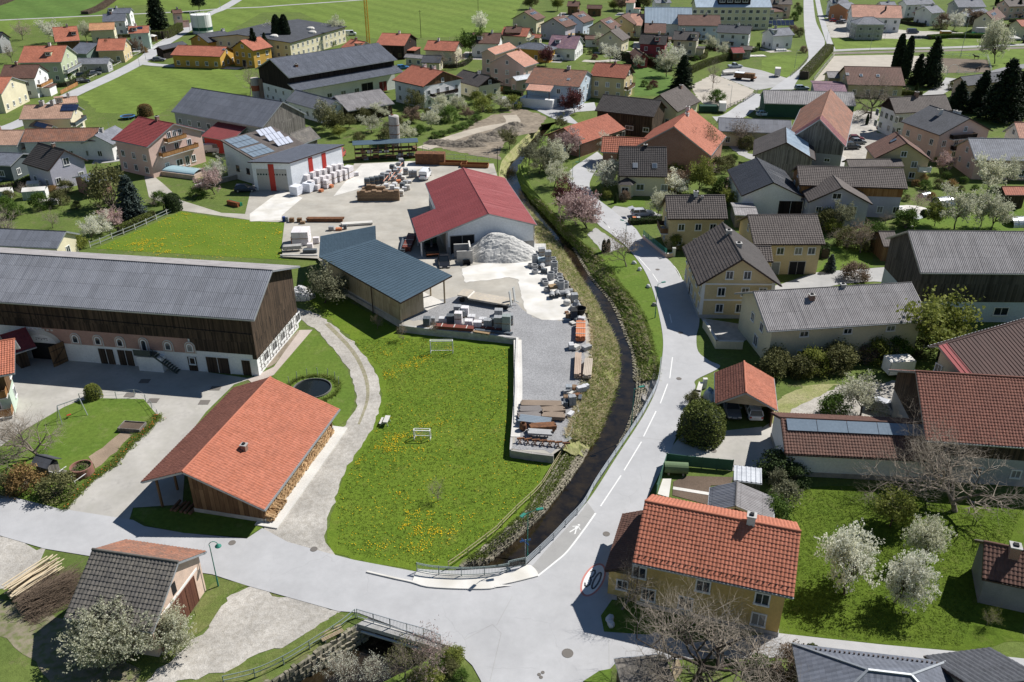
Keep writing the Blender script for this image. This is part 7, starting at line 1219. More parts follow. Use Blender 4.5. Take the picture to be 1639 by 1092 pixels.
# ---------- road paint,kerbs,covers
def dash(a,b,w=.14,z=.072,mt=PAINT,name='lane_marking'):
 a,b=np.array(a),np.array(b);d=(b-a)/np.linalg.norm(b-a);n=np.array([-d[1],d[0]])*w/2
 o=put(name,fastmesh(name,[(*(a+n),z),(*(a-n),z),(*(b-n),z),(*(b+n),z)],[(0,1,2,3)],mt));o['kind']='structure';return o
DS=[(22.2,103.3),(20.9,97.6),(20.4,96.2),(18.7,91.4),(17.9,89.6),(15.6,84.1),(15.2,83),(12.52,77.45),(12.07,76.52),(9.32,71.22),(17.5,158.3),(18.5,153.4),(18.8,152.4),(19.5,149.2),(22.2,138.8),(23.4,133.2),(23.6,132),(24,128.7),(24,116.8),(23.8,113.8),(17.4,158.3),(18.6,153.6)]
for a,b in zip(DS[::2],DS[1::2]):dash(a,b)
ln=smooth([(8.71,70.11),(7.21,67.36),(5.41,64.3),(4.09,62.73),(2.44,60.95)],n=5)
for a,b in zip(ln,ln[1:]):dash(a,b,.18)
for a,b in zip(*(lambda L:(L,L[1:]))(smooth([(27.7,135.4),(28,133.2),(28.1,129.9)],n=3))):dash(a,b,.1)
# painted walker symbol beside the railing
wk=(6.45,67.6)
def sym(polys,c,rz,mt,z,name):
 m=MB();ca,sa=math.cos(rz),math.sin(rz)
 for P in polys:m.face([(c[0]+x*ca-y*sa,c[1]+x*sa+y*ca,z) for x,y in P])
 o=m.build(name,mt);o['kind']='structure';return o
circ=lambda x,y,r,n=10:[(x+r*math.cos(k*6.283/n),y+r*math.sin(k*6.283/n)) for k in range(n)]
sym([circ(0,.75,.13),[(-.16,.55),(.16,.55),(.12,0),(-.14,0)][::-1],[(-.14,.02),(0,.02),(-.22,-.75),(-.36,-.7)][::-1],[(0,.02),(.13,.02),(.36,-.66),(.24,-.74)][::-1],[(.12,.5),(.14,.42),(.45,.12),(.5,.2)][::-1],[(-.14,.5),(-.14,.38),(-.46,.16),(-.48,.26)][::-1]],wk,-.55,PAINT,.074,'walker_marking')
# the 30 roundel painted long on the road
pc=np.array((7.66,60.47));pa=-.42
def ov(rx,ry,n=36):return [(rx*math.cos(k*6.283/n),ry*math.sin(k*6.283/n)) for k in range(n)]
for P,mt,z,nm in (([ov(1.0,2.35)],PAINT_R,.070,'speed_roundel_red'),([ov(.82,2.1)],PAINT,.074,'speed_roundel_white')):sym(P,pc,pa,mt,z,nm)
def stroke(pts,w):
 out=[]
 for a,b in zip(pts,pts[1:]):
  a,b=np.array(a),np.array(b);d=(b-a)/np.linalg.norm(b-a);n=np.array([-d[1],d[0]])*w/2;e=d*w*.35;out.append([tuple(a-n-e),tuple(b-n+e),tuple(b+n+e),tuple(a+n-e)])
 return out
three=[(-.55,.85),(-.42,1.15),(-.25,1.2),(-.12,.9),(-.16,.35),(-.32,.1),(-.16,-.15),(-.1,-.75),(-.26,-1.15),(-.44,-1.1),(-.56,-.75)];zero=[(.33+.24*math.cos(t),1.15*math.sin(t)) for t in [k*6.283/16 for k in range(17)]]
sym(stroke(three,.17)+stroke(zero,.17),pc,pa,PAINT_K,.078,'speed_digits_30')
sheet('footway',smooth([(8.71,70.11),(7.21,67.36),(5.41,64.3),(4.09,62.73),(2.44,60.95)]) + smooth([(1.91,62.25),(3.88,65.34),(5.44,67.6),(7.46,70.75),(7.97,71.94)],n=4),.064,asphalt('footway_asphalt',(.33,.325,.315)))
def manhole(p,r=.36,z=.072,sq=False):
 m=MB();
 if sq:m.box(-r,r,-r*.8,r*.8,0,.012)
 else:m.lathe([(r,0),(r,.012),(r*.85,.014),(r*.84,.008),(0,.01)],16)
 o=m.build('manhole_cover',IRON,None,(*p,z));o['kind']='structure'
for p in ((22.1,97.5),(9.52,66.88),(24.7,133.7),(-27.84,65.57),(23.3,81.2),(-19.52,64.64),(24.6,110.6)):manhole(p)
manhole((4.74,51.73),.5)
for p in ((2.25,49.5),(2.56,49.71),(2.4,49.22)):manhole(p,.16)
for p in ((-48.4,96.9),(-49,93.5),(-45.5,92.1),(-38.5,95.1),(-38.9,91.7)):manhole(p,.65,.05,True)
# pavement on the bridge with its kerb,utility cuts
pav=sheet('pavement',smooth([(-1.29,59.74),(0.81,60.36),(2.44,60.95),(1.91,62.18),(1.29,62.29)]) + [(0.06,61.25),(-3.58,60.95),(-9.1,61.47),(-9.39,60.11),(-7.86,59.53),(-5.01,59.29),(-2.03,59.29),(0.06,59.64)],.18,CONCW)
m=MB();kl=smooth([(-13.83,61.47),(-11.14,60.62),(-9.39,60.11),(-7.86,59.53),(-5.01,59.29),(-2.03,59.29),(-1.14,59.74),(0.81,60.36),(2.44,60.95)],n=3)
for a,b in zip(kl,kl[1:]):m.bar((*a,.12),(*b,.12),.09,0,.07)
m.build('kerb',CONCW)['kind']='structure'
for a,b in ((((0.03,58.31)),((-1.36,54.85))),(((-1.72,54.94)),((-0.95,53.93))),(((-0.95,53.93)),((-1.8,48.9))),(((-4.12,53.21)),((-1.72,54.94))),(((8.4,53.21)),((8.12,50.12))),(((14.3,84)),((18.9,83.2)))):dash(a,b,.05,.066,ASPH2,'road_joint')
# ---------- railings
def railing(label,line,h=1.0,post=2.0,bars=True,mat=METAL,z=0.05,rails=(.1,.95),name='railing',bt=.012,gap=.14,rt=.028):
 L=np.array(smooth(line,n=6));seg=np.linalg.norm(np.diff(L,axis=0),axis=1);cum=np.concatenate([[0],np.cumsum(seg)]);t=thing(name,label,'railing',(*L[0],z));at_=lambda s:(np.interp(s,cum,L[:,0])-L[0,0],np.interp(s,cum,L[:,1])-L[0,1])
 n=max(1,round(cum[-1]/post));pm_=MB().box(-.035,.035,-.035,.035,-.2,h).mesh('post',mat)
 for i in range(n+1):x,y=at_(cum[-1]*i/n);put('post',pm_,t,(x,y,0))
 for rz in rails:
  m=MB()
  for a,b in zip(L-L[0],(L-L[0])[1:]):m.bar((*a,rz),(*b,rz),rt)
  m.build('rail',mat,t)
 if bars:
  m=MB()
  for i in range(int(cum[-1]/gap)):x,y=at_(i*gap);m.box(x-bt,x+bt,y-bt,y+bt,rails[0],rails[-1])
  m.build('bars',mat,t)['kind']='stuff'
 return t
GRN=pm('railing_grey_green',(.22,.27,.26),.1,2,.5)
railing('grey-green bridge railing above the stream at the road junction',[(-9.03,61.53),(-7.7,61.17),(-5.86,60.95),(-4.04,60.89),(-2.22,61.04),(-0.4,61.42),(-0.25,61.75),(1.29,62.25)],1.05,2.2,mat=GRN,rails=(.12,.85,1.0),z=.18)
railing('long grey railing curving along the road above the stream',[(1.37,62.33),(3.89,65.64),(5.46,67.97),(7.48,71.01),(9.15,74.83),(11.8,80.1),(15,86.4),(17,90.8),(19,95.8),(20.3,101.6)],1.0,2.3,False,METAL,rails=(.35,.55,.75,.98))
railing('barred railing on the south side of the small bridge',[(-13.82,55.78),(-11.74,55.03),(-9.78,54.3),(-7.8,53.61),(-6.18,52.86)],1.05,1.75,mat=METAL,rails=(.1,1.0))
railing('two-bar green tube rail running down to the lower picture edge',[(-13.99,55.78),(-15.16,54.3),(-17.44,52.07),(-19.18,50.54),(-21.1,49.31),(-23.58,48.5)],1.0,2.6,False,GRN,rails=(.5,.98))
railing('thin wire fence with green posts on top of the meadow stone wall',[(6.4,81.9),(4.55,77.57),(3.02,74),(0.57,70.39),(-1.24,67.6),(-1.71,66.88),(-4.91,63.17),(-6.08,61.96)],.9,2.6,False,pm('fence_tan',(.35,.3,.18),.1),rails=(.45,.85))
# bridge body
t=thing('bridge','concrete slab of the small road bridge over the stream','bridge',(0,0,0));m=MB();a,b=(-13.83,55.5),(-6.09,52.65);m.bar((*a,-.25),(*b,-.25),.35,0,.22);m.build('edge_beam',CONC,t);d=Vector((*b,0))-Vector((*a,0));nn=Vector((d.y,-d.x,0)).normalized()*.45
m=MB();m.tube(Vector((*a,-.7))+nn+d*.06,Vector((*b,-.7))+nn-d*.2,.14);m.build('pipe',METAL,t)
# ---------- lamps,masts,signs
def lamp(label,p,h,rz=0.,style='hook',mat=GREENP,z=0.):
 t=thing('street_lamp',label,'street lamp',(*p[:2],z),rz);m=MB();m.tube((0,0,-.1),(0,0,1.0),.08);m.tube((0,0,1.0),(0,0,h),.055,.04);m.build('pole',mat,t)
 def head(dx,dy,zz):
  k=MB();k.tube((0,0,zz-.1),(dx*.8,dy*.8,zz+.25),.03);k.build('arm',mat,t);q=MB();q.lathe([(.02,.3),(.12,.26),(.28,.06),(.30,0),(.0,.02)],12,(dx,dy,zz));hd=q.build('lamp_shade',mat,t);MB().lathe([(.2,-.02),(.12,-.09),(0,-.1)],10,(dx,dy,zz)).build('glass',CONCW,hd)
 if style=='hook':
  k=MB();pts=[(-.05+.38*(1-math.cos(a)),0,h+.38*math.sin(a)) for a in [math.pi*i/8 for i in range(9)]]
  for a,b in zip(pts,pts[1:]):k.tube(a,b,.035,n=6)
  k.build('arm',mat,t);q=MB();q.lathe([(.02,.28),(.1,.25),(.3,.05),(.3,0),(0,.02)],12,(.72,0,h-.25));q.build('lamp_shade',mat,t)
 elif style=='double':
  for dx,dy in ((-.55,-.75),(1.5,.35)):
   k=MB();k.tube((0,0,h-.1),(dx*.55,dy*.55,h+.15),.03);k.build('arm',mat,t);k=MB();d=Vector((dx,dy,.05)).normalized();s=Vector((-d.y,d.x,0));k.obox(Vector((dx*.55,dy*.55,h+.15))+d*.3,d*.34,s*.15,Vector((0,0,.06)));k.build('lamp_head',mat,t)
 else:
  k=MB();k.tube((0,0,h-.05),(.75,0,h+.12),.03);k.build('arm',mat,t);k=MB();k.obox((.95,0,h+.12),(.32,0,0),(0,.13,0),(0,0,.055));k.build('lamp_head',mat,t)
 return t
lamp('green shepherd-crook lamp beside the peach shed',(-27.43,59.64),5.0,.2)
lamp('two-headed street lamp standing at the bridge railing',(1.49,63.06),6.0,0.,'double')
lamp('slim green street lamp rising from the stream bank below the railing',(14.4,86.2),5.4,.3,'arm');lamp('grey-green street lamp beside the big yellow house shadow',(21.6,115.6),5.6,.4,'arm');lamp('street lamp beside the wide roadside budding tree',(20.2,142.9),5.2,2.5,'arm');lamp('street lamp at the upper road bend before the villa',(13,178.8),5.2,.3,'arm');lamp('street lamp on the dirt bank beside the cart shed',(15.7,196.2),5.5,.5,'arm')
for k,p in enumerate(((-135.4,328.2),(-142.2,397.7),(-151.4,473.6),(100,312.7),(123.8,352.4),(63.9,253.8),(-132.9,315.7))):lamp(['village road lamp beside the orange bungalow','village road lamp near the white tank','lamp at the fork of the field road','lamp on the green paddock by the northern road','lamp beside the northern footpath','lamp at the fenced lane by the horse trailer','lamp at the school lane corner'][k],p,6,rnd.uniform(0,6),'arm',METAL)
t=thing('sign_post','street-name sign post with two blue plates at the bridge','sign',(1.27,63.17));MB().tube((0,0,0),(0,0,2.6),.035).build('post',METAL,t)
for rz,z in ((.3,2.45),(-.9,2.25)):o=MB().box(-.55,.55,-.015,.015,-.1,.1).build('plate',pm('sign_blue',(.03,.10,.28),.05,1,.5),t,(0,0,z),rz)
def pole(label,p,h,r=.12,mat=WOOD_DK,cross=True):
 t=thing('utility_pole',label,'pole',p);m=MB();m.tube((0,0,-.2),(0,0,h),r,r*.65,8);m.build('mast',mat,t)
 if cross:MB().bar((-.7,0,h-.4),(.7,0,h-.4),.05).build('crossarm',mat,t)
pole('wooden pole alone in the far meadow behind the crane',(-38.4,378.8),11);pole('wooden pole on the meadow beside the white flowering tree',(-16.2,435.3),9);pole('steel mast between arena and railway',(167.8,332.7),15,.1,METAL);pole('short post in the upper stream bank grass',(-3.3,189.3),6,.08,cross=False);pole('grey post beside the small house terrace',(-2.4,261.1),6,.1,cross=False);pole('slim signal mast beside the railway',(139.4,347.4),8,.06,METAL,False)
# ---------- vehicles
def car(label,p,rz,col,kind='hatch',z=0.06,name='parked_car',cat='car',open_tail=False):
 L,W,H,zb={'hatch':(4.1,1.76,1.48,.92),'estate':(4.6,1.8,1.48,.92),'suv':(4.5,1.86,1.72,1.02),'van':(5.0,1.95,2.05,1.15),'pickup':(5.2,1.9,1.8,1.05)}[kind]
 pk='paint_%02x%02x%02x' % tuple(int(c*255) for c in col);paint=pm(pk,col,.03,1,.28,fine=.02,spec=.6);t=thing(name,label,cat,(*p[:2],z),rz);h=L/2
 rear={'hatch':-h+.25,'estate':-h+.15,'suv':-h+.2,'van':-h+.1,'pickup':-.9}[kind]
 ws={'van':1.75,'suv':.95}.get(kind,.85)
 st=[(-h,.45,zb-.22,.80),(-h+.06,.3,zb-.05,.92),(-h+.4,.24,zb,.98),(-.5,.22,zb,1.),(ws,.22,zb,1.),(h-.55,.24,zb-.08,.97),(h-.12,.28,zb-.22,.9),(h,.42,zb-.36,.78)]
 if kind=='van':st[5]=(h-.35,.24,zb-.02,.97);st[6]=(h-.08,.28,zb-.16,.92);st[7]=(h,.42,zb-.3,.85)
 m=MB();rings=[]
 for x,z0,z1,w in st:y=W/2*w;rings.append([(x,-y*.9,z0),(x,-y,z0+.12),(x,-y,z1-.16),(x,-y*.93,z1),(x,y*.93,z1),(x,y,z1-.16),(x,y,z0+.12),(x,y*.9,z0)])
 for a,b in zip(rings,rings[1:]):
  for k in range(8):m.face([a[k],b[k],b[(k+1) % 8],a[(k+1) % 8]])
 m.face(rings[0]);m.face(rings[-1][::-1]);m.build('body',paint,t,smooth=False)
 yb,yt=W/2*.92,W/2*.74;zr=H;rt=rear+({'hatch':.45,'estate':.3,'suv':.3,'van':.08,'pickup':.1}[kind]);ft=ws-.75 if kind != 'van' else ws-.6
 B=[(rear,-yb,zb),(ws,-yb,zb),(ws,yb,zb),(rear,yb,zb)];Tp=[(rt,-yt,zr-.04),(ft,-yt,zr-.02),(ft,yt,zr-.02),(rt,yt,zr-.04)]
 m=MB();m.face([B[0],B[1],Tp[1],Tp[0]]);m.face([B[1],B[2],Tp[2],Tp[1]]);m.face([B[2],B[3],Tp[3],Tp[2]]);m.face([B[3],B[0],Tp[0],Tp[3]]);m.build('windows',GLASS if not (kind=='van' and False) else paint,t)
 m=MB();e=.03;R_=[(rt-.05,-yt-e,zr-.03),(ft+.05,-yt-e,zr-.01),(ft+.05,yt+e,zr-.01),(rt-.05,yt+e,zr-.03)];mid=[(rt+.1,-yt*.8,zr+.03),(ft-.1,-yt*.8,zr+.05),(ft-.1,yt*.8,zr+.05),(rt+.1,yt*.8,zr+.03)]
 m.face(mid);
 for i in range(4):m.face([R_[i],R_[(i+1) % 4],mid[(i+1) % 4],mid[i]])
 for (bx,tx) in ((ws,ft),((ws+rear)/2-.1,(ft+rt)/2),(rear,rt)):
  for s in (-1,1):m.bar((bx,s*(yb+.005),zb),(tx,s*(yt+.01),zr-.03),.045)
 if kind=='van':m.box(rear+.02,-.1,-yb-.015,yb+.015,zb,zr-.1)
 m.build('roof',paint,t)
 wh=MB();wh.tube((0,-.11,0),(0,.11,0),.33,n=14,m=0);wm_=wh.mesh('wheel',[BLACK]);rim=MB().tube((0,-.118,0),(0,.118,0),.2,n=12).mesh('rim',[METAL])
 for x in (-h+.8,h-.85):
  for s in (-1,1):o=put('wheel',wm_,t,(x,s*(W/2-.1),.33));put('rim',rim,o)
 for s in (-1,1):
  MB().obox((h-.06,s*W*.34,zb-.3),(.06,0,0),(0,.2,0),(0,0,.07)).build('headlight',CONCW,t);MB().obox((-h+.03,s*W*.38,zb-.2),(.05,0,0),(0,.12,0),(0,0,.1)).build('tail_light',REDP,t);MB().box(ws-.35,ws-.15,s*(W/2)-(.0 if s>0 else .2),s*(W/2)+(.2 if s>0 else .0),zb+.02,zb+.15).build('mirror',paint,t)
 for x in (-1,1):MB().box(x*(h+.005)-.01,x*(h+.005)+.01,-.26,.26,.5,.62).build('number_plate',CONCW,t)
 if open_tail:MB().obox((-h-.1,0,H+.25),(.5,0,.12),(0,W*.4,0),(-.01,0,.03)).build('tailgate',paint,t)
 return t
SIL,WHT,BLK,BLU,RED_,GRY=(.48,.49,.52),(.72,.73,.75),(.015,.016,.02),(.03,.07,.17),(.30,.02,.02),(.16,.17,.19)
car('silver hatchback with open tailgate on the drive beside the road',(25.7,160.4),.12,SIL,'estate',open_tail=True)
car('dark silver car on the left inside the orange-roofed carport',(27.2,89.5),-1.62,(.14,.15,.17),'estate');car('white car parked backwards inside the orange-roofed carport',(29.8,89.3),1.5,WHT,'estate')
car('silver estate car by the boarded gable of the tiled barn',(46.3,89.5),-.62,SIL,'estate');car('dark blue car in front of the depot garage',(-56.6,175.5),.1,(.02,.03,.06),'estate');car('black pickup in front of the red-roofed hall',(-11.6,135.1,0.5)[:2],-1.45,BLK,'pickup',.25);car('pale van parked beside the yard island of stones',(-19.3,185.1),1.45,WHT,'van')
car('dark off-road car in the barn yard behind the wooden barn',(83.6,208.5),.05,(.02,.028,.04),'suv');car('dark red car behind the off-road car in the barn yard',(87.4,215.9),-.1,(.12,.01,.015),'hatch');car('grey car squeezed beside the stone barn',(86.8,212.9),.1,GRY,'hatch');car('dark car in the shade of the white house with boarded gable',(98.8,226.2),.3,BLK,'estate')
car('dark blue van on the building site',(173.9,390.9),.0,(.03,.05,.1),'van');car('red car beside the raw brick house',(151.4,425.7),.1,RED_,'hatch');car('dark car beside the raw brick house',(152.4,419.5),.1,BLK,'estate');car('silver car beside the dark one near the raw brick house',(155.3,423.1),.1,SIL,'estate')
car('pale blue car parked behind the green shed',(91.7,276.4),0.,(.3,.36,.42),'estate');car('pale blue old car beside the green-walled shed',(70.7,242.1),.2,(.4,.55,.65),'hatch')
for k,(p,c,kd) in enumerate((((-129.6,325.9),GRY,'estate'),((-117.7,320.3),SIL,'hatch'),((-115.5,320.3),SIL,'estate'),((-113,319),BLK,'hatch'),((-109.5,320.3),(.3,.33,.25),'van'))):car(['grey car at the corner of the low black garage','first silver car in front of the long ochre wing','second silver car in front of the long ochre wing','black car in front of the long ochre wing','olive van in front of the long ochre wing'][k],p,1.5 if k else 0.,c,kd)
for k,(p,c,kd) in enumerate((((-144.3,295.8),BLK,'suv'),((-142,299.9),GRY,'hatch'),((-142.1,304.9),BLK,'hatch'),((-140.5,287.2),BLK,'estate'))):car(['black off-road car beside the sage green house','grey car on the verge of the village road','black car near the flat grey shed','black car behind the orange fence'][k],p,.6,c,kd)
car('bright blue car behind the dairy barn end',(-38.4,310.7),.3,(.05,.2,.45),'estate');car('white van on the garden lane of the village centre',(16.2,327.2),.3,WHT,'van');car('silver van behind the white depot building',(-72.5,205.6),.1,SIL,'van');car('blue-white small truck on the car place',(78.9,312.7),.2,(.45,.5,.52),'pickup');car('red and white truck cab behind the depot garage',(-41.1,201.1),1.5,(.5,.1,.1),'van');car('white delivery truck behind the flat hall',(-69.3,385.6),.1,WHT,'van')
def trailer_box(label,p,rz,w,l,h,mat=WHITE,z=.06):
 t=thing('box_trailer',label,'trailer',(*p[:2],z),rz);m=MB();m.box(-l/2,l/2,-w/2,w/2,.55,.55+h);m.build('box',mat,t);MB().box(-l/2-.01,l/2+.01,-w/2-.01,w/2+.01,.55+h-.02,.6+h).build('roof',CONCW,t);MB().bar((l/2,0,.5),(l/2+1.2,0,.45),.05).build('drawbar',METAL,t)
 for s in (-1,1):MB().tube((-.2,s*(w/2-.2),.33),(-.2,s*w/2,.33),.33,n=12).build('wheel',BLACK,t)
 for x in (-l/2,l/2):
  for s in (-1,1):MB().box(x-.03,x+.03,s*w/2-.03,s*w/2+.03,.55,.57+h).build('corner_trim',METAL,t)
trailer_box('white box trailer beside the budding shrubs behind the tiled barn',(51.3,98.6),.1,2.0,3.4,1.9);trailer_box('white horse trailer at the fenced lane',(60,246.8),1.4,1.9,3.2,2.2);trailer_box('grey horse trailer on the paddock edge',(89.7,297.7),1.3,1.8,3.2,2.2,CONC_L)
def boat(label,p,rz,l=6,z=.6):
 t=thing('covered_boat',label,'boat',(*p[:2],0),rz);m=MB();R_=[]
 for i in range(8):x=-l/2+l*i/7;w=1.0*(1-(max(0,i-3)/4.2)**2);R_.append([(x,-w,z+.5),(x,-w*.7,z-.1),(x,0,z-.4),(x,w*.7,z-.1),(x,w,z+.5),(x,0,z+.85)])
 for a,b in zip(R_,R_[1:]):
  for k in range(6):m.face([a[k],b[k],b[(k+1) % 6],a[(k+1) % 6]])
 m.face(R_[0]);m.face(R_[-1][::-1]);m.build('hull',CONCW,t);MB().box(-1,.6,-.6,.6,.0,.3).build('cradle',METAL,t)
boat('boat under white cover on the car place',(74.6,300.4),.2)
t=thing('dump_trailer','long flatbed truck with green tarpaulin on the car place','truck',(*(77.4,291.8),0),-.45);MB().box(-3.6,3.6,-1.2,1.2,.8,1.2).build('bed',RUST,t);MB().box(-3.4,3.0,-1.15,1.15,1.2,2.3).build('load',WOOD_BR,t);MB().box(-3.4,-.4,-1.25,1.25,2.3,2.36).build('tarpaulin',METALW,t)
for x in (-2.6,-1.6,2.4):
 for s in (-1,1):MB().tube((x,s*.95,.45),(x,s*1.2,.45),.45,n=12).build('wheel',BLACK,t)
t=thing('skip_container','dark green skip container beside the horse trailer','container',(*(56.1,246.8),0),-.05);m=MB();m.prism([(-2.6,-1.1),(2.6,-1.1),(2.6,1.1),(-2.6,1.1)],.15,1.9);m.build('body',pm('dark_green_steel',(.02,.06,.04),.15),t)
for x in (-2,-1,0,1,2):MB().box(x-.06,x+.06,-1.18,-1.1,.15,1.9).build('rib',pm('dark_green_steel',(.02,.06,.04),.15),t)
# low-loader in the yard
p=(-3.3,118.4,1);t=thing('low_loader','low-loader trailer with pale wooden deck and raised ramps','trailer',p,-.38)
MB().box(-3.2,3.4,-1.25,1.25,.75,.95).build('deck',pm('deck_planks',(.50,.44,.35),.15,2,.9,c2=(.42,.38,.33)),t);m=MB();m.prism([(-5.0,-1.25),(-3.3,-1.25),(-3.3,1.25),(-5.0,1.25)],1.05,1.2);m.build('gooseneck',pm('deck_planks',(.5,.44,.35),.15),t);MB().obox((-3.27,0,1.05),(.12,0,-.12),(0,1.25,0),(.02,0,.02)).build('step',CONCW,t);MB().box(-3.2,3.4,-1.0,1.0,.55,.74).build('chassis',METAL,t)
for x in (-4.3,2.0,2.9):
 for s in (-1,1):MB().tube((x,s*.85,.4),(x,s*1.2,.4),.4,n=14).build('wheel',BLACK,t)
for s in (-.75,.75):m=MB();m.obox((3.6,s,1.9),(.06,0,.02),(0,.28,0),(-.15,0,1.15),0);m.build('ramp',pm('ramp_pale',(.45,.46,.45),.1),t);
m=MB();m.bar((3.4,-1.1,.7),(4.2,-1.1,.5),.05);m.bar((3.4,1.1,.7),(4.2,1.1,.5),.05);m.build('rear_frame',METAL,t)
# ---------- builders yard goods
PALW=pm('pallet_wood',(.33,.23,.13),.2,4,.9);WRAP=pm('white_wrapped_bricks',(.68,.63,.63),.06,2,.55,c2=(.72,.70,.72));BLOCKG=pm('grey_blocks',(.30,.31,.32),.1,2,.9);BLOCKD=pm('dark_blocks',(.10,.115,.13),.1,2,.9);SLAB=pm('pale_slabs',(.55,.55,.56),.1,2,.9);PALB=pm('pallet_stack_brown',(.22,.145,.09),.2,5,.9);TERRA=pm('terracotta_goods',(.52,.19,.09),.1,2,.85)
def pallet(label,p,rz,w,d,h,mat,tiers=1,name='block_pallet',group=None,cat='pallet',gap=.05,z=None):
 zz=p[2] if len(p)>2 else 0.;t=thing(name,label,cat,(p[0],p[1],zz+.05),rz,group);th=h/tiers
 for k in range(tiers):
  b=k*th;m=MB()
  for y in (-d/2+.06,0,d/2-.06):m.box(-w/2,w/2,y-.05,y+.05,b,b+.1)
  m.build('pallet',PALW,t);m=MB();n=max(1,round((th-.14)/.25));r=random.Random(int(p[0]*10+k))
  for i in range(n):
   for j in range(2):j0=-w/2+w*j/2;e=.012;m.box(j0+e+r.uniform(-.015,.015),j0+w/2-e,-d/2+e+r.uniform(-.015,.015),d/2-e,b+.1+(th-.14)*i/n,b+.1+(th-.14)*(i+1)/n-.012)
  m.build('blocks',mat,t)
 return t
g1='wrapped brick pallets along the depot garage'
def row(a,b,n):return [tuple(np.array(a)+(np.array(b)-np.array(a))*i/max(1,n-1)) for i in range(n)]
ang_g=math.atan2(*( (np.array((-37.8,186.7))-np.array((-42.1,176.2)))[::-1] ))
for r_,(a,b,n,h) in enumerate((((-42.6,175.8),(-36.9,183.6),7,2.5),((-44.1,178.7),(-38.3,186.7),7,2.9),((-45.6,181.3),(-39.9,189.6),6,3.0))):
 for i,q in enumerate(row(a,b,n)):pallet(['tall wrapped brick pallet in the front row by the depot garage','tall wrapped brick pallet in the middle row by the depot garage','tall wrapped brick pallet in the back row by the depot garage'][r_],q,ang_g,1.15,1.1,h*(1 if i % 3 else .93),WRAP,2,group=g1)
for i,q in enumerate(row((-45.3,173.4),(-43.7,175.5),2)):pallet('low white wrapped pallet block standing nearest the depot gates',(q[0]+i*.6,q[1]),ang_g,2.1,1.9,2.0,pm('white_foil',(.72,.74,.80),.04,2,.4),1,group='white foil blocks')
pallet('large wrapped pallet at the far end of the depot row',(-36.3,185.2),ang_g,2.0,1.6,2.6,WRAP,2);pallet('small pinkish brick pallet in front of the depot row',(-39.8,177.6),ang_g,1.1,1.0,1.9,WRAP,2);pallet('half pallet of orange bricks before the depot row',(-38.9,178),ang_g,.9,.8,.7,TERRA);pallet('low pallet of orange bricks nearest the white foil blocks',(-40.5,175.1),ang_g,.9,.8,.6,TERRA);pallet('single wrapped pallet at the corner of the depot row',(-41.5,176.2),ang_g,1.1,1.0,1.3,WRAP);pallet('little orange brick pile standing apart from the depot row',(-34.8,186.4),.3,.9,.8,.9,WRAP)
for i in range(11):
 p=tuple(np.array((-31.4,169.5))+(np.array((-23.7,169.8))-np.array((-31.4,169.5)))*i/10);pallet('stack of empty pallets in the yard island front row',p,rnd.uniform(-.1,.1),.95,1.0,rnd.uniform(1.9,2.6),PALB,3,'pallet_stack','empty pallet stacks')
for i in range(5):pallet('stack of empty pallets in the yard island second row',tuple(np.array((-30.9,172.9))+(np.array((-27.1,173.5))-np.array((-30.9,172.9)))*i/4),rnd.uniform(-.2,.2),.95,1.0,rnd.uniform(1.7,2.3),PALB,3,'pallet_stack','empty pallet stacks behind')
for i in range(4):pallet('dark grey block pallet in the row behind the empty pallets',tuple(np.array((-31.3,179.3))+(np.array((-28.5,181.3))-np.array((-31.3,179.3)))*i/3),.05,1.2,1.2,1.7,BLOCKD,2,group='dark block pallets')
IS=[(SLAB,.8),(SLAB,1.0),(SLAB,.7),(CONC_L,1.2),(SLAB,.8),(CONC_L,1.1),(BLOCKD,1.0),(TERRA,.7),(BLOCKG,.8),(SLAB,.6),(BLOCKG,1.5),(BLOCKG,1.5),(BLOCKG,1.5),(BLOCKG,1.6),(BLOCKD,1.6),(SLAB,1.4),(BLOCKG,1.6),(SLAB,1.4),(BLOCKG,1.4),(BLOCKD,1.6),(BLOCKG,1.3),(BLOCKG,1.0),(CONC_L,.8),(BLOCKG,1.3),(BLOCKG,1.2),(SLAB,.7)]
IPOS=[(-27.1,178.3),(-25.6,176.7),(-24.5,176),(-23.2,172.6),(-22.9,176),(-22.3,176.7),(-23.6,178.3),(-24.8,181.3),(-23.2,180.6),(-22.5,181.3),(-22.5,185.7),(-21.7,185.7),(-23.9,187.5),(-27.5,183.3),(-27.2,189.7),(-27.5,186.4),(-26,186.1),(-25.7,188.6),(-26,192.2),(-25.4,193.7),(-28.6,184.7),(-26.1,183),(-24,183.7),(-24.8,183.7),(-25.9,196),(-25.4,179.3)]
for i,((mt,h),q) in enumerate(zip(IS,IPOS)):pallet('mixed sample pallet of stones on the crowded yard island',q,rnd.uniform(-.3,.3),1.0,1.0,h,mt,1 if h<1.2 else 2,group='yard island sample pallets')
for i,(a,b) in enumerate((((-27.8,179.3),(-26.9,184.7)),((-26.8,179.9),(-25.1,192.2)),((-25.7,181.3),(-24.6,187.1)))):
 t=thing('long_pipe',['short salmon pipe lying over the yard island','longest salmon pipe lying across the yard island','salmon pipe on the outer side of the yard island'][i],'pipe',(0,0,0));MB().tube((*a,1.0),(*b,1.3),.09,n=8).build('tube',pm('salmon_pipe',(.55,.28,.2),.1),t)
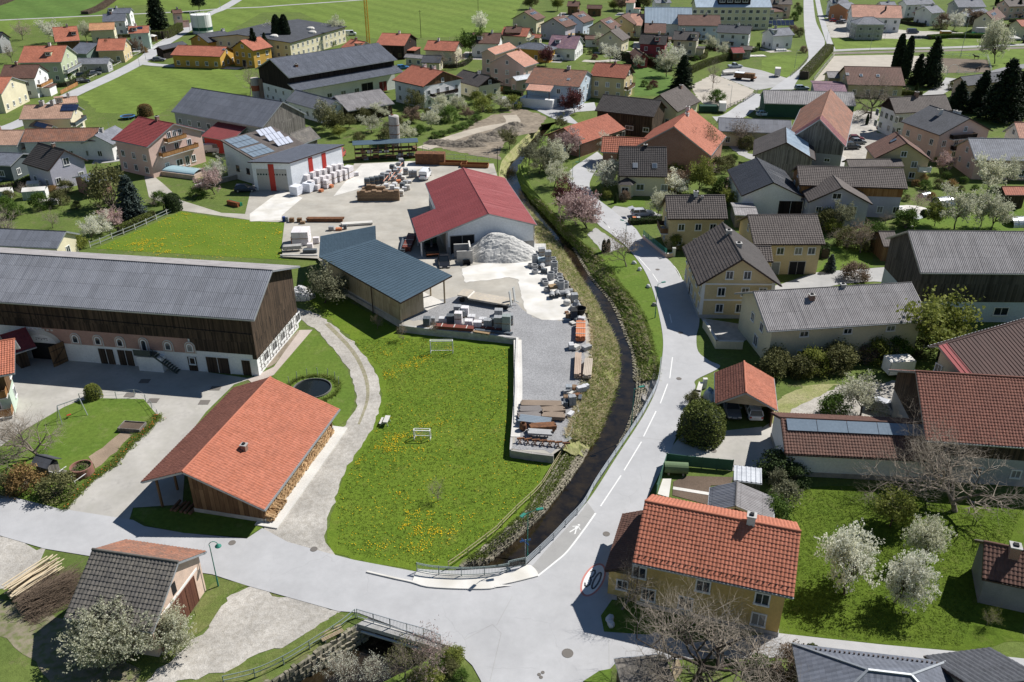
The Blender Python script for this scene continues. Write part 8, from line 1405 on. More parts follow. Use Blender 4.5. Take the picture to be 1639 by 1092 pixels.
# AD group behind the meadow wall (raised yard)
AG=[(1.0,1.0,1.3,BLOCKD,'dark slate pallet nearest the pale shed'),(.6,.8,1.0,BLOCKG,'narrow grey pallet beside the dark slate one'),(1.2,.9,.8,SLAB,'loose pale slabs behind the red beams'),(1.2,1.0,1.2,BLOCKD,'black block pallet behind the red beams'),(1.1,1.0,2.0,WRAP,'tall white wrapped double pallet behind the red beams'),(1.1,1.0,1.0,BLOCKG,'foil-topped pallet at the back near the low-loader'),(1.1,1.0,1.4,WRAP,'white wrapped pallet at the back near the low-loader'),(1.0,1.0,1.1,BLOCKG,'grey block pallet in the middle of the wall group'),(1.1,1.0,.9,WRAP,'lilac wrapped low pallet beside the tall white one'),(1.1,1.0,.6,SLAB,'pale stone pallet with jagged top'),(1.2,.9,.9,WRAP,'white foil pallet in the middle of the wall group'),(1.2,1.0,1.2,BLOCKG,'broad grey block pallet with loose stones on top'),(1.1,.9,.6,SLAB,'pale loose blocks behind the broad grey pallet'),(.4,.8,1.2,BLOCKD,'thin dark pallet beside the tall grey tower'),(1.2,1.0,1.0,BLOCKG,'blue-grey pallet behind the tall grey tower'),(1.2,1.0,1.9,BLOCKG,'double grey pallet beside the tall grey tower'),(1.2,1.0,2.5,pm('green_grey_blocks',(.27,.31,.30),.1),'tallest green-grey block tower at the wall corner'),(1.2,1.0,1.6,BLOCKG,'grey pallet behind the tallest block tower')]
AGP=[(-12.4,111.1),(-11.5,111.8),(-10.1,112.1),(-9,112.1),(-7.8,111.4),(-8.2,115.7),(-7,114.4),(-7.4,114),(-6.3,111.1),(-6,113.2),(-5,110.7),(-3.5,110.7),(-4.3,112.3),(-2.8,111.1),(-2,114.4),(-2,110.2),(-0.8,109.4),(-0.4,111.6)]
for (w,d,h,mt,lab),q in zip(AG,AGP):pallet(lab,(*q,zyard(q[1])+.02),-.08,w,d,h,mt,2 if h>1.5 else 1)
REDST=pm('red_brown_steel',(.19,.055,.04),.1,2,.6)
def beams(label,a,b,n,mat,w=.22,z=1.05,rows=2,name='beam_stack',straps=3,cat='beams'):
 a,b=np.array(a[:2]),np.array(b[:2]);l=np.linalg.norm(b-a);t=thing(name,label,cat,(*((a+b)/2),z),math.atan2(*(b-a)[::-1]))
 for r in range(rows):
  for i in range(n):y=(i-(n-1)/2)*w;o=MB().box(-l/2+rnd.uniform(-.15,.15),l/2+rnd.uniform(-.15,.15),y-w*.45,y+w*.45,.12+r*w,.12+r*w+w*.9).build('beam',mat,t)
 for k in range(straps):x=-l/2+l*(k+.5)/straps;MB().box(x-.06,x+.06,-n*w/2-.05,n*w/2+.05,0,.12).build('batten',PALW,t);(MB().box(x-.05,x+.05,-n*w/2-.04,n*w/2+.04,.12+rows*w,.16+rows*w).build('strap',CONC_L,t) if mat in (REDST,TERRA) else None)
 return t
beams('red-brown steel beams bundled on top of the meadow wall',(-11,110.2,1),(-5.6,109.3,1),4,REDST,.24,1.05)
for i,(a,b) in enumerate((((-5.2,109.3,1),(0,108.2,1)),((-4.4,110.2,1),(-0.3,109.1,1)),((-5.5,108.8,1),(-3.1,108,1)))):beams(['dark planks lying along the meadow wall edge','thin red rods behind the dark planks','pale boards on the meadow wall edge'][i],a,b,3,(pm('dark_plank',(.10,.12,.14),.1),REDST,PALW)[i],.16,1.05,1)
beams('red-brown profile sheets leaning by the hall canopy',(-18.7,141.3,0.2),(-18.4,148.2,0),5,REDST,.3,.1,3);beams('dark profile sheets beside the red-brown ones',(-19.4,140.8,0.2),(-19.6,146.5,0),3,pm('dark_plank',(.10,.12,.14),.1),.3,.1,2)
beams('orange tile bundles strapped in a long stack by the bank',(9.6,105.9,1),(10,110.9,1),5,TERRA,.27,1.05,3);beams('long pale planks stacked lengthwise near the bank, closer to the gravel',(8.5,95.9,1),(9,101.5,1),4,pm('pale_pink_planks',(.46,.35,.27),.15,3),.22,1.05,3);beams('long pale planks stacked lengthwise near the bank, on the grass',(9.7,95.5,1),(10.3,100,1),5,pm('pale_planks',(.48,.41,.33),.15,3),.22,1.05,3)
TB=[((1.1,89.2,1),(6.1,89,1)),((0.9,87.8,1),(3.6,87.9,1)),((3.7,87.6,1),(6.3,88,1)),((0.8,86.4,1),(3.4,86.7,1)),((3.6,86.7,1),(6.3,86.4,1))]
OLDW=[pm('old_timber',(.27,.21,.16),.25,3,.9),pm('old_timber_grey',(.22,.20,.19),.2,3,.9)]
for i,(a,b) in enumerate(TB):beams(['back row of old timber beams across the gravel tongue','old timber pile at the wall side, second row','old timber pile at the bank side, second row','old timber pile at the wall side, third row','old timber pile at the bank side, third row'][i],a,b,5,OLDW[i % 2],.24,1.05,2)
beams('blue-grey corrugated sheets lying over the timber',(0.9,85.6,1),(4.6,84.8,1),5,pm('blue_grey_sheet',(.20,.24,.28),.1,2,.5),.3,1.4,1);beams('rusty frames stacked beside the timber',(2.1,83.7,1),(5.1,84,1),4,RUST,.26,1.05,3);beams('grey sheets lying over the rusty frames',(1.9,82.7,1),(4.6,82.4,1),4,GREY_R,.26,1.5,1)
for i in range(7):
 q=np.array((0.9,81.5,1))+(np.array((6.1,80.6,1))-np.array((0.9,81.5,1)))*i/6;t=thing('rusty_trestle','rusty steel trestle at the end of the gravel tongue','trestle',tuple(q),rnd.uniform(-.2,.2),'rusty trestles');m=MB()
 for s in (-.35,.35):m.bar((-.2,s,0),(0,s,.5),.04);m.bar((.2,s,0),(0,s,.5),.04)
 m.bar((0,-.36,.5),(0,.36,.5),.04)
 m.build('frame',RUST,t);MB().bar((-.35,0,.55),(.55,.1,.55),.09).build('crossbar',RUST,t)
m=thing('rust_drum','rusty mixer drum beside the meadow wall','drum',(1.3,84.1,1));MB().lathe([(.25,0),(.45,.3),(.42,.8),(.28,1.0),(.24,.98)],14).build('drum',RUST,m)
# concrete rings and pipes beside the bank
RING=pm('concrete_ring_grey',(.34,.345,.35),.1,2,.9,.01,14,.1)
RG=[(.5,3),(.55,1),(.5,2),(.6,3),(.6,2),(.4,2),(.6,1),(.55,1),(.6,1),(.5,1),(.5,1),(.6,2),(.6,3),(.5,1),(.7,1),(.6,1),(.45,1)]
RGP=[(3.9,134.4),(3.8,130.3),(7,134.8),(7,131),(6.3,127.6),(7.1,129.3),(7.7,128.4),(7.8,126.9),(5.2,126.2),(5.4,125.3),(5.5,122.8),(8.4,123.7),(7.7,122.8),(7.2,125.3),(9.6,116.6),(3.8,132.8),(3.1,133.2)]
for i,((r,n),q) in enumerate(zip(RG,RGP)):
 t=thing('concrete_ring',['stack of concrete well rings among the ring store by the bank','single concrete well ring in the ring store by the bank'][n==1],'concrete ring',(*q,zyard(q[1])+.05),0,'concrete rings high' if n>1 else 'concrete rings single')
 for k in range(n):MB().ring((0,0),r*.78,r,k*.62,k*.62+.6).build('ring',RING,t)
t=thing('concrete_cone','concrete manhole cone at the lower end of the ring store','concrete cone',(*(9.8,117.3,1)[:2],(9.8,117.3,1)[2]+.05));MB().lathe([(.75,0),(.75,.2),(.4,.8),(.4,.95),(.28,.95),(.28,.5)],18).build('cone',RING,t)
t=thing('black_tub','large black plastic tub by the bank','tub',(*(10.2,114.9,1)[:2],(10.2,114.9,1)[2]+.05));MB().lathe([(.6,0),(.85,.9),(.92,.95),(.88,.97),(.8,.9),(.55,.08),(0,.08)],20).build('tub',BLACK,t)
t=thing('black_container','dark upright container beside the black tub','container',(*(9.1,113,1)[:2],(9.1,113,1)[2]+.05),.1);MB().box(-.45,.45,-.5,.5,0,1.5).build('body',pm('dark_blue_steel',(.03,.04,.06),.1),t);MB().box(-.48,.48,-.53,.53,1.5,1.58).build('lid',BLACK,t)
for i,(q,an2) in enumerate((((6.2,120.5,1),1.5),((7.1,121,1),1.5),((8,121.3,1),.2),((8.9,121.9,1),.2),((8.6,120.9,1),1.4),((5,132.4,0.7),1.3))):
 t=thing('concrete_pipe','grey concrete pipe lying in front of the ring store','concrete pipe',(q[0],q[1],q[2]+.5),an2,'lying concrete pipes');m=MB().ring((0,0),.3,.42,-.6,.6,16).build('pipe',RING,t);m.rotation_euler=(0,math.pi/2,0)
pallet('empty wooden pallets stacked on the ring store',(*(6.4,122.8,1)[:2],(6.4,122.8,1)[2]+.6),.3,1.2,1.1,.5,PALW,2,'pallet_stack');pallet('grey block cube beside the white sack at the ring store',(9.6,119.3,1),.1,1.0,1.0,1.3,BLOCKG);pallet('blue-grey pallet on top of the ring store, back left',(5.2,139.4,0.3),.1,1.1,1.0,1.4,BLOCKG,2);pallet('tall blue-grey pallet tower at the back of the ring store',(6.1,134.4,0.6),.1,1.0,1.0,2.6,BLOCKG,3);pallet('pale blue pallet in the middle of the ring store',(5,134.4,0.6),.1,1.3,1.0,1.3,pm('pale_blue_goods',(.35,.43,.48),.08),2)
t=thing('white_sack','big white builders sack in front of the ring store','sack',(*(8.4,118,1)[:2],(8.4,118,1)[2]+.05));MB().lathe([(.4,0),(.55,.1),(.58,.5),(.5,.75),(.2,.85),(0,.8)],14).build('sack',CONCW,t,smooth=True)
for i,q in enumerate(((7.2,92.7,1),(7.4,89.5,1),(8.8,92.7,1),(10.3,103.7,1),(8.8,103.9,1),(7.1,87.1,1))):pallet(['steel drum pallet beside the gravel edge','tall grey stone crate near the bank','crate of white stone posts near the bank','bundle of dark plates behind the orange tiles','bundle of roof flashings beside the dark plates','pale slabs at the foot of the stone crate'][i],q,.2*i,[.8,.9,1.2,1.3,1.0,1.0][i],[.8,.8,.7,.8,.9,.6][i],[.9,1.4,.8,.7,.6,.5][i],[METAL,BLOCKG,SLAB,GREY_R,CONC_L,SLAB][i])
CL=[(6.8,90.9),(6.6,89.2),(8.1,91.5),(8.5,90.9),(7.2,92.1),(7.9,93.3),(10,103.7),(8.2,104),(8.9,111.5),(9.5,112.3),(10.2,112.1),(7.9,93.3),(6.9,92.1),(9.4,93.3),(8.9,120.2),(9,114.3),(10.2,113),(9.7,112.7),(5.3,130.4),(7.9,121.6),(8.2,115.1),(8.3,113.5)]
for i,q in enumerate(CL):pallet('small odd pile of scrap along the bank edge of the yard',(*q,zyard(q[1])+.02),rnd.uniform(0,3),rnd.uniform(.5,1.1),rnd.uniform(.4,.8),rnd.uniform(.3,.9),rnd.choice([BLOCKG,SLAB,RUST,PALB,BLOCKD,CONC_L]),1,'scrap_pile','bank edge piles','pile')
# white edging stones between yard and meadow
t=thing('block_edging','white stone block edging on top of the meadow retaining wall','edging',(0,0,0));ebl=MB().box(-.3,.3,-.17,.17,-.1,.18).mesh('stone_block',CONC_L)
ed=[(0.6,106.7),(0.5,102.8),(0.4,97.9),(0.4,93.4),(0.3,89.2),(0.3,85.3)];ed=smooth(ed,n=10)
for i,(a,b) in enumerate(zip(ed,ed[1:])):o=put('stone_block',ebl,t,(a[0]+.15,a[1],1.05),math.atan2(b[1]-a[1],b[0]-a[0])+rnd.uniform(-.1,.1))
strip('wall_backfill',[(0.8,106.5),(0.8,96.9),(0.7,89.3),(0.4,82.6)],1.1,1.075,CONC_L)
# retaining walls of the raised yard (dark plinth blocks)
def rwall(label,line,zt,zb,mat=CONC,th=.35):
 t=thing('retaining_wall',label,'wall',(0,0,0));n=0
 for a,b in zip(line,line[1:]):
  l=math.hypot(b[0]-a[0],b[1]-a[1]);k=max(1,round(l/2.0));an=math.atan2(b[1]-a[1],b[0]-a[0])
  for i in range(k):
   for r in range(2):
    f=(i+.5)/k;x,y=a[0]+(b[0]-a[0])*f,a[1]+(b[1]-a[1])*f;h2=(zt-zb)/2;MB().box(-l/k/2+.01,l/k/2-.01,-th/2,th/2,zb+r*h2+.008,zb+(r+1)*h2-.008).build('concrete_block',mat,t,(x,y,0),an)
rwall('grey concrete block wall holding the yard above the meadow',[(0.6,107.2),(-5.3,108.6),(-11.7,109.9),(-16.4,111.1)],1.12,-.1);rwall('grey concrete block wall along the goal side of the gravel tongue',[(0.6,106.9),(0.5,96.9),(0.4,89.3),(0,82.6),(-0.1,80.1)],1.02,-.1);rwall('low concrete edge at the end of the gravel tongue',[(-0.1,80.1),(2.2,79.5),(4.7,79)],1.02,-.1,STONE);rwall('low concrete kerb wall below the wrapped goods beside the meadow',[(-40.6,139.2),(-36.8,139.2),(-34,139.2)],.5,0)
# goods between the dandelion meadow and the shed
GD=[((-38.3,146.1),3.0,3.2,2.6,WRAP,2,'huge pink-white wrapped insulation block by the shed roof'),((-39.4,145.2),1.1,1.0,1.6,TERRA,3,'orange brick tower beside the wrapped insulation block'),((-36.2,143.3),1.0,.8,1.0,WRAP,1,'small white block beside the yellow board'),((-35.6,145.8),1.1,.8,1.2,WRAP,1,'white and red pallet touching the shed roof'),((-35.7,140.8),2.4,.8,.9,BLOCKD,1,'dark trough in front of the wrapped goods'),((-42.6,156.9),.9,.8,.8,WOOD_BR,1,'dark crate at the yard edge beside the blue barrels'),((-41.1,156.9),.9,.8,.8,WOOD_BR,1,'second dark crate at the yard edge'),((-40.3,156),.9,.8,.5,PALB,1,'brown low crate at the yard edge'),((-32.7,152.4),1.2,.8,.5,TERRA,1,'low orange stack by the shed ridge'),((-34.1,152.4),1.0,.8,.8,BLOCKG,1,'grey pallet by the shed ridge'),((-31.6,153),.6,.6,.9,BLOCKD,1,'dark barrel stack by the shed ridge')]
for q,w,d,h,mt,n,lab in GD:pallet(lab,q,.05,w,d,h,mt,n)
t=thing('yellow_board','upright yellow board leaning on the wrapped insulation block','board',(-37.5,145.8));MB().obox((0,0,.8),(.18,0,.0),(0,.04,0),(-.05,0,.8)).build('board',pm('yellow_paint',(.6,.38,.02),.1),t)
for i,q in enumerate(((-44.2,157.3),(-43.6,157.3))):t=thing('barrel',['blue barrel at the yard edge by the meadow','grey barrel beside the blue one at the yard edge'][i],'barrel',q);MB().lathe([(.3,0),(.33,.3),(.33,.7),(.3,.95),(0,.95)],14).build('barrel',pm('barrel_blue',(.03,.07,.25),.1) if i==0 else GREY_R,t)
beams('dark steel beams along the yard edge behind the wrapped goods',(-39.7,157.3),(-32.7,157.3),4,RUST,.3,.05,2);beams('concrete posts stacked above the low kerb wall',(-40.6,141.5),(-37.4,142.1),5,CONC,.22,.5,3);beams('long white beam lying before the shed ridge',(-32.6,154.8),(-26.9,155.8),3,CONCW,.4,.05,1)
# gravel heap with its concrete bay
def heap(label,c,rx,ry,h,mat,seed=1,n=44,z=0.,rz=0.,name='gravel_heap',cat='gravel heap'):
 rs=np.random.RandomState(seed);g=np.linspace(-1.15,1.15,n);X,Y=np.meshgrid(g,g);r=np.sqrt(X**2+Y**2);hh=np.clip(1-r,0,1)**.85*h;P=np.stack([X.ravel(),Y.ravel()],1);hh=hh+np.clip(hh,0,.6)*(noise2(P*3,2.2,seed).reshape(n,n)*.17)+rs.normal(0,.05,(n,n))*(hh>.05);hh=np.minimum(hh,h*.86+.06*noise2(P*2,2,seed).reshape(n,n))
 V=np.column_stack([X.ravel()*rx,Y.ravel()*ry,hh.ravel()-.03]);k=np.arange(n-1);q=(k[:,None]*n+k[None]).ravel();q=np.stack([q,q+1,q+1+n,q+n],1);t=thing(name,label,cat,(*c[:2],z),rz);put('mound',fastmesh('mound',V,q,mat),t);return t
GRV=pm('crushed_stone',(.56,.55,.52),.14,3,.95,.05,12,.22,c2=(.42,.415,.40))
q=(-2.7,137.7,0.4);heap('high pale heap of crushed stone against the hall wall',(q[0]+.5,q[1]+1.8),7.2,4.6,4.6,GRV,4,60,q[2])
t=thing('concrete_bay','concrete block bay holding the crushed stone heap','bay',(-8.1,135.1,0.5),.12);MB().box(-1.3,1.4,-.15,.15,0,2.4).build('wall_panel',CONC,t);MB().box(-1.6,1.0,3.1,3.4,0,2.4).build('wall_panel',CONC,t);MB().box(.9,1.15,.16,3.1,0,3.0).build('wall_panel',CONC_L,t)
t=thing('digger_bucket','black excavator bucket in front of the concrete bay','bucket',(-7.7,134.4,0.6),.2);m=MB();m.prism([(-.6,-.4),(.6,-.4),(.6,.4),(-.6,.4)],0,.08);m.box(-.6,.6,.3,.4,0,.8);m.box(-.6,-.52,-.4,.4,0,.7);m.box(.52,.6,-.4,.4,0,.7);m.build('bucket',BLACK,t)
t=thing('crane_truck','dark crane truck parked under the red hall canopy','truck',(-14.2,140.8,0.2),1.75);MB().box(-2.6,1.2,-1.1,1.1,.7,1.3).build('chassis',BLACK,t);MB().box(1.3,2.8,-1.1,1.1,.6,2.7).build('cab',pm('dark_green_cab',(.02,.05,.04),.1),t);m=MB();m.bar((-.2,0,1.3),(-.2,0,3.0),.18);m.bar((-.2,0,3.0),(-2.4,.2,2.2),.14);m.build('crane_arm',pm('dark_steel',(.05,.05,.055),.1),t);MB().box(-2.7,-2.6,-1.1,1.1,.7,.9).build('tail_bar',TERRA,t)
for x in (-1.9,-1.0,1.9):
 for s in (-1,1):MB().tube((x,s*.8,.45),(x,s*1.15,.45),.45,n=12).build('wheel',BLACK,t)
# silo,storage rack,containers at the back of the yard
p=(-28.1,204);t=thing('cement_silo','weathered cement silo standing in front of the storage rack','silo',p);m=MB();m.lathe([(.9,2.0),(1.25,3.2),(1.25,9.0),(1.1,9.25),(0,9.4)],20);m.build('vessel',pm('silo_grey',(.42,.40,.38),.2,1.5,.9,c2=(.33,.3,.28)),t)
for z in (4.9,7.0):MB().lathe([(1.27,0),(1.3,.04),(1.3,.14),(1.27,.18)],20,(0,0,z)).build('hoop',RUST,t)
for a in range(4):x,y=1.0*math.cos(a*1.571+.78),1.0*math.sin(a*1.571+.78);MB().tube((x,y,0),(x,y,3.3),.1,n=6).build('leg',RUST,t)
MB().lathe([(.35,0),(.35,.3),(0,.35)],10,(-.3,0,9.25)).build('cap',RUST,t)
a,b=np.array((-37,198.6)),np.array((-22.7,201.2));l=np.linalg.norm(b-a);t=thing('storage_rack','long open storage rack with blue-grey lean-to roof at the yard back','rack',tuple((a+b)/2),math.atan2(*(b-a)[::-1]))
for i in range(9):x=-l/2+l*i/8;MB().box(x-.07,x+.07,-.5,-.36,0,3.4).build('post',RUST,t);MB().box(x-.07,x+.07,1.2,1.34,0,3.6).build('post',RUST,t)
for z in (.5,1.6,2.5):MB().box(-l/2,l/2,-.5,1.3,z-.06,z).build('shelf',WOOD_BR,t)
MB().obox((0,.4,4.0),(l/2+.4,0,0),(0,1.5,.12),(0,-.005,.05)).build('roof',rmat('blue','sheet'),t)
for i in range(14):x=rnd.uniform(-l/2+.6,l/2-.6);z=rnd.choice([.0,.5,1.6]);MB().box(x-.6,x+.6,-.3,.9,z,z+rnd.uniform(.4,.8)).build('stored_goods',rnd.choice([RUST,CONC,TERRA,PALB,BLOCKG]),t)
t=thing('rusty_container','rusty shipping container at the back fence of the yard','container',(-19,196),-.06);MB().box(-3.4,3.4,-1.2,1.2,.1,2.6).build('body',RUST,t)
for i in range(18):x=-3.3+i*.388;MB().box(x-.06,x+.06,-1.26,-1.2,.2,2.5).build('rib',RUST,t)
for i in range(2):t=thing('steel_tray',['open rusty steel tray beside the container','open rusty steel tray nearer the stream'][i],'tray',(-13.6,195.1) if i==0 else (-8.6,193.4),-.1);m=MB();m.box(-3.2,3.2,-1,1,.1,.2);m.box(-3.2,3.2,-1,-.92,.2,.8);m.box(-3.2,3.2,.92,1,.2,.8);m.box(-3.2,-3.1,-.92,.92,.2,.8);m.box(3.1,3.2,-.92,.92,.2,.8);m.build('tray',pm('orange_rust',(.26,.11,.04),.2),t)
railing('wire fence with thin posts behind the rusty container',[(-21.8,205.8),(-16.4,199.4),(-12,198.1),(-5.4,196.4)],1.5,3,False,METAL,rails=(.5,1.4))
EH=[(-18.8,213.6),(-15.7,212.6),(-12.7,211.6),(-10.1,211.6),(-6.7,216.6),(-4.4,220.8),(-1.1,226.2),(0.6,230.7),(-8.2,218.7)]
for k,q in enumerate(EH):heap('dark spoil heap of the earthworks row',q,rnd.uniform(3,5),rnd.uniform(2,3),rnd.uniform(1.0,1.9),pm('spoil',(.17,.145,.115),.2,2,.97,.06,8,.25,c2=(.23,.2,.16)),k+3,20,name='spoil_heap',cat='earth heap')['group']='earthworks spoil heaps'
for k in range(2):t=thing('feed_silo',['red and white banded silo pipe behind the dark barn','brownish silo pipe beside the red banded one'][k],'silo',(-77.2,263.3) if k==0 else (-75,262.8));r=1.3 if k==0 else 1.0;m=MB();m.lathe([(r,0),(r,2.6)],16,m=1);m.lathe([(r,2.6),(r,4.2)],16,m=0);m.lathe([(r,4.2),(r,6.2),(r*.95,6.3),(0,6.35)],16,m=1);m.build('shell',[pm('orange_red',(.42,.12,.06),.1),pm('silo_pale',(.5,.45,.4),.15)] if k==0 else [pm('silo_brown',(.25,.18,.14),.2),pm('silo_brown',(.25,.18,.14),.2)],t)
# crane
t=thing('tower_crane','yellow tower crane rising from the village at the top edge','crane',(-57.7,359.9));CRY=pm('crane_yellow',(.55,.32,.03),.08,1,.5);m=MB();H_=25
for s1 in (-.55,.55):
 for s2 in (-.55,.55):m.bar((s1,s2,0),(s1*.9-2.2*0,s2*.9,H_),.09)
for i in range(14):
 z0,z1=i*H_/14,(i+1)*H_/14
 for (a,b) in (((-.55,-.55),(.55,-.55)),((.55,-.55),(.55,.55)),((.55,.55),(-.55,.55)),((-.55,.55),(-.55,-.55))):m.bar((*a,z0),(*b,z1),.05);m.bar((*a,z1),(*b,z1),.05)
m.build('mast',CRY,t);m=MB()
for s in (-.45,.45):m.bar((0,s,H_),(14,s+2,H_+11),.1);
m.bar((0,0,H_+1),(14,2,H_+12),.08)
for i in range(9):k=i/9;m.bar((14*k,-.45+2*k,H_+11*k),(14*k+.8,.45+2*k,H_+11*k+.7),.05);m.bar((14*k,.45+2*k,H_+11*k),(14*k+.8,2*k,H_+1+11*k),.05)
m.build('jib',CRY,t);MB().box(-1.6,-.5,-.6,.6,H_-1,H_+.6).build('counterweight',CRY,t)
# storage tank with green band
t=thing('storage_tank','white round storage tank with dark green band beside the village road','tank',(-134.9,393.1));m=MB();m.lathe([(4.3,0),(4.3,1.2)],28,m=0);m.lathe([(4.3,1.2),(4.3,2.6)],28,m=1);m.lathe([(4.3,2.6),(4.3,7.6),(4.1,7.7),(0,8.1)],28,m=0);m.build('shell',[WHITE,pm('tank_green',(.02,.09,.06),.1)],t);m=MB()
for i in range(8):a=i*.785;m.bar((4.5*math.cos(a),4.5*math.sin(a),0),(4.5*math.cos(a),4.5*math.sin(a),8.4),.05);m.bar((4.5*math.cos(a),4.5*math.sin(a),8.4),(4.5*math.cos(a+.785),4.5*math.sin(a+.785),8.4),.05)
m.build('guard_frame',METAL,t)
# ---------- meadow:goals,bench
def goal(label,p,w,h,d,rz):
 t=thing('football_goal',label,'goal',p,rz);m=MB()
 for s in (-1,1):m.bar((s*w/2,0,0),(s*w/2,0,h),.05)
 m.bar((-w/2,0,h),(w/2,0,h),.05);m.build('front_frame',FRAME_W,t);m=MB()
 for s in (-1,1):m.bar((s*w/2,0,h),(s*w/2,d*.5,h),.03);m.bar((s*w/2,d*.5,h),(s*w/2,d,0),.03);m.bar((s*w/2,0,.02),(s*w/2,d,.02),.03)
 m.bar((-w/2,d,.03),(w/2,d,.03),.03);m.bar((-w/2,d*.5,h),(w/2,d*.5,h),.03);m.build('rear_frame',FRAME_W,t);m=MB()
 for i in range(13):x=-w/2+w*i/12;m.bar((x,d*.5,h),(x,d,.03),.006)
 for i in range(6):k=i/6;m.bar((-w/2,d*.5+d*.5*k,h*(1-k)),(w/2,d*.5+d*.5*k,h*(1-k)),.006)
 m.build('net',METAL,t)['kind']='stuff'
goal('larger white football goal in front of the yard wall',(-9.8,104.4),3.1,2.0,.9,.02);goal('small white football goal in the middle of the meadow',(-10.6,83.4),1.9,1.35,.9,-.05)
t=thing('picnic_bench','small wooden bench and table at the meadow edge by the gravel path','bench',(-15.2,86.9),1.45);MB().box(-.75,.75,-.3,.3,.66,.72).build('tabletop',CONC_L,t);MB().box(-.7,.7,.55,.8,.38,.43).build('seat',CONC_L,t)
for x in (-.55,.55):m=MB();m.bar((x,-.28,0),(x,-.05,.66),.04);m.bar((x,.75,0),(x,.05,.66),.04);m.bar((x,-.1,.38),(x,.8,.38),.03);m.build('leg',METAL,t)
t=thing('roadside_bench','pale wooden bench fixed to the green tube rail','bench',(-15.64,53.48),.62)
for i in range(5):MB().box(-1.0,1.0,-.3+i*.14,-.2+i*.14,.42+max(0,i-2)*.16,.46+max(0,i-2)*.16).build('slat',WOOD_LT,t)
for x in (-.7,.7):MB().box(x-.04,x+.04,-.25,.3,0,.42).build('leg',METAL,t)
# boulders along the road verge
for k,q in enumerate(((21,136.3),(21.6,133.5),(22.1,126.6),(22.1,119.8),(8.7,55.5),(8.74,54.88))):
 rs2=np.random.RandomState(k);t=thing('boulder',['small boulder on the verge nearest the budding tree','second boulder along the road verge','white boulder in the middle of the road verge','boulder at the foot of the verge lamp','larger pale boulder in the shaded house corner','smaller pale boulder in the shaded house corner'][k],'boulder',q,k);m=MB();R2=.45;rings=[]
 for i in range(6):ph=math.pi*i/5;rings.append([(R2*math.sin(ph)*math.cos(a)*rs2.uniform(.8,1.2),R2*.8*math.sin(ph)*math.sin(a)*rs2.uniform(.8,1.2),.2+.38*math.cos(ph)*rs2.uniform(.9,1.1)) for a in [j*.785 for j in range(8)]])
 for a,b in zip(rings,rings[1:]):
  for j in range(8):m.face([a[j],b[j],b[(j+1) % 8],a[(j+1) % 8]])
 m.build('rock',SLAB if k != 3 else STONE,t)
# ---------- farm garden
t=thing('raised_bed','dark wooden raised bed with soil on the garden lawn','raised bed',(*(-45.6,85.7),.05),-.12);m=MB();MB().box(-1.3,1.3,-.75,.75,0,.45).build('soil',SOIL,t)
for a in ((-1.4,1.4,-.85,-.75),(-1.4,1.4,.75,.85),(-1.4,-1.3,-.75,.75),(1.3,1.4,-.75,.75)):MB().box(*a,0,.58).build('plank',WOOD_GR,t)
t=thing('round_planter','big terracotta-coloured round planter ring with plants','planter',(*(-47.64,76.84),.05));MB().ring((0,0),1.05,1.2,0,1.1,26).build('ring',pm('planter_brown',(.26,.13,.10),.1),t);MB().lathe([(1.06,.8),(0,.85)],20).build('soil',SOIL,t)
P=np.random.RandomState(1).normal(0,.4,(120,2));put('plants',leaves_mesh('plants',np.column_stack([P,np.full(120,.95)]),.08,300,1,.08,LM['green']),t)['kind']='stuff'
t=thing('play_house','small grey playhouse with railed porch under the bare garden tree','playhouse',(*(-51.45,76.98),.05),-.35);m=MB();MB().box(-.9,.9,-.7,.7,.3,1.5).build('wall',WOOD_GR,t)
for s in (-1,1):MB().obox((0,s*.5,1.9),(1.2,0,0),(0,.55,-s*.35),(0,.01,.03)).build('roof',rmat('anthra','flat'),t)
MB().box(.9,2.0,-.7,.7,.25,.35).build('porch_floor',WOOD_GR,t);m=MB();m.box(1.95,2.0,-.7,.7,.9,.98);m.box(.9,2.0,-.7,-.65,.9,.98);m.build('porch_rail',FRAME_W,t)
for i in range(7):MB().box(.95+i*.16,1.05+i*.16,-.7,-.66,.35,.92).build('picket',WOOD_GR,t)
t=thing('swing_frame','metal swing frame on the garden lawn beside the bare tree','swing',(*(-54,88.3),.05),.75);m=MB();m.bar((-1.3,0,2.2),(1.3,0,2.2),.04)
for x in (-1.3,1.3):m.bar((x,0,2.2),(x*1.15,-.9,0),.035);m.bar((x,0,2.2),(x*1.15,.9,0),.035)
m.build('frame',METAL,t);m=MB()
for x in (-.5,-.2):m.bar((x,0,2.2),(x,0,.5),.01)
m.build('rope',METAL,t);MB().box(-.6,-.1,-.12,.12,.47,.5).build('seat',REDP,t)
railing('thin wire garden fence around the farm garden corner',[(-54.8,92.2),(-50.5,92.6),(-47.4,92.9),(-43.6,88.5)],1.0,2.4,False,METAL,rails=(.5,.98),rt=.01);railing('short white fence rail at the garden corner by the driveway',[(-48.15,75.4),(-46.74,76.4),(-47.42,74.55)],.8,1.5,False,FRAME_W,rails=(.7,))
P=np.array(smooth([(-43.5,88.3),(-43.8,86.2),(-44.2,84.5),(-44.7,81.9),(-45.1,78.5),(-46.37,75.54),(-47.04,70.91)],n=12));P=np.repeat(P,14,0)+np.random.RandomState(2).normal(0,.28,(len(P)*14,2));tufts('garden_border',P,np.full(len(P),.09),.26,5,GB2,'planted border along the garden driveway edge',3,.35)
dots('border_flowers',P[::14]+.1,.38,.06,leafmat('tulip_red',(.5,.05,.03),(.6,.2,.03),0),'red and orange tulips in the garden border')
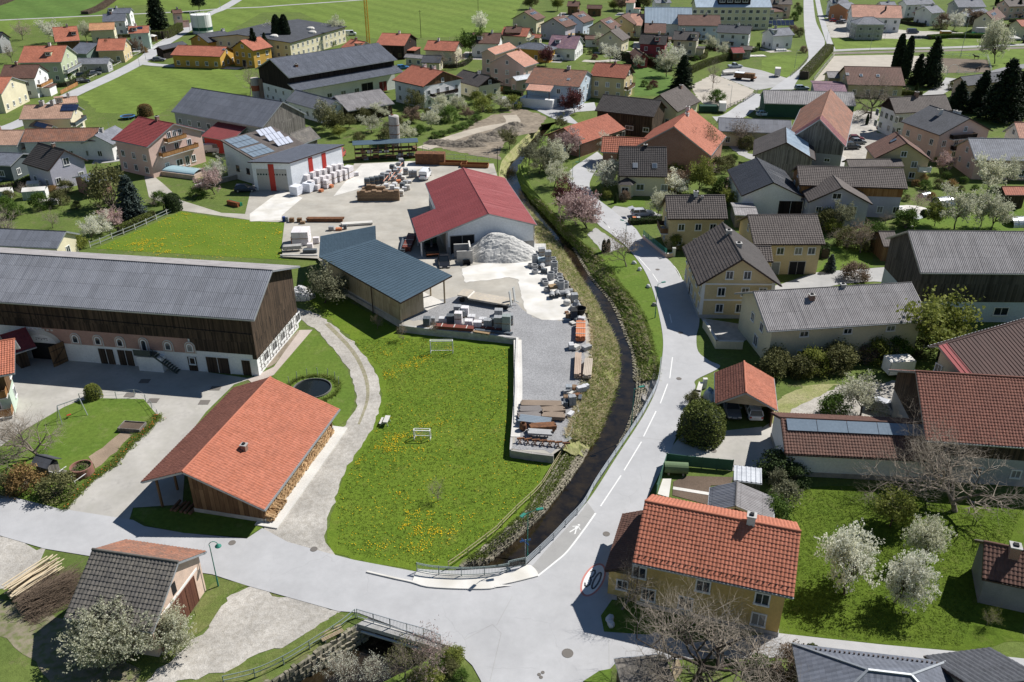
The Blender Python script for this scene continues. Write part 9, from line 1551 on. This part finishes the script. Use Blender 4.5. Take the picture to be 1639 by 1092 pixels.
# logs and brush pile
for i in range(5):q=np.array((-35.4,71.21))+(np.array((-33.23,70.65))-np.array((-35.4,71.21)))*i/4;t=thing('log','short brown log lying in the row before the orange shed gable','log',(*q,.2),1.25+rnd.uniform(-.1,.1),'logs by the shed');MB().tube((-.85,0,0),(.85,0,0),.17,.15,10).build('trunk',pm('log_bark',(.17,.10,.06),.2),t)
t=thing('brush_pile','big pile of cut branches beside the peach shed','brush pile',(-42.27,58.31),.75);S=[];rs2=np.random.RandomState(6)
for i in range(1500):
 y=rs2.normal(0,1.1);z=max(.05,1.5*math.exp(-(y/1.2)**2)*rs2.uniform(.1,1.1));x=rs2.uniform(-3,1.2);p0=np.array([x,y,z]);d=np.array([rs2.uniform(1,2.8),rs2.normal(0,.5),rs2.normal(.1,.25)]);p1=p0+d*.55+rs2.normal(0,.1,3);S+=[(p0,p1,.022,.016,3),(p1,p1+d*.45+rs2.normal(0,.15,3),.016,.006,3)]
put('branches',segs_mesh('branches',S,pm('brush_brown',(.17,.125,.09),.3,4)),t)['kind']='stuff';S=[]
t2=thing('pole_pile','pale cut poles lying across the brush pile','poles',(-44.57,60.15),.95)
for i in range(46):y=rs2.uniform(-1.0,.9);p0=np.array([-2.4+rs2.uniform(-.4,.4),y,.3+rs2.uniform(0,1.0)]);S.append((p0,p0+np.array([4.2+rs2.uniform(-.6,.6),rs2.normal(0,.2),rs2.normal(.2,.15)]),.085,.06,2))
put('poles',segs_mesh('poles',S,pm('peeled_pole',(.60,.50,.35),.2,4)),t2)['kind']='stuff'
# dark fenced pond beside the orange shed
t=thing('slurry_pit','round dark pit with rim and leaning posts behind the orange shed','pit',(-25.9,94.9));MB().ring((0,0),2.4,2.5,-.1,.25,36).build('rim',pm('rim_dark',(.16,.16,.15),.1),t);MB().lathe([(2.42,.06),(0,.06)],30).build('dark_water',pm('pit_water',(.012,.016,.018),.1,1,.1),t)
for i in range(7):a=.3+i*.42;MB().bar((3.4*math.cos(a),3.4*math.sin(a),0),(3.4*math.cos(a)+rnd.uniform(-.1,.1),3.4*math.sin(a),1.3),.035).build('post',METAL,t)
a=np.random.RandomState(3).uniform(0,6.28,500);tufts('pit_grass',np.column_stack([t.location.x+3.4*np.cos(a),t.location.y+3.4*np.sin(a)]),np.full(500,.02),.3,5,GB2,'long grass around the dark pit',4,.5)
# ---------- walls and fences
def fence(label,line,h,post,mat,pmat=None,name='fence',slats=0,z=0.):
 L=np.array(line);t=thing(name,label,'fence',(*L[0],z))
 for a,b in zip(L-L[0],(L-L[0])[1:]):
  l=np.linalg.norm(b-a);n=max(1,round(l/post));an=math.atan2(*(b-a)[::-1])
  for i in range(n+1):p=a+(b-a)*i/n;MB().box(-.05,.05,-.05,.05,0,h+.05).build('post',pmat or mat,t,(*p,0),an)
  if slats:
   for k in range(slats):zz=h*(k+.6)/slats;MB().box(0,l,-.02,.02,zz-.06,zz+.06).build('rail',mat,t,(*a,0),an)
  else:MB().box(0,l,-.02,.02,.08,h).build('panel',mat,t,(*a,0),an)
 return t
fence('green board fence around the vegetable plot',[(15.45,73.1),(17.4,78.7),(19.6,78.2),(24.58,77.43)],1.5,2.0,pm('fence_green',(.05,.13,.09),.1));
t=thing('water_tank','green cylindrical water tank in the corner of the vegetable plot','tank',(*(18.21,77.04),.75),-.1);MB().tube((-1.3,0,0),(1.3,0,0),.65,n=18).build('vessel',pm('tank_olive',(.13,.19,.10),.1),t);
for x in (-.8,.8):MB().box(x-.1,x+.1,-.5,.5,-.75,-.35).build('cradle',CONC,t)
dash((17.47,74.31),(21.24,73.28),.5,.08,CONC_L,'plot_path')
def lwall(label,line,h,th,mat,z=0.):
 t=thing('garden_wall',label,'wall',(*line[0],z));L=np.array(line)-np.array(line[0])
 for a,b in zip(L,L[1:]):l=np.linalg.norm(b-a);an=math.atan2(*(b-a)[::-1]);MB().box(-th/2,l+th/2-.01,-th/2,th/2,-.1,h).build('wall_run',mat,t,(*a,0),an);MB().box(-th/2-.03,l+th/2+.03,-th/2-.04,th/2+.04,h,h+.06).build('coping',CONC_L,t,(*a,0),an)
 return t
lwall('low cream wall with rounded end enclosing the shaded planting bed',[(28.3,112.3),(28.6,109.8),(28.8,106),(32.3,105.8)],1.2,.3,CREAM);w=lwall('low garden wall with green mesh fence at the road bend',[(24.2,148),(25.4,144.1),(27,139.1),(28.1,139.5)],.7,.25,PINK);fence('green mesh fence on the garden wall at the road bend',[(24.2,148),(25.4,144.1),(27,139.1)],.9,2.2,GREENP,slats=4,z=.75)
t=thing('wall_pillar','pale square pillar at the end of the road-bend garden wall','pillar',(28.4,139.7));MB().box(-.25,.25,-.25,.25,0,1.5).build('shaft',CONC_L,t);MB().box(-.3,.3,-.3,.3,1.5,1.6).build('cap',CONC,t)
lwall('stone wall beside the clipped evergreen dome',[(23.1,90.3),(23.7,92.9),(24.4,94.9)],.9,.5,STONE);t=thing('letter_pillar','small white pillar beside the carport wall','pillar',(25,95.2));MB().box(-.25,.25,-.2,.2,0,1.4).build('shaft',WHITE,t);MB().box(-.28,.28,-.23,.23,1.4,1.46).build('cap',CONC_L,t)
t=thing('tarpaulin_heap','pale blue tarpaulin thrown over goods beside the carport','tarpaulin',(25.2,92.1));rs2=np.random.RandomState(8);m=MB();R_=[[(math.cos(a)*r*rs2.uniform(.8,1.1),2.0*math.sin(a)*r*rs2.uniform(.8,1.1),z*rs2.uniform(.9,1.1)) for a in [k*.628 for k in range(10)]] for r,z in ((.95,0),(.85,.9),(.5,1.5),(.05,1.6))]
for a,b in zip(R_,R_[1:]):
 for k in range(10):m.face([a[k],a[(k+1) % 10],b[(k+1) % 10],b[k]])
m.build('sheet',pm('tarp_blue_grey',(.30,.37,.42),.1,2,.5),t)
fence('white rail fence along the dark side of the riding arena',[(161,338.2),(178.5,333.8),(166.3,306)],1.2,3,FRAME_W,slats=2);fence('white rail fence along the near side of the riding arena',[(149.3,306.9),(149.6,302.6)],1.2,2.5,FRAME_W,slats=2);fence('white rail fence near the arena lane',[(152.7,302.6),(157.7,299.9)],1.2,2.5,FRAME_W,slats=2);fence('long pale rail fence on the road side of the riding arena',[(122.3,337.1),(112.5,317.2),(99.9,290.5)],1.2,3,CONC_L,slats=2)
fence('wooden rail fence along the lane beside the gravel place',[(62.5,250.8),(69.1,259),(76.7,272.2)],1.2,2.2,WOOD_GR,slats=3);fence('orange wooden garden fence along the village road',[(-139.6,269.5),(-140,275.7),(-140.3,282.9)],1.2,1.8,WOOD_OR);fence('grey rail fence in the paddock by the northern road',[(94.1,297.2),(101.5,311.2),(110,329.8)],1.2,3,WOOD_GR,slats=2);fence('wooden terrace screen of the small cream house',[(-9.2,267.7),(-5.8,271.1),(-2.8,273.4)],1.6,1.6,WOOD_OR)
for nm,ln_ in (('low wall with posts along the village road by the orange bungalow',[(-141.6,312.7),(-142.7,331.5),(-142.5,345.1),(-144.7,375.8)]),('garden posts along the village road by the sage green house',[(-141,293.2),(-141.3,304),(-141.6,312.7)])):fence(nm,ln_,.8,3,CONC_L,slats=1)
# fence of the kitchen garden:concrete posts,mesh
fence('wire fence with concrete posts between kitchen garden and dandelion meadow',[(-75.9,143.8),(-74.8,145.5),(-73.7,148),(-72.5,150.3),(-71.3,152.7),(-70.2,155.5),(-69.2,158),(-68.2,160.9),(-67.4,162.6)],1.2,2.6,METAL,CONC_L,slats=2)
t=thing('arena_arch','thin white hoop arch at the entrance of the riding arena','arch',(150,299.9));m=MB();pts=[(-1.9*math.cos(a),0,1.6+1.9*math.sin(a)) for a in [math.pi*i/14 for i in range(15)]]
for a,b in zip([(-1.9,0,0)]+pts,pts+[(1.9,0,0)]):m.tube(a,b,.05,n=6)
m.build('hoop',FRAME_W,t)
# ---------- garden structures
def tunnel(label,p,rz,l,r,mat,hoops=5,name='polytunnel'):
 t=thing(name,label,'polytunnel',p,rz);m=MB();n=10
 for k in range(n):a,b=math.pi*k/n,math.pi*(k+1)/n;m.face([(-l/2,r*math.cos(a),r*math.sin(a)),(-l/2,r*math.cos(b),r*math.sin(b)),(l/2,r*math.cos(b),r*math.sin(b)),(l/2,r*math.cos(a),r*math.sin(a))])
 m.build('cover',mat,t)
 for i in range(hoops):
  x=-l/2+l*i/(hoops-1);m=MB();pts=[(x,(r+.03)*math.cos(math.pi*k/n),(r+.03)*math.sin(math.pi*k/n)) for k in range(n+1)]
  for a,b in zip(pts,pts[1:]):m.tube(a,b,.035,n=5)
  m.build('hoop',METAL,t)
FOIL=pm('tunnel_foil',(.45,.47,.50),.1,2,.3,metal=.3)
tunnel('open silvery polytunnel in the middle of the back garden',(87.9,167.1),.3,3.4,1.6,FOIL);tunnel('long flat silvery tunnel behind the open polytunnel',(86.5,172.4),.4,2.4,.8,FOIL);tunnel('silvery polytunnel cut by the picture edge',(97.5,155.5),.1,4.5,1.6,FOIL);tunnel('small silver tunnel near the terrace garden',(90.1,185.3),.2,2.8,.7,FOIL);tunnel('small white tunnel in the garden by the northern road',(104.5,346.9),.1,4,.9,CONCW)
def glasshouse(label,p,rz,l,w,h):
 t=thing('greenhouse',label,'greenhouse',p,rz);gl=pm('greenhouse_glass',(.32,.38,.38),.1,2,.15,spec=.7);MB().box(-l/2,l/2,-w/2,w/2,0,h).build('glazing',gl,t)
 for s in (-1,1):MB().obox((0,s*w/4,h+w*.1),(l/2+.05,0,0),(0,w/4+.03,-s*w*.1),(0,0,.02)).build('roof_pane',CONCW,t)
 n=int(l/.8)
 for i in range(n+1):x=-l/2+l*i/n;MB().box(x-.03,x+.03,-w/2-.03,w/2+.03,0,h).build('glazing_bar',FRAME_W,t)
glasshouse('white framed greenhouse in the kitchen garden beside the forsythia',(-99.1,171.4),.25,4.4,2.6,1.8);glasshouse('low cold frame greenhouse in front of the white framed one',(-94.6,167.4),.3,3.6,2.0,.9);glasshouse('greenhouse at the left picture edge',(-106,171.7),.25,3.2,2.4,1.6);glasshouse('little shed-like greenhouse behind the forsythia',(-101.9,176.6),.2,2.4,2.0,1.6)
# pool enclosure
t=thing('pool_enclosure','translucent pool enclosure on its terrace beside the pink guesthouse','pool cover',(-73.6,187.1),-.35);m=MB();MB().box(-4.6,4.6,-2.2,2.2,0,1.0).build('base_wall',PEACH,t);n=8
for k in range(n):
 a,b=math.pi*k/n,math.pi*(k+1)/n;m.face([(-4.4,2*math.cos(a),1+.7*math.sin(a)),(-4.4,2*math.cos(b),1+.7*math.sin(b)),(4.4,2*math.cos(b),1+.7*math.sin(b)),(4.4,2*math.cos(a),1+.7*math.sin(a))])
m.build('cover',pm('pool_glass',(.36,.52,.58),.08,2,.15,spec=.7),t)
for i in range(6):x=-4.4+i*1.76;MB().box(x-.04,x+.04,-2.03,2.03,1.0,1.06).build('rib',METAL,t)
lwall('grey stacked stone wall of the pool garden',[(-67.4,176.9),(-65,180.2),(-60.4,184.7)],1.0,.5,STONE)
# bundled nets
t=thing('pipe_bundle','bundle of green and rust-brown tubes stacked by the depot drive','tubes',(-56.4,166.6),-.55)
for i in range(22):o=MB().tube((-1.6+rnd.uniform(-.1,.1),(i % 6)*.24-.6,.14+(i//6)*.24),(1.5+rnd.uniform(-.1,.1),(i % 6)*.24-.6,.14+(i//6)*.24),.11,n=7).build('tube',pm('tube_rust',(.33,.12,.05),.1) if i % 6<3 else pm('tube_green',(.02,.24,.13),.1),t)
# parasol,gazebo,trampoline,tables
def gazebo(label,p,w,h,mat,rz=0.,name='garden_gazebo'):
 t=thing(name,label,'gazebo',p,rz);m=MB();c=[(-w,-w,h),(w,-w,h),(w,w,h),(-w,w,h)]
 for i in range(4):m.face([c[i],c[(i+1) % 4],(0,0,h+w*.45)])
 m.build('canopy',mat,t)
 for x,y,_ in c:MB().tube((x*.95,y*.95,0),(x*.95,y*.95,h),.05,n=6).build('post',METAL,t)
gazebo('dark gazebo beside the grey-lilac house',(-98.2,182.6),1.6,2.3,pm('gazebo_dark',(.06,.05,.05),.1),.3);gazebo('pale tent gazebo beside the mint green house',(-148.2,369.7),1.6,2.2,CONCW);gazebo('white tent roof at the corner by the tall pear tree',(203.6,364),2,2.4,CONCW)
t=thing('parasol','open striped grey parasol on the back lawn','parasol',(76.3,154.4));m=MB();m.lathe([(1.6,2.1),(.8,2.45),(0,2.7)],10);m.build('canopy',pm('parasol_grey',(.42,.45,.44),.1),t);MB().tube((0,0,0),(0,0,2.6),.03).build('pole',METAL,t);MB().box(-.35,.35,-.35,.35,0,.12).build('foot',CONC,t)
t=thing('trampoline','round trampoline with blue edge at the bright meadow border','trampoline',(-106.7,238.9));MB().lathe([(2.0,.8),(2.0,.86),(1.6,.86),(1.6,.8)],20).build('edge_pad',pm('pad_blue',(.05,.18,.4),.1),t);MB().lathe([(1.6,.83),(0,.82)],18).build('mat',BLACK,t)
for i in range(6):a=i*1.047;MB().tube((1.9*math.cos(a),1.9*math.sin(a),0),(1.9*math.cos(a),1.9*math.sin(a),.8),.04,n=6).build('leg',METAL,t)
t=thing('round_terrace','pale round paved terrace with table behind the long farmhouse','terrace',(*(80.4,163.2),0));MB().lathe([(3.4,0),(3.4,.1),(0,.1)],12).build('paving',CONC_L,t)
t=thing('garden_table','white garden table with benches on the round terrace','table',(*(77.3,163.5),.06),.3);MB().box(-.9,.9,-.4,.4,.7,.75).build('tabletop',FRAME_W,t);MB().box(-.9,.9,-.8,-.55,.42,.46).build('bench',FRAME_W,t)
for x in (-.7,.7):MB().box(x-.04,x+.04,-.3,.3,0,.7).build('leg',METAL,t)
for k,(q,c) in enumerate((((23.6,156.8),(.05,.08,.05)),((24.4,156.8),(.12,.14,.16)))):
 t=thing('waste_bin',['dark bin with orange lid beside the low hedge','grey bin beside the orange-lidded bin'][k],'bin',q);MB().box(-.3,.3,-.3,.3,.05,1.0).build('body',pm('bin%d' % k,c,.1),t);MB().obox((0,0,1.04),(.33,0,0),(0,.33,.03),(0,0,.03)).build('lid',TERRA if k==0 else GREY_R,t)
t=thing('site_trailer','green construction trailer with grey box beside the far bushes','trailer',(201.6,385.6));MB().box(-4,4,-1.2,1.2,.6,1.3).build('bed',pm('trailer_green',(.02,.25,.12),.1),t);MB().box(-3,2.5,-1.1,1.1,1.3,3.2).build('box',GREY_R,t)
for x in (-2.5,2.5):MB().tube((x,-1.2,.45),(x,1.2,.45),.45,n=10).build('axle',BLACK,t)
t=thing('site_toilet','yellow site hut on the building site','hut',(183.7,381.3));MB().box(-2,2,-1.2,1.2,.1,2.4).build('body',pm('hut_yellow',(.5,.27,.05),.1),t);MB().box(-2.1,2.1,-1.3,1.3,2.4,2.5).build('roof',CONC_L,t)
for k,q in enumerate([(169.9,377.9),(171.6,377.9),(173.3,377.9),(174.6,377.1),(177.3,378.8),(179.4,379.6)]):t=thing('pipe_coil','dark coil of pipe in the row on the building site','pipe coil',q,0,'site pipe coils');MB().ring((0,0),.5,1.1,0,1.0,12).build('coil',pm('coil_dark',(.08,.09,.11),.1),t)
t=thing('solar_field','ground solar array beside the pink house at the northern road','solar array',(122.2,414.5),.05)
for i in range(7):
 for j in range(3):MB().obox((-6+i*2,-1+j*.75,.6+j*.65),(.95,0,0),(0,.36,.3),(0,-.01,.02)).build('solar_panel',SOLAR,t)
for x in (-6,0,6):MB().bar((x,1,0),(x,1,2),.05).build('leg',METAL,t)
t=thing('solar_collector_frame','pale solar collectors standing on the slope below the white house','solar array',(-21.3,246.8),.1)
for i in range(5):MB().obox((-2+i*1.0,0,.7),(.46,0,0),(0,.8,.55),(0,-.02,.03)).build('collector',SOLAR_W,t)
for x in (-2,2):MB().bar((x,.7,0),(x,.7,1.2),.04).build('leg',METAL,t)
t=thing('white_sheeting','white plastic sheeting spread on the grass by the far paddock','sheeting',(*(91.6,335.8),.05),.1)
for i in range(9):MB().box(-4+i*.9,-3.15+i*.9,-1.6,1.6,.0,.18+.04*(i % 2)).build('panel',CONCW,t)
for k,(q,s) in enumerate((((17.76,51.47),1.0),((13.63,49.63),.7))):t=thing('leaning_sheet',['pale blue-grey sheet leaning near the big bare tree','brown planks leaning under the big bare tree'][k],'sheet',q,.9);MB().obox((0,0,.8*s),(.9*s,0,0),(0,.25,.8*s),(0,-.03,.02)).build('sheet',pm('sheet_pale',(.4,.43,.46),.1) if k==0 else WOOD_LT,t)
heap('heap of pale quarry stones beside the big barn corner',(-33.4,123),2.2,1.6,2.2,GRV,7,20,name='stone_heap',cat='stone heap');st_=bpy.data.objects.get('stone_heap')
rs2=np.random.RandomState(12);V=[];F=[]
for i in range(150):
 a,r=rs2.uniform(0,6.28),1.9*math.sqrt(rs2.uniform());c=np.array([r*math.cos(a),r*.8*math.sin(a),max(.1,1.9*(1-r/2.1))]);s=rs2.uniform(.15,.34);P=np.array([(-1,-1,-1),(1,-1,-1),(1,1,-1),(-1,1,-1),(-1,-1,1),(1,-1,1),(1,1,1),(-1,1,1)])*s*(1+rs2.normal(0,.25,(8,3)))+c;F.append(np.array([(0,3,2,1),(4,5,6,7),(0,1,5,4),(1,2,6,5),(2,3,7,6),(3,0,4,7)])+8*i);V.append(P)
put('stones',fastmesh('stones',np.concatenate(V),np.concatenate(F),SLAB),st_)['kind']='stuff'
# ---------- living beings
def skinned(name,parent,verts,edges,radii,mat,sub=1,root=0):
 me=bpy.data.meshes.new(name);me.from_pydata(verts,edges,[]);me.materials.append(mat);o=put(name,me,parent);sk=o.modifiers.new('skin','SKIN');sk.use_smooth_shade=True
 for i,r in enumerate(radii):v=me.skin_vertices[0].data[i];v.radius=(r,r) if not isinstance(r,tuple) else r;v.use_root=(i==root)
 s=o.modifiers.new('sub','SUBSURF');s.levels=sub;s.render_levels=sub;return o
t=thing('person','person in a salmon pink top walking on the road beside the villa','person',(*(17.5,171.8),.06),2.2);SKIN=pm('skin',(.45,.27,.19),.05)
skinned('body',t,[(0,0,.95),(0,0,1.2),(0,0,1.42),(0,0,1.5),(0.01,0,1.6),(.02,0,1.7),(0,.19,1.4),(.05,.24,1.12),(.16,.22,.9),(.2,.22,.82),(0,-.19,1.4),(-.06,-.24,1.12),(.02,-.24,.88),(.05,-.24,.8),(.02,.09,.9),(.12,.1,.5),(.02,.1,.09),(.16,.1,.04),(-.02,-.09,.9),(-.1,-.1,.5),(-.28,-.1,.12),(-.15,-.1,.05)],[(0,1),(1,2),(2,3),(3,4),(4,5),(2,6),(6,7),(7,8),(8,9),(2,10),(10,11),(11,12),(12,13),(0,14),(14,15),(15,16),(16,17),(0,18),(18,19),(19,20),(20,21)],[.13,.12,.13,.055,.09,.08,.05,.042,.034,.03,.05,.042,.034,.03,.085,.06,.042,.04,.085,.06,.042,.04],SKIN,2)
skinned('pink_top',t,[(0,0,.93),(0,0,1.2),(0,0,1.42),(0,.2,1.4),(.04,.245,1.14),(0,-.2,1.4),(-.05,-.245,1.14)],[(0,1),(1,2),(2,3),(3,4),(2,5),(5,6)],[.155,.145,.15,.065,.055,.065,.055],pm('salmon_cloth',(.62,.27,.24),.05),1);skinned('trousers',t,[(0,0,.98),(.02,.09,.88),(.12,.1,.5),(.02,.1,.12),(-.02,-.09,.88),(-.1,-.1,.5),(-.27,-.1,.15)],[(0,1),(1,2),(2,3),(0,4),(4,5),(5,6)],[.15,.1,.075,.06,.1,.075,.06],pm('grey_cloth',(.2,.2,.23),.05),1);skinned('hair',t,[(-.02,0,1.72),(-.05,0,1.62)],[(0,1)],[.1,.08],pm('hair_brown',(.08,.05,.03),.05),1)
def horse(label,p,rz,mat):
 t=thing('horse',label,'horse',p,rz)
 V=[(-.75,0,1.25),(-.2,0,1.2),(.45,0,1.22),(.8,0,1.45),(1.1,0,1.75),(1.25,0,1.8),(1.55,0,1.55),(-.95,0,1.15),(-1.1,0,.7)];E=[(0,1),(1,2),(2,3),(3,4),(4,5),(5,6),(0,7),(7,8)];Rr=[.3,.3,.3,.2,.14,.13,.08,.06,.05]
 for x,k in ((-.72,0),(.5,2)):
  for s in (-.17,.17):
   b=len(V);fx=-.12 if x<0 else .0;V+=[(x+.05,s,.95),(x+fx*.2+(.1 if x<0 else 0),s,.65),(x+fx,s,.45),(x,s,.06)];E+=[(k,b),(b,b+1),(b+1,b+2),(b+2,b+3)];Rr+=[.15,.09,.055,.06]
 skinned('body',t,V,E,Rr,mat,1,1);skinned('mane',t,[(.75,0,1.62),(1.12,0,1.92)],[(0,1)],[.06,.05],BLACK,1);skinned('tail',t,[(-1.0,0,1.2),(-1.15,0,.6)],[(0,1)],[.07,.05],BLACK,1)
horse('dark horse standing in the dark sand of the arena',(162,306.8),.3,pm('horse_dark',(.03,.02,.016),.1));horse('dark horse at the far rail of the arena',(171.9,329),2.8,pm('horse_dark',(.03,.02,.016),.1))
# things that share a description are told apart by their order across the view
ORD='first second third fourth fifth sixth seventh eighth ninth tenth eleventh twelfth thirteenth fourteenth fifteenth sixteenth seventeenth eighteenth nineteenth twentieth'.split()
by={}
for o in scene.objects:
 if o.parent is None and o.get('label') and o.get('category'):by.setdefault(o['label'],[]).append(o)
for lab,L in by.items():
 if len(L)>1:
  for i,o in enumerate(sorted(L,key=lambda o:o.location.x/max(1,o.location.y))):o['label']=lab+', '+(ORD[i] if i<20 else 'twenty-'+ORD[i-20])+' from the left'
